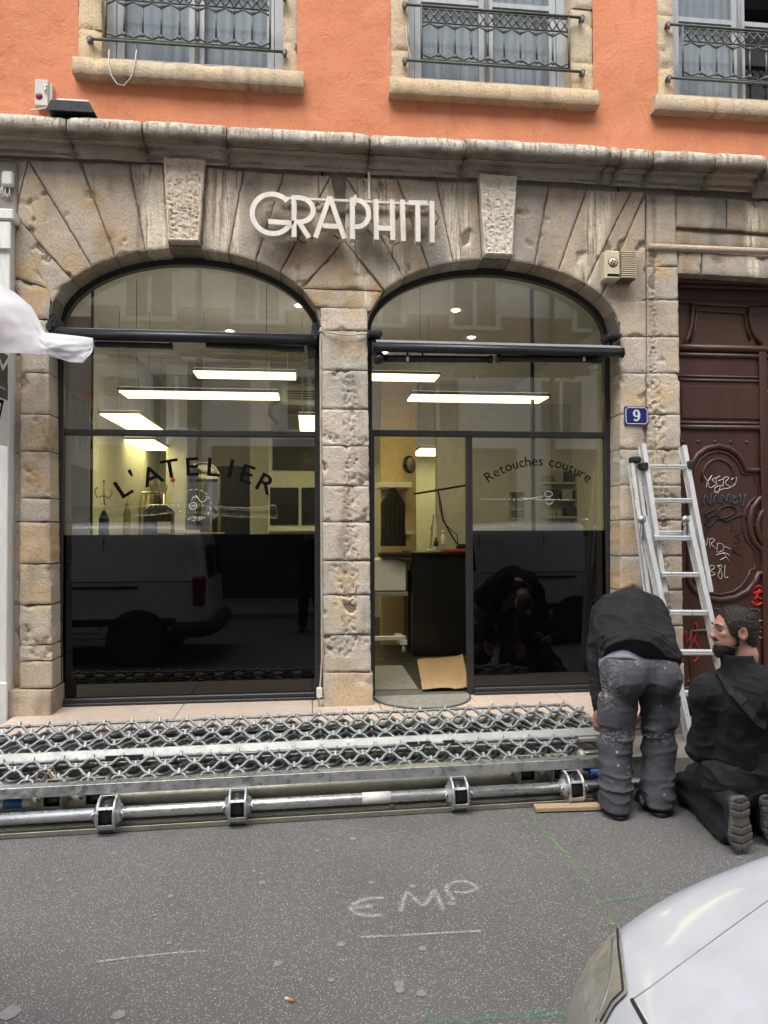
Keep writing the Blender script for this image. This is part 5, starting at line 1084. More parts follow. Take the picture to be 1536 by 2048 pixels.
def curtain(name, label, rows, a0, a1, amp, rad_, parent_loc, seed):
    """rows: list of (s, z, phase, tilt, sag)"""
    random.seed(seed); t = thing(name, label, 'roller grille', parent_loc, 'folded roller grilles')
    n_w = int((a1-a0)/WL); seg = 12
    for k, (s, z, ph, tilt, a_off, aw) in enumerate(rows):
        b = MB(); pts = []; clips = MB(); nn = n_w*seg
        for i in range(nn+1):
            a = a0+a_off+i/seg*WL; q = 2*math.pi*i/seg+ph; sn = math.sin(q); w_ = math.copysign(abs(sn)**.62, sn)*amp*aw
            sg_ = .010*noi(a*1.1, k*.7, seed)+.005*noi(a*2.3, k*3.1, seed); sh = .014*noi(a*.9, k*.6, seed+4)+.006*noi(a*3, k*5.1, seed+4)
            pts.append(GP(a, s+w_*math.cos(tilt)+sh, z+w_*math.sin(tilt)+sg_))
            if i and sn > .95:
                c = pts[-1]+GV*(math.copysign(.008, sn)*math.cos(tilt))+Vector((0, 0, math.copysign(.008, sn)*math.sin(tilt)))
                R = Matrix((GU, GV, Vector((0, 0, 1)))).transposed() @ Matrix.Rotation(tilt, 3, 'X'); clips.box(c, (.019, .042, .027), R, bev=.004)
        b.tube(pts, rad_, 6); ro = b.build('wave_rod', M_galvd, t); co = clips.build('link_clips', M_clip, ro); co['kind'] = 'stuff'
    return t
# front grille: face leaning back from the steel angle, several folded layers
aR1 = along(1196, .4, .2); aR2 = along(1180, .7, .4)
R_ = rad
curtain('roller_grille', 'front folded galvanised grille of wavy rods between angle and pale rail', [
    *[(.462-.043*k, .248-.040*k, (k % 2)*math.pi, R_(42), 0, 1.0) for k in range(5)],
    *[(.49-.03*k, .17-.028*k, .9+k*1.3, R_(18-3*k), .03*k, 1.1) for k in range(5)]], X_L, aR1, .0275, .0112, GP(1.5, .4, 0), 3)
t = bpy.data.objects['roller_grille']
for (s, z) in ((.485, .262), (.475, .24)):
    b = MB(); b.tube([GP(X_L+.1*i, s+.004*noi(i*.4, z*20, 1), z+.006*noi(i*.3, 3, z*10)) for i in range(int((aR1-X_L)/.1))], .0085, 6)
    for i in range(int((aR1-X_L)/.125)): b.tube([GP(X_L+.125*i, s, z), GP(X_L+.125*i+.02, s, z)], .0125, 6)
    b.build('straight_rod', M_galvd, t)
curtain('roller_grille', 'rear folded grille of wavy rods heaped against the threshold slabs', [
    *[(.738-.041*k, .398-.037*k, (k % 2)*math.pi, R_(42), 0, 1.0) for k in range(5)],
    *[(.76-.035*k, .345-.03*k, .5+k*1.1, R_(22-4*k), .04*k, 1.15) for k in range(6)]], X_L, aR2, .0265, .0108, GP(1.5, .7, 0), 8)
t2 = bpy.data.objects['roller_grille.001']
b = MB(); b.tube([GP(X_L+.1*i, .765+.006*noi(i*.4, 2, 1), .412+.006*noi(i*.3, 3, 7)) for i in range(int((aR2-X_L)/.1))], .0095, 6)
for i in range(int((aR2-X_L)/.125)): b.tube([GP(X_L+.125*i, .765, .412), GP(X_L+.125*i+.02, .765, .412)], .0135, 6)
b.build('straight_rod', M_galvd, t2)
# pale bottom rail between the two grilles
t = thing('bottom_rail', 'pale galvanised bottom rail with black rubber blocks lying between the grilles', 'rail', GP(1.5, .53, .2))
Rg = Matrix((GU, GV, Vector((0, 0, 1)))).transposed(); aE = along(1204, .53, .28)
def bar(b, a0, a1, s, z, ds, dz, rx=0, bev=.004): b.box(GP((a0+a1)/2, s, z), (a1-a0, ds, dz), Rg @ Matrix.Rotation(rx, 3, 'X'), bev)
b = MB(); bar(b, X_L-.2, aE, .535, .275, .022, .062, R_(-38), .006); bar(b, X_L-.2, aE-.05, .515, .236, .05, .03, 0, .006); b.build('tube', pm('pale_zinc', (.36, .37, .34), .5, .3, var=.18, vs=6, bmp=.12, rv=.1, col2=(.47, .48, .46)), t)
for px in (212, 240, 262, 812, 838, 886):
    a = along(px, .5, .27); b = MB(); bar(b, a, a+.075, .50, .268, .07, .014, R_(-20), .003); b.build('rubber_block', M_rubber, t)
# shaft assembly
t = thing('shutter_axle', 'front shutter axle with spring drums between steel angles on the asphalt', 'shutter axle', GP(1.5, .03, 0)); aF = along(1330, .05, .1)
b = MB(); bar(b, X_L-.2, aF, .052, .228, .006, .056, R_(-12), .002); bar(b, X_L-.2, aF, .085, .254, .06, .005, R_(4), .002); b.build('upper_angle', M_galv, t)
b = MB(); bar(b, X_L-.2, along(1205, 0, 0), .045, .006, .10, .006, 0, .002); bar(b, X_L-.2, along(1205, 0, 0), -.006, .018, .006, .03, R_(10), .002); b.build('lower_angle', M_galvb, t)
b = MB(); b.tube([GP(X_L-.2, .02, .102), GP(aF, .02, .102)], .032, 16); axle = b.build('tube', M_galv, t)
b = MB(); a = along(752, .02, .1); b.tube([GP(a-.085, .02, .102), GP(a+.085, .02, .102)], .0335, 16); b.build('white_label', M_whitep, t)
def drum(parent, a, s, z, r, ln, mat):
    c = GP(a, s, z); o = MB()
    for sgn in (-1, 1):
        o.lathe(c+GU*(sgn*ln/2), GU*sgn, [(r*.30, -.004), (r, -.004), (r, .004), (r*.93, .010), (r*.80, .006), (r*.55, .014), (r*.45, .030), (r*.36, .034)], 26)
    d_ = o.build('spring_drum', mat, parent)
    k = MB(); k.lathe(c-GU*(ln/2-.004), GU, [(r*.80, 0), (r*.80, ln-.008)], 20); k.build('spring_coil', M_blk, d_)
    for an in (100, 35, -30, 165, 230):
        q = rad(an); pr = GV*(-math.cos(q)*r*.95)+Vector((0, 0, math.sin(q)*r*.95)); m3 = Matrix((GU, (-GV*math.sin(q)-Vector((0, 0, math.cos(q)))), (-GV*math.cos(q)+Vector((0, 0, math.sin(q)))))).transposed(); k = MB(); k.box(c+pr, (ln, .034 if an in (100, -30) else .016, .004), m3, .001); k.build('tie_plate', mat, d_)
    for sgn in (-1, 1):
        k = MB(); k.tube([c+GU*(sgn*(ln/2+.03))+GV*-.035+Vector((0, 0, .02)), c+GU*(sgn*(ln/2+.045))+GV*-.045+Vector((0, 0, .0)), c+GU*(sgn*(ln/2+.03))+GV*-.035+Vector((0, 0, -.02))], .006, 6); k.build('hook', mat, d_)
for px in (216, 476, 917, 1146): drum(t, along(px, .0, .1), .02, .102, .10, .085, M_galv)
b = MB(); a = along(1185, .02, .1); b.tube([GP(a, .06, .17), GP(a+.28, .06, .17)], .026, 12); b.build('blue_sleeve', M_bluem, t)
t = thing('shutter_axle', 'rear shutter axle with older dull drums and blue motor end behind the front one', 'shutter axle', GP(1.5, .2, 0))
b = MB(); b.tube([GP(X_L-.2, .19, .12), GP(along(1250, .2, .1), .19, .12)], .048, 16); b.build('tube', M_galvb, t)
b = MB(); bar(b, X_L-.2, along(1240, .2, .1), .245, .05, .01, .09, 0, .002); b.build('back_plate', M_galvb, t)
for px in (113, 196, 1047, 1112): drum(t, along(px, .19, .13), .19, .155, .095, .10, M_galvb)
for (pa, pb, mt_) in ((-40, 62, M_whitep), (8, 46, M_bluem), (1168, 1196, M_bluem)):
    b = MB(); sgn = .062 if mt_ is M_bluem else .06; a0_, a1_ = along(pa, .1, .15), along(pb, .1, .15); b.tube([GP(a0_, .105, .155 if pa < 500 else .19), GP(a1_, .105, .155 if pa < 500 else .19)], .026 if mt_ is M_whitep else .0285, 14); b.build('motor_sleeve', mt_, t)
b = MB(); b.tube([GP(along(-40, .12, .2), .12, .215), GP(along(50, .12, .2), .12, .215)], .018, 10); b.build('motor_head', M_whitep, t)
b = MB(); a = along(1160, .3, .2)
for k in range(6): q = k*1.05; b.tube([GP(a, .28+.025*math.cos(q), .20+.025*math.sin(q)), GP(a+.14, .28+.025*math.cos(q), .20+.025*math.sin(q))], .006, 5)
b.lathe(GP(a-.02, .28, .20), GU, [(.03, 0), (.042, .01), (.042, .03), (.03, .04)], 16); b.lathe(GP(a+.12, .28, .20), GU, [(.034, 0), (.034, .04)], 14); b.build('gear_cage', M_galvb, t)
random.seed(4)
for j in range(5):
    b = MB(); a = along(70, .25, .2)+j*.012; P_ = [GP(a, .2, .2), GP(a+.03+random.uniform(-.03, .03), .26, .26+random.uniform(0, .05)), GP(a+.08, .22, .24+random.uniform(-.02, .03)), GP(a+.10+random.uniform(0, .05), .16, .18)]; b.tube(P_, .005, 5); b.build('motor_wire', pm('wire%d' % (j % 3), ((.02, .02, .02), (.25, .12, .05), (.30, .32, .34))[j % 3], .6, bmp=0), t)
# batten with clear plastic at the right end, red block underneath
b = MB(); q0, q1 = G(1070, 1616, .02), G(1199, 1612, .02); dv = (q1-q0); an = math.atan2(dv.y, dv.x); b.box((q0+q1)/2, (dv.length, .07, .025), Matrix.Rotation(an, 3, 'Z'), .003); o = b.build('timber_batten', pm('raw_pine', (.50, .36, .22), .8, var=.2, vs=8, bmp=.2, stretch=(.1, 1, 1))); tag(o, 'short pale timber batten lying in front of the bent worker', 'batten')
vs = []; n = 16; random.seed(2)
for i in range(n+1):
    for j in range(5):
        p_ = G(1022+i*6.2, 1612+(j-2)*2.6, 0)+Vector((0, 0, .012+.045*abs(noi(i*.55, j*.9, 2)))); vs.append(p_)
o = mesh_obj('plastic_wrap', vs, [(i*5+j, (i+1)*5+j, (i+1)*5+j+1, i*5+j+1) for i in range(n) for j in range(4)], glass_mat('clear_plastic', 1.6, (.86, .88, .88), .8), None, True); tag(o, 'crumpled clear plastic wrap at the end of the timber batten', 'plastic')
# ================================================================== folding aluminium ladder
M_al = pm('ladder_aluminium', (.72, .73, .73), .36, .55, var=.12, vs=12, bmp=.1, bs=150, rv=.1, stretch=(1, 1, .12), col2=(.82, .83, .83))
lad = thing('ladder', 'folding aluminium ladder leaning on the stone pier beside the red door', 'ladder', G(1400, 1540, .17))
def lp(px, py, Y): return A(px, py, Y)
# plane of the ladder: foot well in front of the wall, head on the pier
ft = G(1394, 1528, .0); hd = A(1284, 890, -.09); slope = (ft.y-hd.y)/(ft.z-hd.z)
def LY(z): return hd.y+(z-hd.z)*slope
def on_l(px, py, off=0.0):
    """point of the ladder plane seen at a photo pixel"""
    dd = _fw + _r*((px-768)/FPX) - _u*((py-1024)/FPX); nrm = Vector((0, 1, -slope)); p0 = Vector((0, hd.y+off, hd.z)); return CAMP+dd*((p0-CAMP).dot(nrm)/dd.dot(nrm))
def rail(a, b_, w_=.026, dp=.062, name='rail', parent=None):
    a, b_ = Vector(a), Vector(b_); dr = (b_-a).normalized(); sx = Vector((1, 0, 0)); sx = (sx-dr*sx.dot(dr)).normalized(); sy = dr.cross(sx); R = Matrix((sx, sy, dr)).transposed()
    b = MB(); L_ = (b_-a).length; c = (a+b_)/2
    b.box(c, (w_, dp, L_), R, .004); b.box(c+sy*(-dp/2-.002 if sy.y > 0 else dp/2+.002), (w_+.010, .006, L_), R, .001); b.box(c+sy*(dp/2+.002 if sy.y > 0 else -dp/2-.002), (w_+.010, .006, L_), R, .001); return b.build(name, M_al, parent or lad)
def rung(a, b_, name='rung'):
    a, b_ = Vector(a), Vector(b_); dr = (b_-a).normalized(); b = MB(); c = (a+b_)/2; sy = Vector((0, 1, 0)); sz = dr.cross(sy); R = Matrix((dr, sy, -sz)).transposed()
    b.box(c, ((b_-a).length, .05, .038), R, .004); b.box(c+Vector((0, -.026, .008)), ((b_-a).length-.01, .006, .008), R, .001); b.box(c+Vector((0, -.026, -.008)), ((b_-a).length-.01, .006, .008), R, .001); return b.build(name, M_al, lad)
# upper (inner) section
rail(on_l(1284, 890), on_l(1327, 1185)); rail(on_l(1365, 893), on_l(1418, 1185))
for (xa, xb, y) in ((1292, 1370, 934), (1299, 1381, 1001), (1306, 1388, 1066)): rung(on_l(xa, y), on_l(xb, y+.5))
# lower (outer) section in front
rail(on_l(1285, 1034, -.07), on_l(1388, 1520, -.07), .028, .07); rail(on_l(1373, 1034, -.07), on_l(1482, 1520, -.07), .028, .07)
for k, (xa, xb, y) in enumerate(((1308, 1388, 1076), (1322, 1403, 1149), (1338, 1421, 1225), (1352, 1437, 1304), (1367, 1453, 1386), (1380, 1470, 1470))): rung(on_l(xa, y, -.07), on_l(xb, y+.5, -.07))
for px, py in ((1284, 1040), (1371, 1040)):
    b = MB(); c = on_l(px, py, -.10); b.lathe(c, (.2, -1, 0), [(.036, 0), (.036, .012), (.02, .02), (.012, .026)], 18); b.box(c+Vector((.012, .02, -.06)), (.03, .03, .16), Matrix.Rotation(.12, 3, 'Y'), .008); b.build('hinge', pm('hinge_steel', (.40, .41, .42), .35, .9, bmp=.1), lad)
for px, py in ((1287, 933), (1377, 930)):
    b = MB(); b.box(on_l(px, py, -.02), (.045, .09, .06), bev=.008); b.build('plastic_bracket', M_rubber, lad)
b = MB(); b.tube([on_l(1376, 930, -.02), on_l(1384, 928, -.05)], .018, 8); b.build('locking_knob', M_rubber, lad)
# rear pair of legs, folded to the left
for (x0, y0_, x1, y1_, off) in ((1262, 928, 1300, 1230, .02), (1271, 921, 1312, 1230, .05)): rail(on_l(x0, y0_, off), on_l(x1, y1_, off), .018, .05, 'rear_leg')
rail(on_l(1300, 1230, .02), on_l(1345, 1500, .02), .018, .05, 'rear_leg')
b = MB(); b.box(on_l(1270, 920, .01), (.07, .10, .05), bev=.012); b.build('leg_cap', M_rubber, lad)
for (px, py) in ((1266, 965), (1272, 1010), (1279, 1060), (1284, 1100)):
    b = MB(); c = on_l(px, py, -.02); b.box(c, (.011, .006, .085), Matrix.Rotation(-.12, 3, 'Y')); b.build('white_sticker', M_whitep, lad)
b = MB(); b.tube([on_l(1390, 1519, -.07)+Vector((-.01, 0, 0)), on_l(1486, 1519, -.07)+Vector((.03, 0, 0))], .030, 8); b.build('stabiliser_bar', M_al, lad)
for px in (1388, 1484):
    b = MB(); b.box(on_l(px, 1527, -.07), (.05, .09, .03), bev=.008); b.build('rubber_foot', M_rubber, lad)
# ================================================================== what stands behind the camera: vans and the houses opposite
from mathutils.bvhtree import BVHTree
M_white = pm('white_van_paint', (.66, .695, .745), .22, var=.03, vs=1.2, bmp=.01, rv=.05, coat=.6)
M_glassd = pm('dark_van_glass', (.010, .012, .014), .06, bmp=0, rv=.0)
M_bump = pm('black_bumper_plastic', (.022, .022, .024), .6, bmp=.25, bs=200)
M_lamp = pm('aged_headlamp_plastic', (.36, .34, .28), .22, var=.3, vs=9, bmp=.05, stretch=(1, 1, .2), spec=.6, coat=.5)
M_red = pm('tail_lamp_red', (.16, .008, .008), .15, bmp=0)
M_tyre = pm('tyre_rubber', (.018, .018, .019), .8, bmp=.3); M_rim = pm('grey_wheel_rim', (.28, .28, .29), .4, .6, bmp=.05)
def van(name, label, xf, sx, ys, width=1.78, length=4.4):
    """xf nose position, sx=+1 tail towards +X, ys level of the side facing the shop"""
    t = thing(name, label, 'van', (xf+sx*length/2, ys-width/2, 0))
    T = lambda x, y, z: Vector((xf+sx*x, ys-y, z))
    st = [(0, .72), (.005, .79), (.02, .87), (.05, .93), (.09, .972), (.14, 1.0), (.22, 1.04), (.36, 1.085), (.55, 1.135), (.75, 1.18), (.95, 1.22), (1.06, 1.25), (1.25, 1.36), (1.45, 1.49), (1.62, 1.63), (1.85, 1.72), (2.3, 1.765), (3.0, 1.78), (3.8, 1.775), (4.1, 1.75), (4.25, 1.68), (4.33, 1.45), (4.38, 1.1), (4.40, .7)]
    vs = []; m_ = 0
    for x, zt in st:
        fr = max(0, 1-x/.30); rr = max(0, 1-(length-x)/.16); ins = .05*fr**2+.10*rr**2; fade = max(0, min(1, (1.2-x)/.8))
        tl_ = max(0, min(1, (zt-1.1)/.5)) if x < 3 else 1.0
        zb = .30+.10*max(0, 1-x/.25); hw = width/2
        hood = [(.08, zb), (.055, zb+.06), (.045, zb+.18), (.045, min(.70, zt-.16)), (.048, min(.80, zt-.13)), (.062, zt-.085), (.085, zt-.040), (.125, zt-.012), (.17, zt+.004), (.30, zt+.02), (hw*.62, zt+.042), (hw, zt+.05)]
        cab = [(.06, zb), (.015, zb+.06), (0, zb+.2), (0, min(.88, zt-.3)), (.006, min(.98, zt-.27)), (.12, zt-.24), (.165, zt-.115), (.215, zt-.045), (.28, zt-.018), (.36, zt), (hw*.7, zt+.022), (hw, zt+.028)]
        half = [(ins+(a_[0]+(b_[0]-a_[0])*tl_)*(1-ins/hw), a_[1]+(b_[1]-a_[1])*tl_) for a_, b_ in zip(hood, cab)]
        wx = lambda y: x+.12*fade*(abs(y-hw)/hw)**3
        ring = [T(wx(y), y, z) for y, z in half]+[T(wx(y), width-y, z) for y, z in half[-2::-1]]; m_ = len(ring); vs += ring
    n = len(st); fs = [(i*m_+k, (i+1)*m_+k, (i+1)*m_+k+1, i*m_+k+1) for i in range(n-1) for k in range(m_-1)]; fs += [tuple(range(m_)), tuple((n-1)*m_+k for k in range(m_))]
    fs += [(i*m_, i*m_+m_-1, (i+1)*m_+m_-1, (i+1)*m_) for i in range(n-1)]
    body = mesh_obj('body', vs, fs, M_white, t, True); sub = body.modifiers.new('s', 'SUBSURF'); sub.levels = 2; sub.render_levels = 2
    for y in (-.004,):
        for (x0, x1, z0, z1) in ((1.35, 2.05, 1.08, 1.42),):
            w_ = MB(); w_.add([T(x0, .02, z0), T(x1, .02, z0), T(x1-.02, .13, z1+.1), T(x0+.22, .13, z1+.05)], [(0, 1, 2, 3)]); w_.add([T(x0, .10, z0), T(x1, .10, z0), T(x1-.02, .2, z1+.1), T(x0+.22, .2, z1+.05)], [(0, 1, 2, 3)]); w_.build('side_window', M_glassd, t)
    for (x0, z0, x1, z1) in ((1.25, .45, 1.25, 1.05), (2.12, .42, 2.12, 1.6), (3.1, .45, 3.1, 1.6), (1.25, .45, 3.1, .42), (2.12, 1.05, 4.2, 1.05)):
        s_ = MB(); s_.tube([T(x0, -.001, z0), T((x0+x1)/2, -.001 if max(z0, z1) < 1.1 else .06, (z0+z1)/2), T(x1, -.001 if z1 < 1.1 else .125, z1)], .006, 5); s_.build('shut_line', M_bump, t)
    s_ = MB(); s_.box(T(3.0, -.01, .98), (1.1, .03, .035), bev=.006); s_.build('slide_rail', M_bump, t)
    s_ = MB(); s_.box(T(2.4, -.006, .55), (3.2, .03, .09), bev=.01); s_.build('side_strip', M_bump, t)
    s_ = MB(); pts = [T(.10, .30, .40), T(.06, .45, .56), T(-.0, .6, .56), T(-.0, width-.6, .56), T(.06, width-.45, .56), T(.10, width-.3, .40)]; s_.tube([T(.60, .05, .56), T(.38, .05, .60), T(.24, .12, .62)]+pts[1:-1]+[T(.20, width-.10, .55), T(.35, width-.02, .53), T(.55, width-.01, .50)], .10, 10); s_.build('front_bumper', M_bump, t)
    s_ = MB(); s_.tube([T(3.95, .0, .45), T(4.30, .02, .45), T(4.42, .15, .46), T(4.45, .5, .46), T(4.45, width-.5, .46), T(4.42, width-.15, .46), T(4.3, width-.02, .45)], .10, 10); s_.build('rear_bumper', M_bump, t)
    for y in (.01, width-.01):
        s_ = MB(); s_.box(T(4.28, y+(.06 if y < 1 else -.06), .92), (.16, .16, .38), bev=.03); s_.build('tail_lamp', M_red, t)
    for s2 in (-1, 1):
        w_ = MB(); yc = width/2+s2*.36; w_.add([T(4.385, yc-.3, 1.08), T(4.385, yc+.3, 1.08), T(4.35, yc+.28, 1.5), T(4.35, yc-.28, 1.5)], [(0, 1, 2, 3)]); w_.build('rear_window', M_glassd, t)
    for x in (.85, 3.55):
        for y, s2 in ((.0, 1), (width, -1)):
            a_ = MB(); a_.lathe(T(x, y-.006*s2, .32), (0, s2, 0), [(.385, -.01), (.385, .012), (.30, .012)], 30); a_.build('wheel_arch', M_bump, t)
            w_ = MB(); w_.lathe(T(x, y+.03*s2, .31), (0, s2, 0), [(.20, -.2), (.30, -.2), (.31, -.17), (.31, -.03), (.295, .022), (.22, .03), (.20, .02)], 30); wh = w_.build('tyre', M_tyre, t)
            r_ = MB(); r_.lathe(T(x, y+.03*s2, .31), (0, s2, 0), [(.205, -.02), (.205, .02), (.16, .012), (.12, .03), (.05, .035), (.03, .045)], 24); r_.build('rim', M_rim, wh)
    return t, body
# position of the near van from its bonnet corner
hc = G(1240, 1850, .965)
vanR, bodyR = van('parked_van', 'white van whose bonnet fills the lower right corner', hc.x-.20, 1, hc.y+.115)
dep = bpy.context.evaluated_depsgraph_get() if False else None
bpy.context.view_layer.update(); dg = bpy.context.evaluated_depsgraph_get(); bvh = BVHTree.FromObject(bodyR, dg); vloc = bodyR.matrix_world
def on_van(px, py, off=.0):
    d_ = (_fw + _r*((px-768)/FPX) - _u*((py-1024)/FPX)).normalized(); inv = vloc.inverted(); h_ = bvh.ray_cast(inv @ CAMP, inv.to_3x3() @ d_)
    return (vloc @ h_[0]+(vloc.to_3x3() @ h_[1]).normalized()*off) if h_[0] else None
def van_line(pts, r, name, mat, off=.0015):
    P_ = [on_van(x, y, off) for x, y in pts]; P_ = [p for p in P_ if p is not None]
    if len(P_) > 1: b = MB(); b.tube(P_, r, 6); b.build(name, mat, vanR)
def dense(L_, k=6): return [(L_[i][0]+(L_[i+1][0]-L_[i][0])*j/k, L_[i][1]+(L_[i+1][1]-L_[i][1])*j/k) for i in range(len(L_)-1) for j in range(k)]+[L_[-1]]
van_line(dense([(1264, 2000), (1300, 1975), (1360, 1930), (1440, 1871), (1535, 1802), (1700, 1700)]), .0010, 'bonnet_gap', M_rim, .0)
van_line(dense([(1264, 2000), (1274, 2018), (1292, 2050), (1320, 2100)]), .0035, 'bonnet_gap', M_bump, .0)
Lc = dense([(1238, 1853), (1222, 1890), (1206, 1930), (1192, 1975), (1180, 2015), (1170, 2050), (1160, 2090)], 4); Rc = dense([(1241, 1850), (1244, 1885), (1249, 1930), (1254, 1965), (1257, 1990), (1232, 2014), (1212, 2050)], 4)
vs = []; ok = True; nn = 8; sil = []
for a_, b_ in zip(Lc, Rc):
    for k in range(nn+1):
        x0_ = a_[0]-70
        while on_van(x0_, a_[1]) is None and x0_ < b_[0]: x0_ += 1.0
        x0_ = min(x0_+.6, b_[0]-1); sil.append((x0_, a_[1])) if k == 0 else None; p_ = on_van(x0_+(b_[0]-x0_)*k/nn, a_[1]+(b_[1]-a_[1])*k/nn, .004); vs.append(p_)
last = None
for i, p_ in enumerate(vs):
    if p_ is None: vs[i] = last if last is not None else next(q for q in vs if q is not None)
    last = vs[i]
mesh_obj('headlamp', vs, [(i*(nn+1)+k, (i+1)*(nn+1)+k, (i+1)*(nn+1)+k+1, i*(nn+1)+k+1) for i in range(len(Lc)-1) for k in range(nn)], M_lamp, vanR, True)
van_line(dense([(1238, 1862), (1240, 1900), (1246, 1945), (1250, 1985), (1228, 2006), (1206, 2046)], 5), .0022, 'lamp_seal', M_bump, .004)
van_line(dense([(1228, 1880), (1226, 1920), (1224, 1960), (1214, 2000), (1196, 2046)], 5), .0025, 'lamp_reflector_edge', M_rim, .003)
vanL_y = -3.05; ymir = 2*(FY+.026)-vanL_y; xrear = A(416, 1200, ymir).x
vanL, bodyL = van('parked_van', 'white van reflected in the black glass of the left window', xrear-4.4, 1, vanL_y)
# houses opposite
M_opp = pm('pale_grey_render', (.80, .79, .77), .9, var=.08, vs=.8, bmp=.1, bs=30); M_oppb = pm('brown_fascia', (.30, .19, .15), .7, var=.15, vs=2); M_oppw = pm('white_window_paint', (.66, .66, .64), .5, bmp=0); M_oppg = pm('dark_pane', (.05, .052, .055), .08, bmp=0, rv=0); M_oppd = pm('dark_shopfront', (.035, .033, .032), .5, bmp=0)
OY = -10.4; ym = 2*(FY+.026)-OY
t = thing('house_opposite', 'pale grey town house across the street, seen reflected in the arched windows', 'building', (0, OY-.2, 0))
b = MB(); b.b2((-16, OY-.4, 0), (16, OY, 14.5)); b.build('wall', M_opp, t)
zb_o = A(500, 650, ym).z; b = MB(); b.b2((-16, OY, zb_o-.35), (16, OY+.06, zb_o+.35)); b.build('fascia_band', M_oppb, t)
b = MB(); b.b2((-16, OY+.001, zb_o-.9), (16, OY+.12, zb_o-.36), .03); b.build('string_course', M_oppw, t)
b = MB(); b.b2((-16, OY-.2, 14.3), (16, OY+.35, 14.7), .05); b.build('eaves', M_oppd, t)
for k in range(8):
    x = -14.2+k*4; b = MB(); b.b2((x, OY+.002, .12), (x+3.1, OY+.05, 3.6)); sf = b.build('shopfront', M_oppd, t)
    b = MB(); b.b2((x+.2, OY+.052, .7), (x+2.9, OY+.06, 3.2)); b.build('shop_glass', M_oppg, sf)
for row, (z0, z1) in enumerate(((zb_o+.10, zb_o+2.6), (10.6, 12.9), (4.0, zb_o-1.2))):
    xcs = [A(px, 600, ym).x for px in (948, 515, 300, 1190, 40, 760)] if row == 0 else [-9+k*3.0 for k in range(7)]
    for xc in xcs:
        b = MB(); b.b2((xc-.62, OY+.061, z0-.1), (xc+.62, OY+.12, z0)); b.b2((xc-.62, OY+.061, z0), (xc-.5, OY+.12, z1+.12)); b.b2((xc+.5, OY+.061, z0), (xc+.62, OY+.12, z1+.12)); b.b2((xc-.5, OY+.061, z1), (xc+.5, OY+.12, z1+.12)); b.b2((xc-.045, OY+.061, z0), (xc+.045, OY+.10, z1)); wn = b.build('window', M_oppw, t)
        for s2 in (-1, 1): b = MB(); b.b2((xc+s2*.27-.22, OY+.0615, z0), (xc+s2*.27+.22, OY+.07, z1)); b.build('pane', M_oppg, wn)
for px in (400, 1100):
    x = A(px, 600, ym).x; b = MB(); b.tube([(x, OY+.12, .2), (x, OY+.12, 14)], .06, 8); b.build('downpipe', M_oppd, t)
# ================================================================== people: smooth implicit bodies meshed with surface nets
_NT = np.random.default_rng(5).random((32, 32, 32))*2-1
def vn(P):
    i = np.floor(P).astype(int); f = P-i; f = f*f*(3-2*f); i &= 31; j = (i+1) & 31
    x0, y0, z0, x1, y1, z1 = i[:, 0], i[:, 1], i[:, 2], j[:, 0], j[:, 1], j[:, 2]; fx, fy, fz = f[:, 0], f[:, 1], f[:, 2]
    l = lambda a, b, t: a+(b-a)*t
    return l(l(l(_NT[x0, y0, z0], _NT[x1, y0, z0], fx), l(_NT[x0, y1, z0], _NT[x1, y1, z0], fx), fy), l(l(_NT[x0, y0, z1], _NT[x1, y0, z1], fx), l(_NT[x0, y1, z1], _NT[x1, y1, z1], fx), fy), fz)
rid = lambda P: (1-np.abs(vn(P)))**4
def C(a, b, ra, rb): return ('c', np.array(a, float), np.array(b, float), ra, rb)
def EL(c, r, R=None): return ('e', np.array(c, float), np.array(r, float), None if R is None else np.array(R, float))
def prim(P, p):
    if p[0] == 'c':
        a, b = p[1], p[2]; d = b-a; t = np.clip(((P-a)@d)/max(1e-9, d@d), 0, 1); return np.linalg.norm(P-a-t[:, None]*d, axis=1)-(p[3]+(p[4]-p[3])*t)
    q = P-p[1]
    if p[3] is not None: q = q@p[3]
    k0 = np.linalg.norm(q/p[2], axis=1); k1 = np.linalg.norm(q/(p[2]**2), axis=1); return k0*(k0-1)/np.maximum(k1, 1e-9)
def smin(a, b, k): h = np.maximum(k-np.abs(a-b), 0)/k; return np.minimum(a, b)-h*h*k*.25
def smax(a, b, k): return -smin(-a, -b, k)
def union(P, prims, k=.05):
    d = prim(P, prims[0])
    for p in prims[1:]: d = smin(d, prim(P, p), k)
    return d
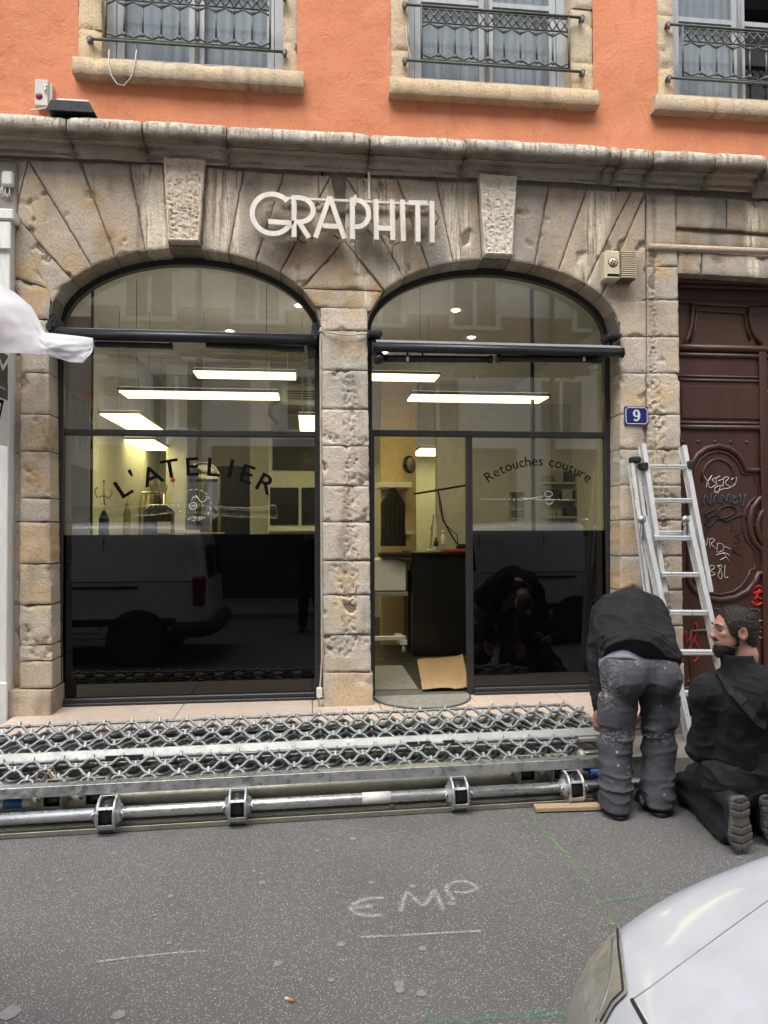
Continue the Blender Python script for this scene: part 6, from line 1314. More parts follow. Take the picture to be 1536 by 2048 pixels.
def nets(f, lo, hi, h):
    """surface nets over blocks near the surface"""
    lo = np.array(lo, float); B = 12; nb = np.ceil((np.array(hi)-lo)/h/B).astype(int); n = nb*B
    F = np.ones(n+1, np.float32)
    g = np.stack(np.meshgrid(*[np.arange(q) for q in nb], indexing='ij'), -1).reshape(-1, 3)
    cen = lo+(g*B+B/2)*h; v = f(cen); rad_ = h*B*.5*1.75+.02
    sub = np.stack(np.meshgrid(*[np.arange(B+1)]*3, indexing='ij'), -1).reshape(-1, 3)
    far = g[np.abs(v) >= rad_]; fv = v[np.abs(v) >= rad_]
    for (a, b, c), q in zip(far, fv): F[a*B:a*B+B+1, b*B:b*B+B+1, c*B:c*B+B+1] = np.sign(q)*.1
    near = g[np.abs(v) < rad_]; CH = 60
    for s in range(0, len(near), CH):
        gg = near[s:s+CH]; idx = (gg[:, None, :]*B+sub[None]).reshape(-1, 3); F[idx[:, 0], idx[:, 1], idx[:, 2]] = f(lo+idx*h)
    S = F < 0; nx, ny, nz_ = n
    cs = np.zeros(n, np.int8); offs = [(a, b, c) for a in (0, 1) for b in (0, 1) for c in (0, 1)]
    for a, b, c in offs: cs += S[a:a+nx, b:b+ny, c:c+nz_]
    act = np.argwhere((cs > 0) & (cs < 8)); vid = -np.ones(n, int); vid[act[:, 0], act[:, 1], act[:, 2]] = np.arange(len(act))
    acc = np.zeros((len(act), 3)); cnt = np.zeros(len(act))
    for i in range(8):
        for ax in range(3):
            o = offs[i]
            if o[ax]: continue
            o2 = list(o); o2[ax] = 1
            fa = F[act[:, 0]+o[0], act[:, 1]+o[1], act[:, 2]+o[2]]; fb = F[act[:, 0]+o2[0], act[:, 1]+o2[1], act[:, 2]+o2[2]]
            m_ = (fa < 0) != (fb < 0); t = np.where(m_, fa/np.where(fa-fb == 0, 1, fa-fb), 0); p = np.array(o, float)[None].repeat(len(act), 0); p[:, ax] = t
            acc[m_] += p[m_]; cnt[m_] += 1
    V = lo+(act+acc/np.maximum(cnt, 1)[:, None])*h; Q = []
    for ax in range(3):
        u, w_ = (ax+1) % 3, (ax+2) % 3; sl = [slice(0, q) for q in n]; s2 = [slice(0, q) for q in n]; sl[ax] = slice(0, n[ax]); s2[ax] = slice(1, n[ax]+1)
        A0 = S[tuple(sl)]; A1 = S[tuple(s2)]; e = np.argwhere(A0 != A1); e = e[(e[:, u] > 0) & (e[:, w_] > 0)]
        if not len(e): continue
        d1 = np.zeros(3, int); d1[u] = 1; d2 = np.zeros(3, int); d2[w_] = 1
        q = np.stack([vid[tuple((e-o).T)] for o in (0*d1, d1, d1+d2, d2)], 1); flip = A0[tuple(e.T)]; q[~flip] = q[~flip][:, ::-1]; Q.append(q[(q >= 0).all(1)])
    return V, np.concatenate(Q)
def skin_obj(name, f, lo, hi, h, mat, parent=None):
    V, Q = nets(f, lo, hi, h); me = bpy.data.meshes.new(name); me.from_pydata(V.tolist(), [], Q.tolist()); me.materials.append(mat)
    me.polygons.foreach_set('use_smooth', [True]*len(me.polygons)); o = bpy.data.objects.new(name, me); return link(o, parent)
def bounds(prims, pad):
    pts = []
    for p in prims:
        r = max(p[3], p[4]) if p[0] == 'c' else max(p[2])
        for q in ((p[1], p[2]) if p[0] == 'c' else (p[1],)): pts += [q-r, q+r]
    pts = np.array(pts); return pts.min(0)-pad, pts.max(0)+pad
def V3(v): return np.array(v, float)
def skin_mat(name, col):
    mt, t, p = new_mat(name); v = pos(t); c = mix(t, ramp(t, nz(t, v, 18, 4), [(.3, 0), (.7, 1)]), col, tuple(x*f for x, f in zip(col, (1.0, .78, .74))))
    L(t, c, p.inputs['Base Color']); p.inputs['Roughness'].default_value = .5; p.inputs['Subsurface Weight'].default_value = .12; p.inputs['Subsurface Radius'].default_value = (.01, .004, .002); bump(t, p, nz(t, v, 220, 3), .12, .002); return mt
M_skin = skin_mat('skin', (.44, .27, .20)); M_hair = pm('dark_hair', (.028, .020, .015), .6, var=.5, vs=60, bmp=.9, bs=260, stretch=(1, 1, .5), bd=.006, col2=(.055, .042, .034))
M_beard = pm('dark_beard', (.024, .016, .012), .7, var=.5, vs=80, bmp=.9, bs=320, bd=.006)
M_swt = pm('black_sweatshirt', (.021, .0215, .0235), .92, var=.3, vs=9, bmp=.45, bs=240, bd=.003, spec=.2)
M_jkt = pm('black_fleece', (.019, .0195, .021), .95, var=.35, vs=8, bmp=.5, bs=200, bd=.003, spec=.2)
M_ovr = pm('black_dungarees', (.022, .023, .026), .88, var=.3, vs=10, bmp=.3, bs=260, bd=.002, spec=.25)
def spatter_mat():
    mt, t, p = new_mat('paint_spattered_grey_workwear'); v = pos(t)
    c = mix(t, ramp(t, nz(t, v, 7, 5, .65), [(.3, 0), (.7, 1)]), (.062, .060, .070), (.105, .102, .118))
    vo = N(t, 'TexVoronoi'); vo.inputs['Scale'].default_value = 30; L(t, v, vo.inputs['Vector']); sc = N(t, 'SeparateColor'); L(t, vo.outputs['Color'], sc.inputs[0])
    sp = math_(t, 'MULTIPLY', ramp(t, sc.outputs[0], [(.84, 0), (.88, 1)]), ramp(t, vo.outputs['Distance'], [(.14, 1), (.24, 0)]))
    sp = math_(t, 'MULTIPLY', sp, ramp(t, nz(t, v, 5, 3), [(.45, 0), (.6, 1)]))
    at = N(t, 'Attribute'); at.attribute_name = 'paint'; kn = math_(t, 'MULTIPLY', at.outputs['Fac'], ramp(t, nz(t, pos(t, (1, 1, 2.2)), 38, 5, .7), [(.50, 0), (.58, 1)]))
    c = mix(t, math_(t, 'MAXIMUM', sp, kn), c, (.46, .46, .47)); c = mix(t, ramp(t, nz(t, v, 16, 4, .7), [(.6, 0), (.75, .5)]), c, (.17, .16, .165))
    L(t, c, p.inputs['Base Color']); p.inputs['Roughness'].default_value = .9; p.inputs['Specular IOR Level'].default_value = .2; bump(t, p, nz(t, v, 320, 2), .25, .002); return mt
M_trs = spatter_mat()
M_shoe = pm('black_work_shoe', (.016, .015, .015), .6, var=.4, vs=20, bmp=.3, bs=120); M_sole = pm('dusty_rubber_sole', (.105, .098, .088), .85, var=.35, vs=14, bmp=.35, bs=90)
M_shirt = pm('lilac_grey_shirt', (.27, .27, .33), .9, var=.15, vs=20, bmp=.2, bs=200)

def hand(w, d, side, pn, s=1.0, curl=.5):
    """palm, four fingers and thumb: w wrist, d pointing direction, side towards the thumb, pn palm normal"""
    w, d, side, pn = V3(w), V3(d), V3(side), V3(pn); P_ = [C(w, w+d*.03*s, .026*s, .028*s)]
    for k, (o, ln) in enumerate(((.028, .075), (.010, .085), (-.009, .078), (-.027, .062))):
        k0 = w+d*.085*s+side*o*s; P_.append(C(w+d*.02*s+side*o*.7*s, k0, .016*s, .0125*s)); k1 = k0+(d*math.cos(curl)+pn*math.sin(curl))*ln*.5*s; k2 = k1+(d*math.cos(curl*2.2)+pn*math.sin(curl*2.2))*ln*.55*s
        P_ += [C(k0, k1, .0100*s, .0092*s), C(k1, k2, .0092*s, .0075*s)]
    t0 = w+d*.025*s+side*.024*s; t1 = t0+(d*.6+side*.55+pn*.45)*.045*s; P_ += [C(t0, t1, .014*s, .011*s), C(t1, t1+(d*.8+pn*.55)*.032*s, .0105*s, .0085*s)]
    return P_
def strands(o, n, ln, mat, down=.5, seed=1, wd=.0011):
    me = o.data; rg = np.random.default_rng(seed); nv = len(me.vertices); co = np.empty(nv*3); no = np.empty(nv*3); me.vertices.foreach_get('co', co); me.vertices.foreach_get('normal', no); co = co.reshape(-1, 3); no = no.reshape(-1, 3)
    ix = rg.integers(0, nv, n); p = co[ix]+rg.normal(size=(n, 3))*.0015; d = no[ix]*(.55+.3*rg.random((n, 1)))+rg.normal(size=(n, 3))*.35+np.array([0, 0, -down]); d /= np.linalg.norm(d, axis=1)[:, None]; l_ = ln*(.5+.8*rg.random((n, 1))); sd_ = np.cross(d, rg.normal(size=(n, 3))); sd_ = sd_/np.linalg.norm(sd_, axis=1)[:, None]*wd
    V = np.empty((n*3, 3)); V[0::3] = p-sd_-d*.002; V[1::3] = p+sd_-d*.002; V[2::3] = p+d*l_; F_ = np.arange(n*3).reshape(-1, 3); m2 = bpy.data.meshes.new('strands'); m2.from_pydata(V.tolist(), [], F_.tolist()); m2.materials.append(mat); q = link(bpy.data.objects.new('strands', m2), o); q['kind'] = 'stuff'; return q
# ---------------------------------------------------------------- worker bending over the pile
y0 = G(1228, 1640, 0).y
def Q(px, py, dy): return V3(A(px, py, y0+dy))
hipL, hipR = Q(1244, 1352, .10), Q(1316, 1352, .10); knL, knR = Q(1231, 1492, .13), Q(1318, 1494, .14); anL, anR = Q(1231, 1606, .06), Q(1313, 1606, .07)
shL, shR = Q(1207, 1236, .50), Q(1312, 1238, .52); elL, elR = Q(1195, 1326, .44), Q(1330, 1328, .50); wrL, wrR = Q(1198, 1424, .34), Q(1290, 1418, .42)
chest = (shL+shR)/2; pel = (hipL+hipR)/2; nk = chest+np.array([-.01, .13, .0]); hdA = nk+np.array([-.02, .14, -.11])
bodyA = [C(pel+[0, .03, .03], chest, .085, .13), C(shL, shR, .07, .07), C(hipL, knL, .062, .05), C(hipR, knR, .062, .05), C(knL, anL, .05, .04), C(knR, anR, .05, .04), C(shL, elL, .045, .038), C(shR, elR, .045, .038), C(elL, wrL, .036, .026), C(elR, wrR, .036, .026), C(chest, nk, .07, .06), C(nk, hdA, .055, .06), EL(hdA+np.array([0, .03, -.04]), (.078, .105, .11)), C(anL, anL+[0, .13, -.045], .035, .03), C(anR, anR+[0, .13, -.045], .035, .03), EL(hdA+np.array([-.078, .02, -.03]), (.012, .022, .032)), EL(hdA+np.array([.078, .02, -.03]), (.012, .022, .032)), C(hdA+np.array([0, .12, -.07]), hdA+np.array([0, .14, -.10]), .014, .016)]
hA = hand(wrL, (.05, .1, -.99), (.75, -.6, 0), (.5, .6, 0.1), 1.05)+hand(wrR, (-.05, .1, -.99), (-.75, -.6, 0), (-.5, .6, .1), 1.05)
fb = lambda P: smin(union(P, bodyA, .05), union(P, hA, .012), .015)
lo, hi = bounds(bodyA+hA, .03); workA = skin_obj('person', fb, lo, hi, .0075, M_skin); tag(workA, 'person in black sweatshirt and paint-spattered grey trousers bending over the grilles', 'person')
swt = [C(Q(1246, 1312, .10), Q(1232, 1230, .44), .142, .145), C(Q(1312, 1312, .11), Q(1292, 1233, .46), .142, .145), C(Q(1278, 1298, .05), Q(1262, 1218, .36), .130, .135), C(shL+[0, 0, .0], elL, .082, .066), C(shR, elR, .082, .068), C(elL, wrL+(elL-wrL)*.12, .062, .046), C(elR, wrR+(elR-wrR)*.12, .062, .046), C(chest, nk, .10, .082)]
tax = (chest-pel)/np.linalg.norm(chest-pel)
def f_swt(P):
    d = smin(union(P, swt[:3]+swt[7:], .07), union(P, swt[3:7], .03), .022); u = (P-pel)@tax
    fold = vn(P*np.array([6, 6, 9])+3)*.010-.013*rid(P*np.array([5, 8, 9])+20)-.007*rid(P*np.array([12, 12, 14])+31)+.008; cmp_ = np.exp(-((u-.05)/.09)**2); fold = fold+np.sin(u*95+vn(P*7)*3)*.0045*cmp_+np.sin((P[:, 0]*.6+P[:, 2])*60+vn(P*8)*5)*.004*np.clip(vn(P*3.3)+.3, 0, 1)
    d = d+fold
    torso = np.minimum(prim(P, swt[3]), np.minimum(prim(P, swt[4]), np.minimum(prim(P, swt[5]), prim(P, swt[6])))); arm = torso < .005
    rib = np.where((u < .055) & ~arm, .010+.0015*np.sin(P[:, 0]*420), 0); hem = -(u-.004+vn(P*6)*.01); hem = np.where(arm, -1, hem)
    return np.maximum(d+rib, hem)
lo, hi = bounds(swt, .04); skin_obj('sweatshirt', f_swt, lo, hi, .0075, M_swt, workA)
tail = [C(Q(1246, 1345, .08), Q(1238, 1300, .2), .137, .13), C(Q(1312, 1345, .09), Q(1303, 1300, .22), .137, .13)]
f_tail = lambda P: np.maximum(union(P, tail, .07)+vn(P*14)*.006, np.maximum(-((P-pel)@tax)-.012-.035*vn(P*np.array([6, 6, 1])+2), ((P-pel)@tax)-.05))
lo, hi = bounds(tail, .03); skin_obj('shirt_tail', f_tail, lo, hi, .008, M_shirt, workA)
trs = [C(hipL, knL, .118, .098), C(hipR, knR, .118, .098), C(knL, anL+[0, 0, -.02], .098, .092), C(knR, anR+[0, 0, -.02], .098, .092), C(hipL+[0, 0, .05], hipR+[0, 0, .05], .125, .125), EL(hipL+[.005, -.055, .0], (.115, .11, .13)), EL(hipR+[-.005, -.055, .0], (.115, .11, .13)), C(pel+[0, .0, .05], pel+[0, .06, .10], .14, .14)]
def f_trs(P):
    d = union(P, trs, .035); z = P[:, 2]; hk = np.exp(-((z-.50)/.16)**2); ha = np.exp(-((z-.14)/.13)**2); hp = np.exp(-((z-.80)/.10)**2)
    w_ = np.where(P[:, 0] > (pel[0]), 5.0, 0.0)
    W3 = w_[:, None]
    fold = -.020*ha*rid(P*np.array([6, 6, 15])+W3)-.010*ha*rid(P*np.array([9, 9, 26])+3+W3)-.015*hk*rid(P*np.array([7, 7, 15])+5+W3)-.008*rid(P*np.array([11, 11, 3.2])+11+W3)*np.clip((z-.5)*4, 0, 1)-.007*hp*rid(P*np.array([7, 9, 12])+17)+vn(P*np.array([9, 9, 14])+W3)*.006+.008
    pk = np.zeros(len(P))
    for c, sx in ((hipL, -1), (hipR, 1)):   # cargo pockets on the outer thighs
        q = np.abs((P-(c+np.array([sx*.10, .0, -.20])))/np.array([.05, .075, .085])); pk = np.maximum(pk, np.clip(1.15-q.max(1), 0, .15)*.11)
    for sx in (-1, 1):   # back pockets
        q = np.abs((P-(pel+np.array([sx*.095, -.17, -.015])))/np.array([.058, .10, .072])); pk = np.maximum(pk, np.clip((1.0-q.max(1))*12, 0, 1)*.0045)
    gap = np.abs(P[:, 0]-pel[0]); d = np.where((z < pel[2]-.24), np.maximum(d, .008-gap), d); seam = np.exp(-(gap/.006)**2)*.006*(z > pel[2]-.1)
    d = d+fold-pk+seam
    d = np.maximum(d, (z-(pel[2]+.115))); return np.maximum(d, .045-z+.012*vn(P*9))
lo, hi = bounds(trs, .05); lo[2] = 0; to = skin_obj('trousers', f_trs, lo, hi, .0072, M_trs, workA)
vz = np.array([v.co[:] for v in to.data.vertices]); pt = np.exp(-((vz[:, 2]-.46)/.045)**2)*.62+np.exp(-((vz[:, 2]-.93)/.03)**2)*.35+np.clip(np.abs(vz[:, 0]-pel[0])/.2-.75, 0, .5)*np.exp(-((vz[:, 2]-.75)/.1)**2)*1.8
at = to.data.attributes.new('paint', 'FLOAT', 'POINT'); at.data.foreach_set('value', np.clip(pt, 0, 1).astype(np.float32))
def shoe(parent, heel, toe, name='shoe', s=1.0):
    heel, toe = V3(heel), V3(toe); dr = (toe-heel)/np.linalg.norm(toe-heel); ln = np.linalg.norm(toe-heel); up = np.array([0, 0, 1.0])
    pr = [C(heel+up*.055, heel+dr*.10+up*.06, .040, .044), C(heel+dr*.10+up*.055, toe-dr*.04+up*.04, .046, .036), C(heel+up*.09+dr*.03, heel+up*.13+dr*.035, .042, .045)]
    lo, hi = bounds(pr, .03); sh_ = skin_obj(name, lambda P: np.maximum(union(P, pr, .03)+vn(P*30)*.002, .018-P[:, 2]), lo, hi, .006, M_shoe, parent)
    so = [C(heel+up*.02+dr*.0, heel+dr*.1+up*.02, .044, .040), C(heel+dr*.1+up*.02, toe-dr*.04+up*.02, .044, .048)]; lo, hi = bounds(so, .02)
    skin_obj('sole', lambda P: np.maximum(np.maximum(union(P, so, .02), P[:, 2]-.028), .001-P[:, 2]), lo, hi, .006, M_sole if parent is not workA else M_shoe, sh_); return sh_
for an, x in ((anL, -.03), (anR, .0)):
    hl = np.array([an[0], an[1]-.045, 0]); shoe(workA, hl, hl+np.array([x, .27, 0]))
hcut = hdA+np.array([0, .03, -.04]); f_h = lambda P: np.maximum(prim(P, EL(hcut, (.090, .117, .122)))+vn(P*60)*.003, -(P-hcut)@np.array([0, .75, .66])-.045)
skin_obj('hair', f_h, hcut-.14, hcut+.14, .007, M_hair, workA)

# ---------------------------------------------------------------- worker kneeling at the right
fR = G(1490, 1712, 0)
dB = fR.y
def K(px, py, dy): return V3(A(px, py, dB+dy))
HS = 1.06                                                   # head size
hc_ = K(1467, 1262, .16)
fw_ = np.array([-.985, .17, -.03]); fw_ /= np.linalg.norm(fw_); lt_ = np.cross(np.array([0, 0, 1.0]), fw_); lt_ /= np.linalg.norm(lt_); up_ = np.cross(fw_, lt_); HR = np.stack([fw_, lt_, up_], 1)
def h_(x, y, z): return hc_+HR@(np.array([x, y, z])*HS)
def hel(c, r): return EL(h_(*c), np.array(r)*HS, HR)
def hcn(a, b, ra, rb): return C(h_(*a), h_(*b), ra*HS, rb*HS)
shBL, shBR = K(1418, 1385, .20), K(1562, 1388, .12); nb_ = K(1484, 1345, .15); hiL, hiR = K(1462, 1545, .22), K(1545, 1545, .22)
kB_L, kB_R = K(1383, 1572, .66), K(1462, 1560, .80); anBL, anBR = K(1470, 1668, .10), K(1548, 1650, .16)
eBL, eBR = K(1400, 1492, .30), K(1590, 1490, .30); wBL, wBR = K(1432, 1456, .52), K(1480, 1460, .56)
chB = (shBL+shBR)/2; peB = (hiL+hiR)/2
headB = [hel((-.012, 0, .028), (.101, .077, .092)), hel((.030, 0, -.03), (.062, .060, .086)), hcn((-.01, 0, -.055), (.058, 0, -.092), .052, .028), hel((.076, 0, .034), (.020, .048, .012)), hcn((.086, 0, .018), (.107, 0, -.018), .0085, .0115), hel((.104, 0, -.024), (.013, .015, .009)), hel((.086, 0, -.050), (.013, .022, .0055)), hel((.083, 0, -.062), (.013, .020, .006)), hel((.062, .038, -.008), (.02, .018, .014)), hel((.062, -.038, -.008), (.02, .018, .014))]
earB = [hel((-.014, s*.079, -.004), (.024, .010, .036)) for s in (-1, 1)]
neckB = [hcn((-.025, 0, -.05), (-.05, 0, -.125), .056, .058), C(h_(-.05, 0, -.12), nb_+[0, .02, -.05], .06, .075)]
bodB = [C(peB, chB, .13, .14), C(shBL, shBR, .06, .06), C(hiL, kB_L, .075, .06), C(hiR, kB_R, .075, .06), C(kB_L, anBL, .055, .04), C(kB_R, anBR, .055, .04), C(shBL, eBL, .045, .038), C(shBR, eBR, .045, .038), C(eBL, wBL, .036, .027), C(eBR, wBR, .036, .027), C(chB, nb_, .09, .08)]
hB = hand(wBL, (.45, .55, .45), (-.5, .2, .8), (.75, -.2, -.6), 1.0, .6)+hand(wBR, (-.45, .55, .3), (.5, .2, .8), (-.75, -.2, -.6), 1.0, .6)
def f_bB(P):
    d = union(P, headB, .016); e = smin(prim(P, earB[0]), prim(P, earB[1]), .01)
    for s in (-1, 1): e = smax(e, -prim(P, hel((-.010, s*.088, .000), (.013, .007, .020))), .006)
    d = smin(d, e, .006)
    for s in (-1, 1): d = smax(d, -prim(P, hel((.092, s*.033, .014), (.018, .016, .0105))), .012)
    d = smin(d, union(P, neckB, .03), .02); d = smin(d, union(P, bodB, .06), .02); return smin(d, union(P, hB, .012), .012)
lo, hi = bounds(headB+neckB+bodB+hB, .02); workB = skin_obj('person', f_bB, lo, hi, .0045, M_skin); tag(workB, 'bearded person in black fleece and dungarees kneeling beside the ladder', 'person')
M_eye = pm('eye_white', (.14, .12, .11), .3, bmp=0); 
for s in (-1, 1):
    b = MB(); b.sphere(h_(.076, s*.033, .013), .0125*HS, 12); e_ = b.build('eye', M_eye, workB); b = MB(); c = Vector(h_(.0855, s*.034, .013)); b.sphere(c, .0055*HS, 10); b.build('iris', M_blk, e_)
    b = MB(); b.tube([h_(.094, s*.014, .034), h_(.094, s*.030, .041), h_(.080, s*.050, .036)], [.0035, .0055, .003], 6); b.build('eyebrow', M_hair, workB)
fine = lambda P: vn(P*130)*.0022+vn(P*70)*.002
f_hair = lambda P: smax(smin(prim(P, hel((-.014, 0, .032), (.109, .083, .099))), prim(P, hel((-.062, 0, -.035), (.048, .062, .062))), .03)+fine(P), smax(((P-hc_)@HR)@np.array([.72, 0, -.69])/HS-.040-.006*vn(P*60), (((P-hc_)@HR)[:, 0]/HS-.062-.25*np.clip(((P-hc_)@HR)[:, 2]/HS-.07, -.2, .04)), .006), .006)
strands(skin_obj('hair', f_hair, hc_-.17, hc_+.17, .0045, M_hair, workB), 9000, .009, M_hair, .35, 3)
brd = [hcn((-.002, 0, -.045), (.060, 0, -.098), .062, .040), hel((.058, 0, -.080), (.042, .046, .036)), hel((.084, 0, -.0405), (.016, .030, .008))]
def f_brd(P):
    q = ((P-hc_)@HR)/HS; d = smin(prim(P, brd[0]), prim(P, brd[1]), .02); cut = q@np.array([.62, 0, .78])-(-.0065); d = smax(d, cut, .01)                 # cheek line rising to the ear
    d = smax(d, -(q[:, 0]+.004), .008); d = smin(d, prim(P, brd[2]), .008); d = np.maximum(d, -prim(P, hel((.094, 0, -.056), (.018, .018, .007)))); return d+fine(P)*1.1
strands(skin_obj('beard', f_brd, hc_-.17, hc_+.15, .0042, M_beard, workB), 6000, .009, M_beard, .6, 4)
jk = [C(K(1478, 1508, .22), chB+[-.01, -.02, -.02], .155, .17), C(K(1530, 1508, .22), chB+[.05, -.02, -.02], .155, .17), C(shBL, shBR, .085, .085), C(shBL, eBL, .082, .072), C(shBR, eBR, .082, .072), C(eBL, wBL+(eBL-wBL)*.1, .070, .046), C(eBR, wBR+(eBR-wBR)*.1, .07, .048), C(chB, nb_+[0, 0, .0], .12, .085)]
def f_jk(P):
    d = union(P, jk, .045)+vn(P*np.array([6, 6, 8])+8)*.010-.013*rid(P*np.array([8, 8, 6])+14)-.008*rid(P*np.array([13, 13, 17])+23)+.008
    el_ = np.exp(-(np.linalg.norm(P-eBL, axis=1)/.13)**2); d = d+np.sin((P[:, 2]*.7+P[:, 0]*.7)*85+vn(P*7)*4)*.007*el_+np.sin((P[:, 2]-P[:, 0]*.5)*55+vn(P*5)*4)*.004*np.clip(vn(P*4)+.2, 0, 1)
    return smin(np.maximum(d, P[:, 2]-(nb_[2]+.045)), np.maximum(np.abs(prim(P, C(nb_+[0, 0, -.06], nb_+[-.028, 0, .10], .090, .080)))-.006+vn(P*16)*.003, np.maximum(P[:, 2]-(nb_[2]+.100+.012*vn(P*9)), nb_[2]-.06-P[:, 2])), .03)
lo, hi = bounds(jk, .06); skin_obj('fleece_jacket', f_jk, lo, hi, .0065, M_jkt, workB)
ov = [C(hiL, kB_L, .125, .10), C(hiR, kB_R, .125, .10), C(kB_L+[0, 0, -.03], anBL+(kB_L-anBL)*.1, .095, .07), C(kB_R+[0, 0, -.03], anBR+(kB_R-anBR)*.1, .095, .07), C(hiL+[-.01, 0, -.02], hiR+[.02, 0, -.02], .15, .15), C(K(1490, 1510, .22), K(1530, 1510, .22), .168, .168)]
bib = [C(K(1540, 1500, .19), K(1560, 1425, .17), .185, .165)]
def f_ov(P):
    d = union(P, ov, .05); z = P[:, 2]; waist = np.exp(-((z-(hiL[2]+.12))/.035)**2); kn = np.exp(-(np.linalg.norm(P-kB_L, axis=1)/.22)**2)
    d = d+vn(P*np.array([9, 9, 14])+2)*.008-.015*rid(P*np.array([6, 6, 9])+33)-.008*rid(P*np.array([13, 13, 16])+40)+.009+np.sin((P[:, 2]+P[:, 0]*.6)*70+vn(P*6)*4)*.006*kn+np.sin(P[:, 0]*210+vn(P*8)*1.5)*.0045*waist+np.sin(P[:, 0]*45+z*30+vn(P*6)*4)*.005
    d = np.maximum(d, z-(hiL[2]+.155)); d = smin(d, np.maximum(union(P, bib, .05)+vn(P*12)*.004, -(P[:, 0]-K(1500, 1500, .2)[0])+.9*np.clip(z-(hiL[2]+.15), -.3, .4)-.04), .01)
    return np.maximum(d, .003-z)
lo, hi = bounds(ov+bib, .05); lo[2] = -.01; skin_obj('dungarees', f_ov, lo, hi, .0068, M_ovr, workB)
def strap(pts, wd, name):
    b = MB(); P_ = [Vector(p) for p in pts]; vs = []
    for i, p in enumerate(P_):
        t = ((P_[min(i+1, len(P_)-1)])-P_[max(0, i-1)]).normalized(); s_ = t.cross(Vector((0.15, -1, .25))).normalized()*wd/2; o_ = Vector((.1, -.008, .004)); vs += [p-s_, p+s_, p+s_+Vector((0, .008, 0)), p-s_+Vector((0, .008, 0))]
    n = len(P_); b.add(vs, [(i*4+k, (i+1)*4+k, (i+1)*4+(k+1) % 4, i*4+(k+1) % 4) for i in range(n-1) for k in range(4)]+[(0, 1, 2, 3), tuple((n-1)*4+k for k in range(4))]); return b.build(name, M_ovr, workB)
# strap laid on the jacket surface
bpy.context.view_layer.update(); _j = [o for o in workB.children if o.name.startswith('fleece')][0]; bj = BVHTree.FromObject(_j, bpy.context.evaluated_depsgraph_get())
def on_j(px, py, off=.008):
    d_ = (_fw+_r*((px-768)/FPX)-_u*((py-1024)/FPX)).normalized(); h2 = bj.ray_cast(CAMP, d_); return (h2[0]-d_*off) if h2[0] else Vector(A(px, py, dB+.05))
def dens(L_, k=4): return [(L_[i][0]+(L_[i+1][0]-L_[i][0])*j/k, L_[i][1]+(L_[i+1][1]-L_[i][1])*j/k) for i in range(len(L_)-1) for j in range(k)]+[L_[-1]]
strap([on_j(x, y) for x, y in dens([(1438, 1342), (1452, 1362), (1468, 1385), (1486, 1402), (1502, 1420), (1518, 1440), (1534, 1446)])], .065, 'strap')
strap([on_j(x, y, .014) for x, y in dens([(1474, 1386), (1484, 1398), (1490, 1404)])], .072, 'strap_buckle')
# boots: soles turned to the viewer
def sole_boot(c_toe, c_heel, nrm, s=1.0):
    """boot standing on its toe: sole plane from toe to heel, nrm faces the viewer"""
    c_toe, c_heel, nrm = V3(c_toe), V3(c_heel), V3(nrm); ax = c_heel-c_toe; ln = np.linalg.norm(ax); ax /= ln; nrm = nrm-ax*(nrm@ax); nrm /= np.linalg.norm(nrm); sd = np.cross(ax, nrm)
    up_b = [C(c_toe+ax*.06-nrm*.045, c_heel-ax*.05-nrm*.05, .046, .042), C(c_heel-ax*.05-nrm*.05, c_heel-ax*.04-nrm*.14, .046, .046)]; lo, hi = bounds(up_b, .02); bt = skin_obj('boot', lambda P: union(P, up_b, .03)+vn(P*28)*.002, lo, hi, .006, M_shoe, workB)
    R3 = np.stack([sd, ax, nrm], 1)
    def wdt(v): return np.interp(v, [0, .04, .09, .15, .20, .26, .29, .305], [.034, .056, .064, .056, .050, .052, .048, .03])
    def f_s(P):
        q = (P-c_toe)@R3; v = q[:, 1]; u = np.abs(q[:, 0])-wdt(v*.305/ln); d = np.maximum(u, np.maximum(-v, v-ln)); d = np.maximum(d, np.abs(q[:, 2])-.016)
        chev = np.sin((v*150)-np.abs(q[:, 0])*55); waist = np.exp(-((v/ln-.56)/.07)**2); gr = np.where((q[:, 2] > .004), np.clip(-chev-.55, 0, 1)*.012*(1-waist)+waist*.004, 0)
        lug = np.where(q[:, 2] > .006, np.clip(.004-np.abs(q[:, 0]), 0, 1)*1.5, 0)
        return d+gr+lug
    P_ = [C(c_toe, c_heel, .075, .075)]; lo, hi = bounds(P_, .02); skin_obj('tread_sole', f_s, lo, hi, .0042, M_sole, bt)
sole_boot(K(1486, 1708, .0)+[0, .02, .012], K(1478, 1592, .02), (.08, -1, .05)); sole_boot(K(1556, 1690, .08)+[0, .02, .012], K(1534, 1586, .08), (.05, -1, .05))

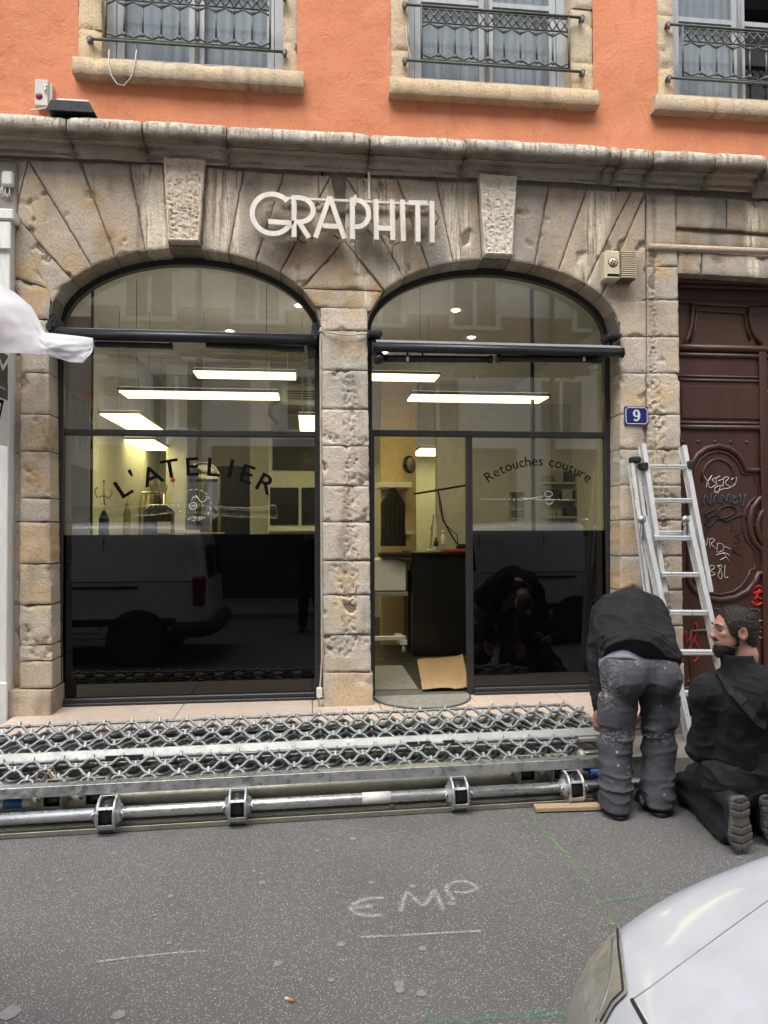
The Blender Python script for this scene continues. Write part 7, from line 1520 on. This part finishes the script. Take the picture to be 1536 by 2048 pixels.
# ---------------------------------------------------------------- the photographer, seen only as a dark reflection
cB = np.array([.02, -5.86, 0]); W_ = lambda x, y, z: cB+np.array([x, y, z])
bd = [C(W_(-.10, 0, .95), W_(-.12, 0, .5), .075, .055), C(W_(.10, 0, .95), W_(.12, 0, .5), .075, .055), C(W_(-.12, 0, .5), W_(-.14, -.03, .09), .052, .04), C(W_(.12, 0, .5), W_(.14, -.03, .09), .052, .04), C(W_(0, 0, 1.0), W_(0, 0, 1.38), .13, .15), C(W_(-.18, 0, 1.44), W_(.18, 0, 1.44), .06, .06), C(W_(-.2, 0, 1.43), W_(-.24, .10, 1.18), .045, .038), C(W_(.2, 0, 1.43), W_(.24, .10, 1.18), .045, .038), C(W_(-.24, .10, 1.18), W_(-.07, .27, 1.56), .036, .027), C(W_(.24, .10, 1.18), W_(.07, .27, 1.56), .036, .027), C(W_(0, 0, 1.45), W_(0, .02, 1.58), .06, .055), EL(W_(0, .03, 1.68), (.075, .10, .115)), C(W_(0, .13, 1.67), W_(0, .14, 1.65), .013, .015), EL(W_(-.077, .02, 1.67), (.01, .02, .03)), EL(W_(.077, .02, 1.67), (.01, .02, .03)), C(W_(-.14, -.03, .06), W_(-.15, .15, .03), .035, .03), C(W_(.14, -.03, .06), W_(.15, .15, .03), .035, .03)]
hP = hand(W_(-.075, .27, 1.57), (.1, .35, .9), (.6, -.6, .2), (.9, .2, 0), .95, .5)+hand(W_(.075, .27, 1.57), (-.1, .35, .9), (-.6, -.6, .2), (-.9, .2, 0), .95, .5)
lo, hi = bounds(bd+hP, .03); pho = skin_obj('person', lambda P: smin(union(P, bd, .05), union(P, hP, .012), .012), lo, hi, .010, M_skin); tag(pho, 'dark-clothed person holding a phone up, reflected in the black window glass', 'person')
cl = [C(W_(0, 0, .98), W_(0, 0, 1.38), .16, .185), C(W_(-.19, 0, 1.43), W_(.19, 0, 1.43), .085, .085), C(W_(-.2, 0, 1.43), W_(-.24, .10, 1.18), .075, .062), C(W_(.2, 0, 1.43), W_(.24, .10, 1.18), .075, .062), C(W_(-.24, .10, 1.18), W_(-.09, .25, 1.51), .06, .042), C(W_(.24, .10, 1.18), W_(.09, .25, 1.51), .06, .042)]
lo, hi = bounds(cl, .03); skin_obj('jacket', lambda P: union(P, cl, .06)+vn(P*12)*.008, lo, hi, .012, M_jkt, pho)
tl = [C(W_(-.10, 0, .95), W_(-.12, 0, .5), .105, .085), C(W_(.10, 0, .95), W_(.12, 0, .5), .105, .085), C(W_(-.12, 0, .5), W_(-.14, -.03, .1), .085, .075), C(W_(.12, 0, .5), W_(.14, -.03, .1), .085, .075)]
lo, hi = bounds(tl, .03); skin_obj('trousers', lambda P: np.maximum(union(P, tl, .03)+vn(P*12)*.008, .06-P[:, 2]), lo, hi, .012, M_ovr, pho)
for s in (-1, 1): shoe(pho, W_(s*.14, -.08, 0), W_(s*.155, .19, 0))
skin_obj('hair', lambda P: np.maximum(prim(P, EL(W_(0, .02, 1.70), (.084, .108, .115))), -(P-W_(0, .03, 1.70))@np.array([0, -.6, .8])), W_(-.14, -.14, 1.5), W_(.14, .18, 1.86), .010, M_hair, pho)
b = MB(); b.box((0, -5.535, 1.665), (.078, .010, .155), bev=.004); ph = b.build('phone', M_blk); tag(ph, 'black phone held up by the reflected person', 'phone')
# ================================================================== marks and litter on the road
def chalk_mat(name, col, cover=.5):
    mt, t, p = new_mat(name); v = pos(t); p.inputs['Base Color'].default_value = (*col, 1); p.inputs['Roughness'].default_value = .95
    o = [n_ for n_ in t.nodes if n_.type == 'OUTPUT_MATERIAL'][0]; tr = N(t, 'BsdfTransparent'); mx = N(t, 'MixShader')
    uv = N(t, 'Attribute'); uv.attribute_name = 'edge'
    f = math_(t, 'MULTIPLY', ramp(t, nz(t, v, 150, 4, .75), [(.62-cover*.35, 0), (.72-cover*.25, 1)]), uv.outputs['Fac'], True)
    L(t, f, mx.inputs[0]); L(t, tr.outputs[0], mx.inputs[1]); L(t, p.outputs[0], mx.inputs[2]); L(t, mx.outputs[0], o.inputs[0]); return mt
M_chalk = chalk_mat('white_chalk', (.66, .66, .65), .58); M_green = chalk_mat('green_marking_paint', (.26, .50, .14), .48); M_green2 = chalk_mat('teal_marking_paint', (.05, .42, .20), .45); M_orng = chalk_mat('faded_orange_paint', (.50, .16, .09), .30); M_yel = chalk_mat('yellow_road_paint', (.55, .38, .03), .8)
_zl = [.004]
def roadmark(strokes, wd, mat, name='chalk_mark'):
    vs, fs, ed = [], [], []
    for s_ in strokes:
        P_ = [G(p[0], p[1], 0) if len(p) == 2 else Vector(p) for p in s_]; Qp = []
        for i in range(len(P_)-1):
            p0, p1, p2, p3 = P_[max(0, i-1)], P_[i], P_[i+1], P_[min(len(P_)-1, i+2)]
            for k in range(5):
                t_ = k/5; Qp.append(.5*((2*p1)+(-p0+p2)*t_+(2*p0-5*p1+4*p2-p3)*t_*t_+(-p0+3*p1-3*p2+p3)*t_**3))
        Qp.append(P_[-1]); b0 = len(vs)
        for i, p in enumerate(Qp):
            t_ = (Qp[min(i+1, len(Qp)-1)]-Qp[max(0, i-1)]).normalized(); n_ = Vector((-t_.y, t_.x, 0))*wd*(1+.25*noi(i*.4, wd*90, b0)); z = Vector((0, 0, _zl[0])); q = .75+.4*noi(i*.35, b0*.1, 3)
            vs += [p+n_+z, p+z, p-n_+z]; ed += [0, q, 0]
        for i in range(len(Qp)-1):
            a = b0+i*3; fs += [(a, a+1, a+4, a+3), (a+1, a+2, a+5, a+4)]
        _zl[0] += .00015
    me = bpy.data.meshes.new(name); me.from_pydata(vs, [], fs); me.materials.append(mat); at = me.attributes.new('edge', 'FLOAT', 'POINT'); at.data.foreach_set('value', np.clip(ed, 0, 1).astype(np.float32)); return link(bpy.data.objects.new(name, me), road)
roadmark([[(768, 1797), (735, 1799), (712, 1808), (702, 1818), (712, 1828), (735, 1833), (768, 1831)], [(710, 1818), (745, 1813)]], .021, M_chalk)
roadmark([[(802, 1826), (806, 1806), (815, 1787), (830, 1800), (846, 1812), (860, 1798), (868, 1782), (878, 1800), (886, 1822)]], .019, M_chalk); roadmark([[(908, 1802), (898, 1790), (893, 1776), (910, 1766), (935, 1766), (955, 1778), (935, 1786), (908, 1786)]], .019, M_chalk)
roadmark([[(722, 1876), (800, 1873), (880, 1868), (962, 1864)], [(940, 1865), (960, 1863)]], .011, M_chalk); roadmark([[(192, 1926), (280, 1915), (360, 1907), (412, 1904)]], .010, M_chalk)
roadmark([[(1055, 1622), (1085, 1660), (1120, 1700), (1140, 1722), (1160, 1750), (1190, 1795), (1210, 1830), (1228, 1852)]], .010, M_green); roadmark([[(1112, 1688), (1128, 1706), (1140, 1720)], [(1215, 1838), (1228, 1852)]], .020, M_green)
roadmark([[(1150, 1740), (1180, 1737), (1212, 1734)]], .008, M_green); roadmark([[(1000, 1625), (1012, 1634), (1020, 1632)], [(1105, 1622), (1098, 1632), (1108, 1628)], [(1072, 1660), (1082, 1659)]], .007, M_green)
roadmark([[(1175, 1806), (1210, 1804), (1260, 1798), (1320, 1789)]], .012, M_green2); roadmark([[(850, 2043), (900, 2044), (980, 2040), (1060, 2036), (1140, 2030)], [(1060, 2030), (1100, 2022)], [(1130, 2038), (1155, 2018)]], .014, M_green2)
roadmark([[(480, 1768), (530, 1758), (650, 1732), (760, 1722)], [(0, 1872), (60, 1866)], [(100, 1850), (200, 1838)]], .014, M_orng); roadmark([[(645, 1732), (655, 1731), (662, 1732)]], .022, M_orng)
roadmark([[(-1.6, -4.55, 0), (-.4, -4.62, 0), (1.2, -4.7, 0)], [(-.9, -4.95, 0), (.2, -4.35, 0)], [(-.2, -5.0, 0), (1.0, -4.4, 0)]], .05, M_yel, 'yellow_line')
M_gum = pm('trodden_gum', (.27, .262, .25), .9, var=.2, vs=40, bmp=.3)
random.seed(21)
for (px, py, r) in ((228, 1707, 7), (634, 1702, 7), (524, 1766, 9), (508, 1743, 6), (341, 1793, 8), (310, 1831, 6), (338, 1887, 7), (556, 1928, 12), (662, 1961, 9), (682, 1889, 13), (845, 1898, 11), (798, 1970, 14), (800, 1981, 13), (842, 1988, 13), (903, 1808, 12), (825, 1773, 10), (238, 2031, 16), (20, 2027, 24), (656, 1680, 5), (706, 1678, 10), (1478, 1716, 6), (742, 1766, 8), (120, 1760, 6), (430, 1980, 6), (960, 1905, 6), (1030, 1960, 5)):
    c = G(px, py, 0); rr_ = r*.62*(c-CAMP).length/FPX; n = 16; vs = [(c.x, c.y, .0055)]+[(c.x+rr_*math.cos(k*2*math.pi/n)*(1+.3*noi(k*.7, px, 1)), c.y+rr_*1.05*math.sin(k*2*math.pi/n)*(1+.3*noi(k*.7, px, 4)), .0032) for k in range(n)]
    mesh_obj('gum_spot', vs, [(0, k+1, (k+1) % n+1) for k in range(n)], M_gum, road, True)
t = thing('cigarette_butt', 'single cigarette butt with orange filter on the asphalt', 'cigarette butt', G(578, 1999, 0)); c0, c1 = G(570, 1996, .006), G(588, 2002, .006)
b = MB(); b.tube([c0, c0.lerp(c1, .45)], .0055, 10); b.build('paper', M_whitep, t); b = MB(); b.tube([c0.lerp(c1, .46), c1], .0056, 10); b.build('filter', pm('filter_orange', (.62, .28, .09), .8, bmp=0), t)
# loose leaf-sized litter along the pile
b = MB(); c = G(784, 1611, .03); b.box(c, (.022, .02, .010), Matrix.Rotation(.5, 3, 'Z'), .003); o = b.build('paper_scrap', pm('tan_paper', (.5, .4, .28), .9)); tag(o, 'tiny tan paper scrap lying under the front axle', 'litter')
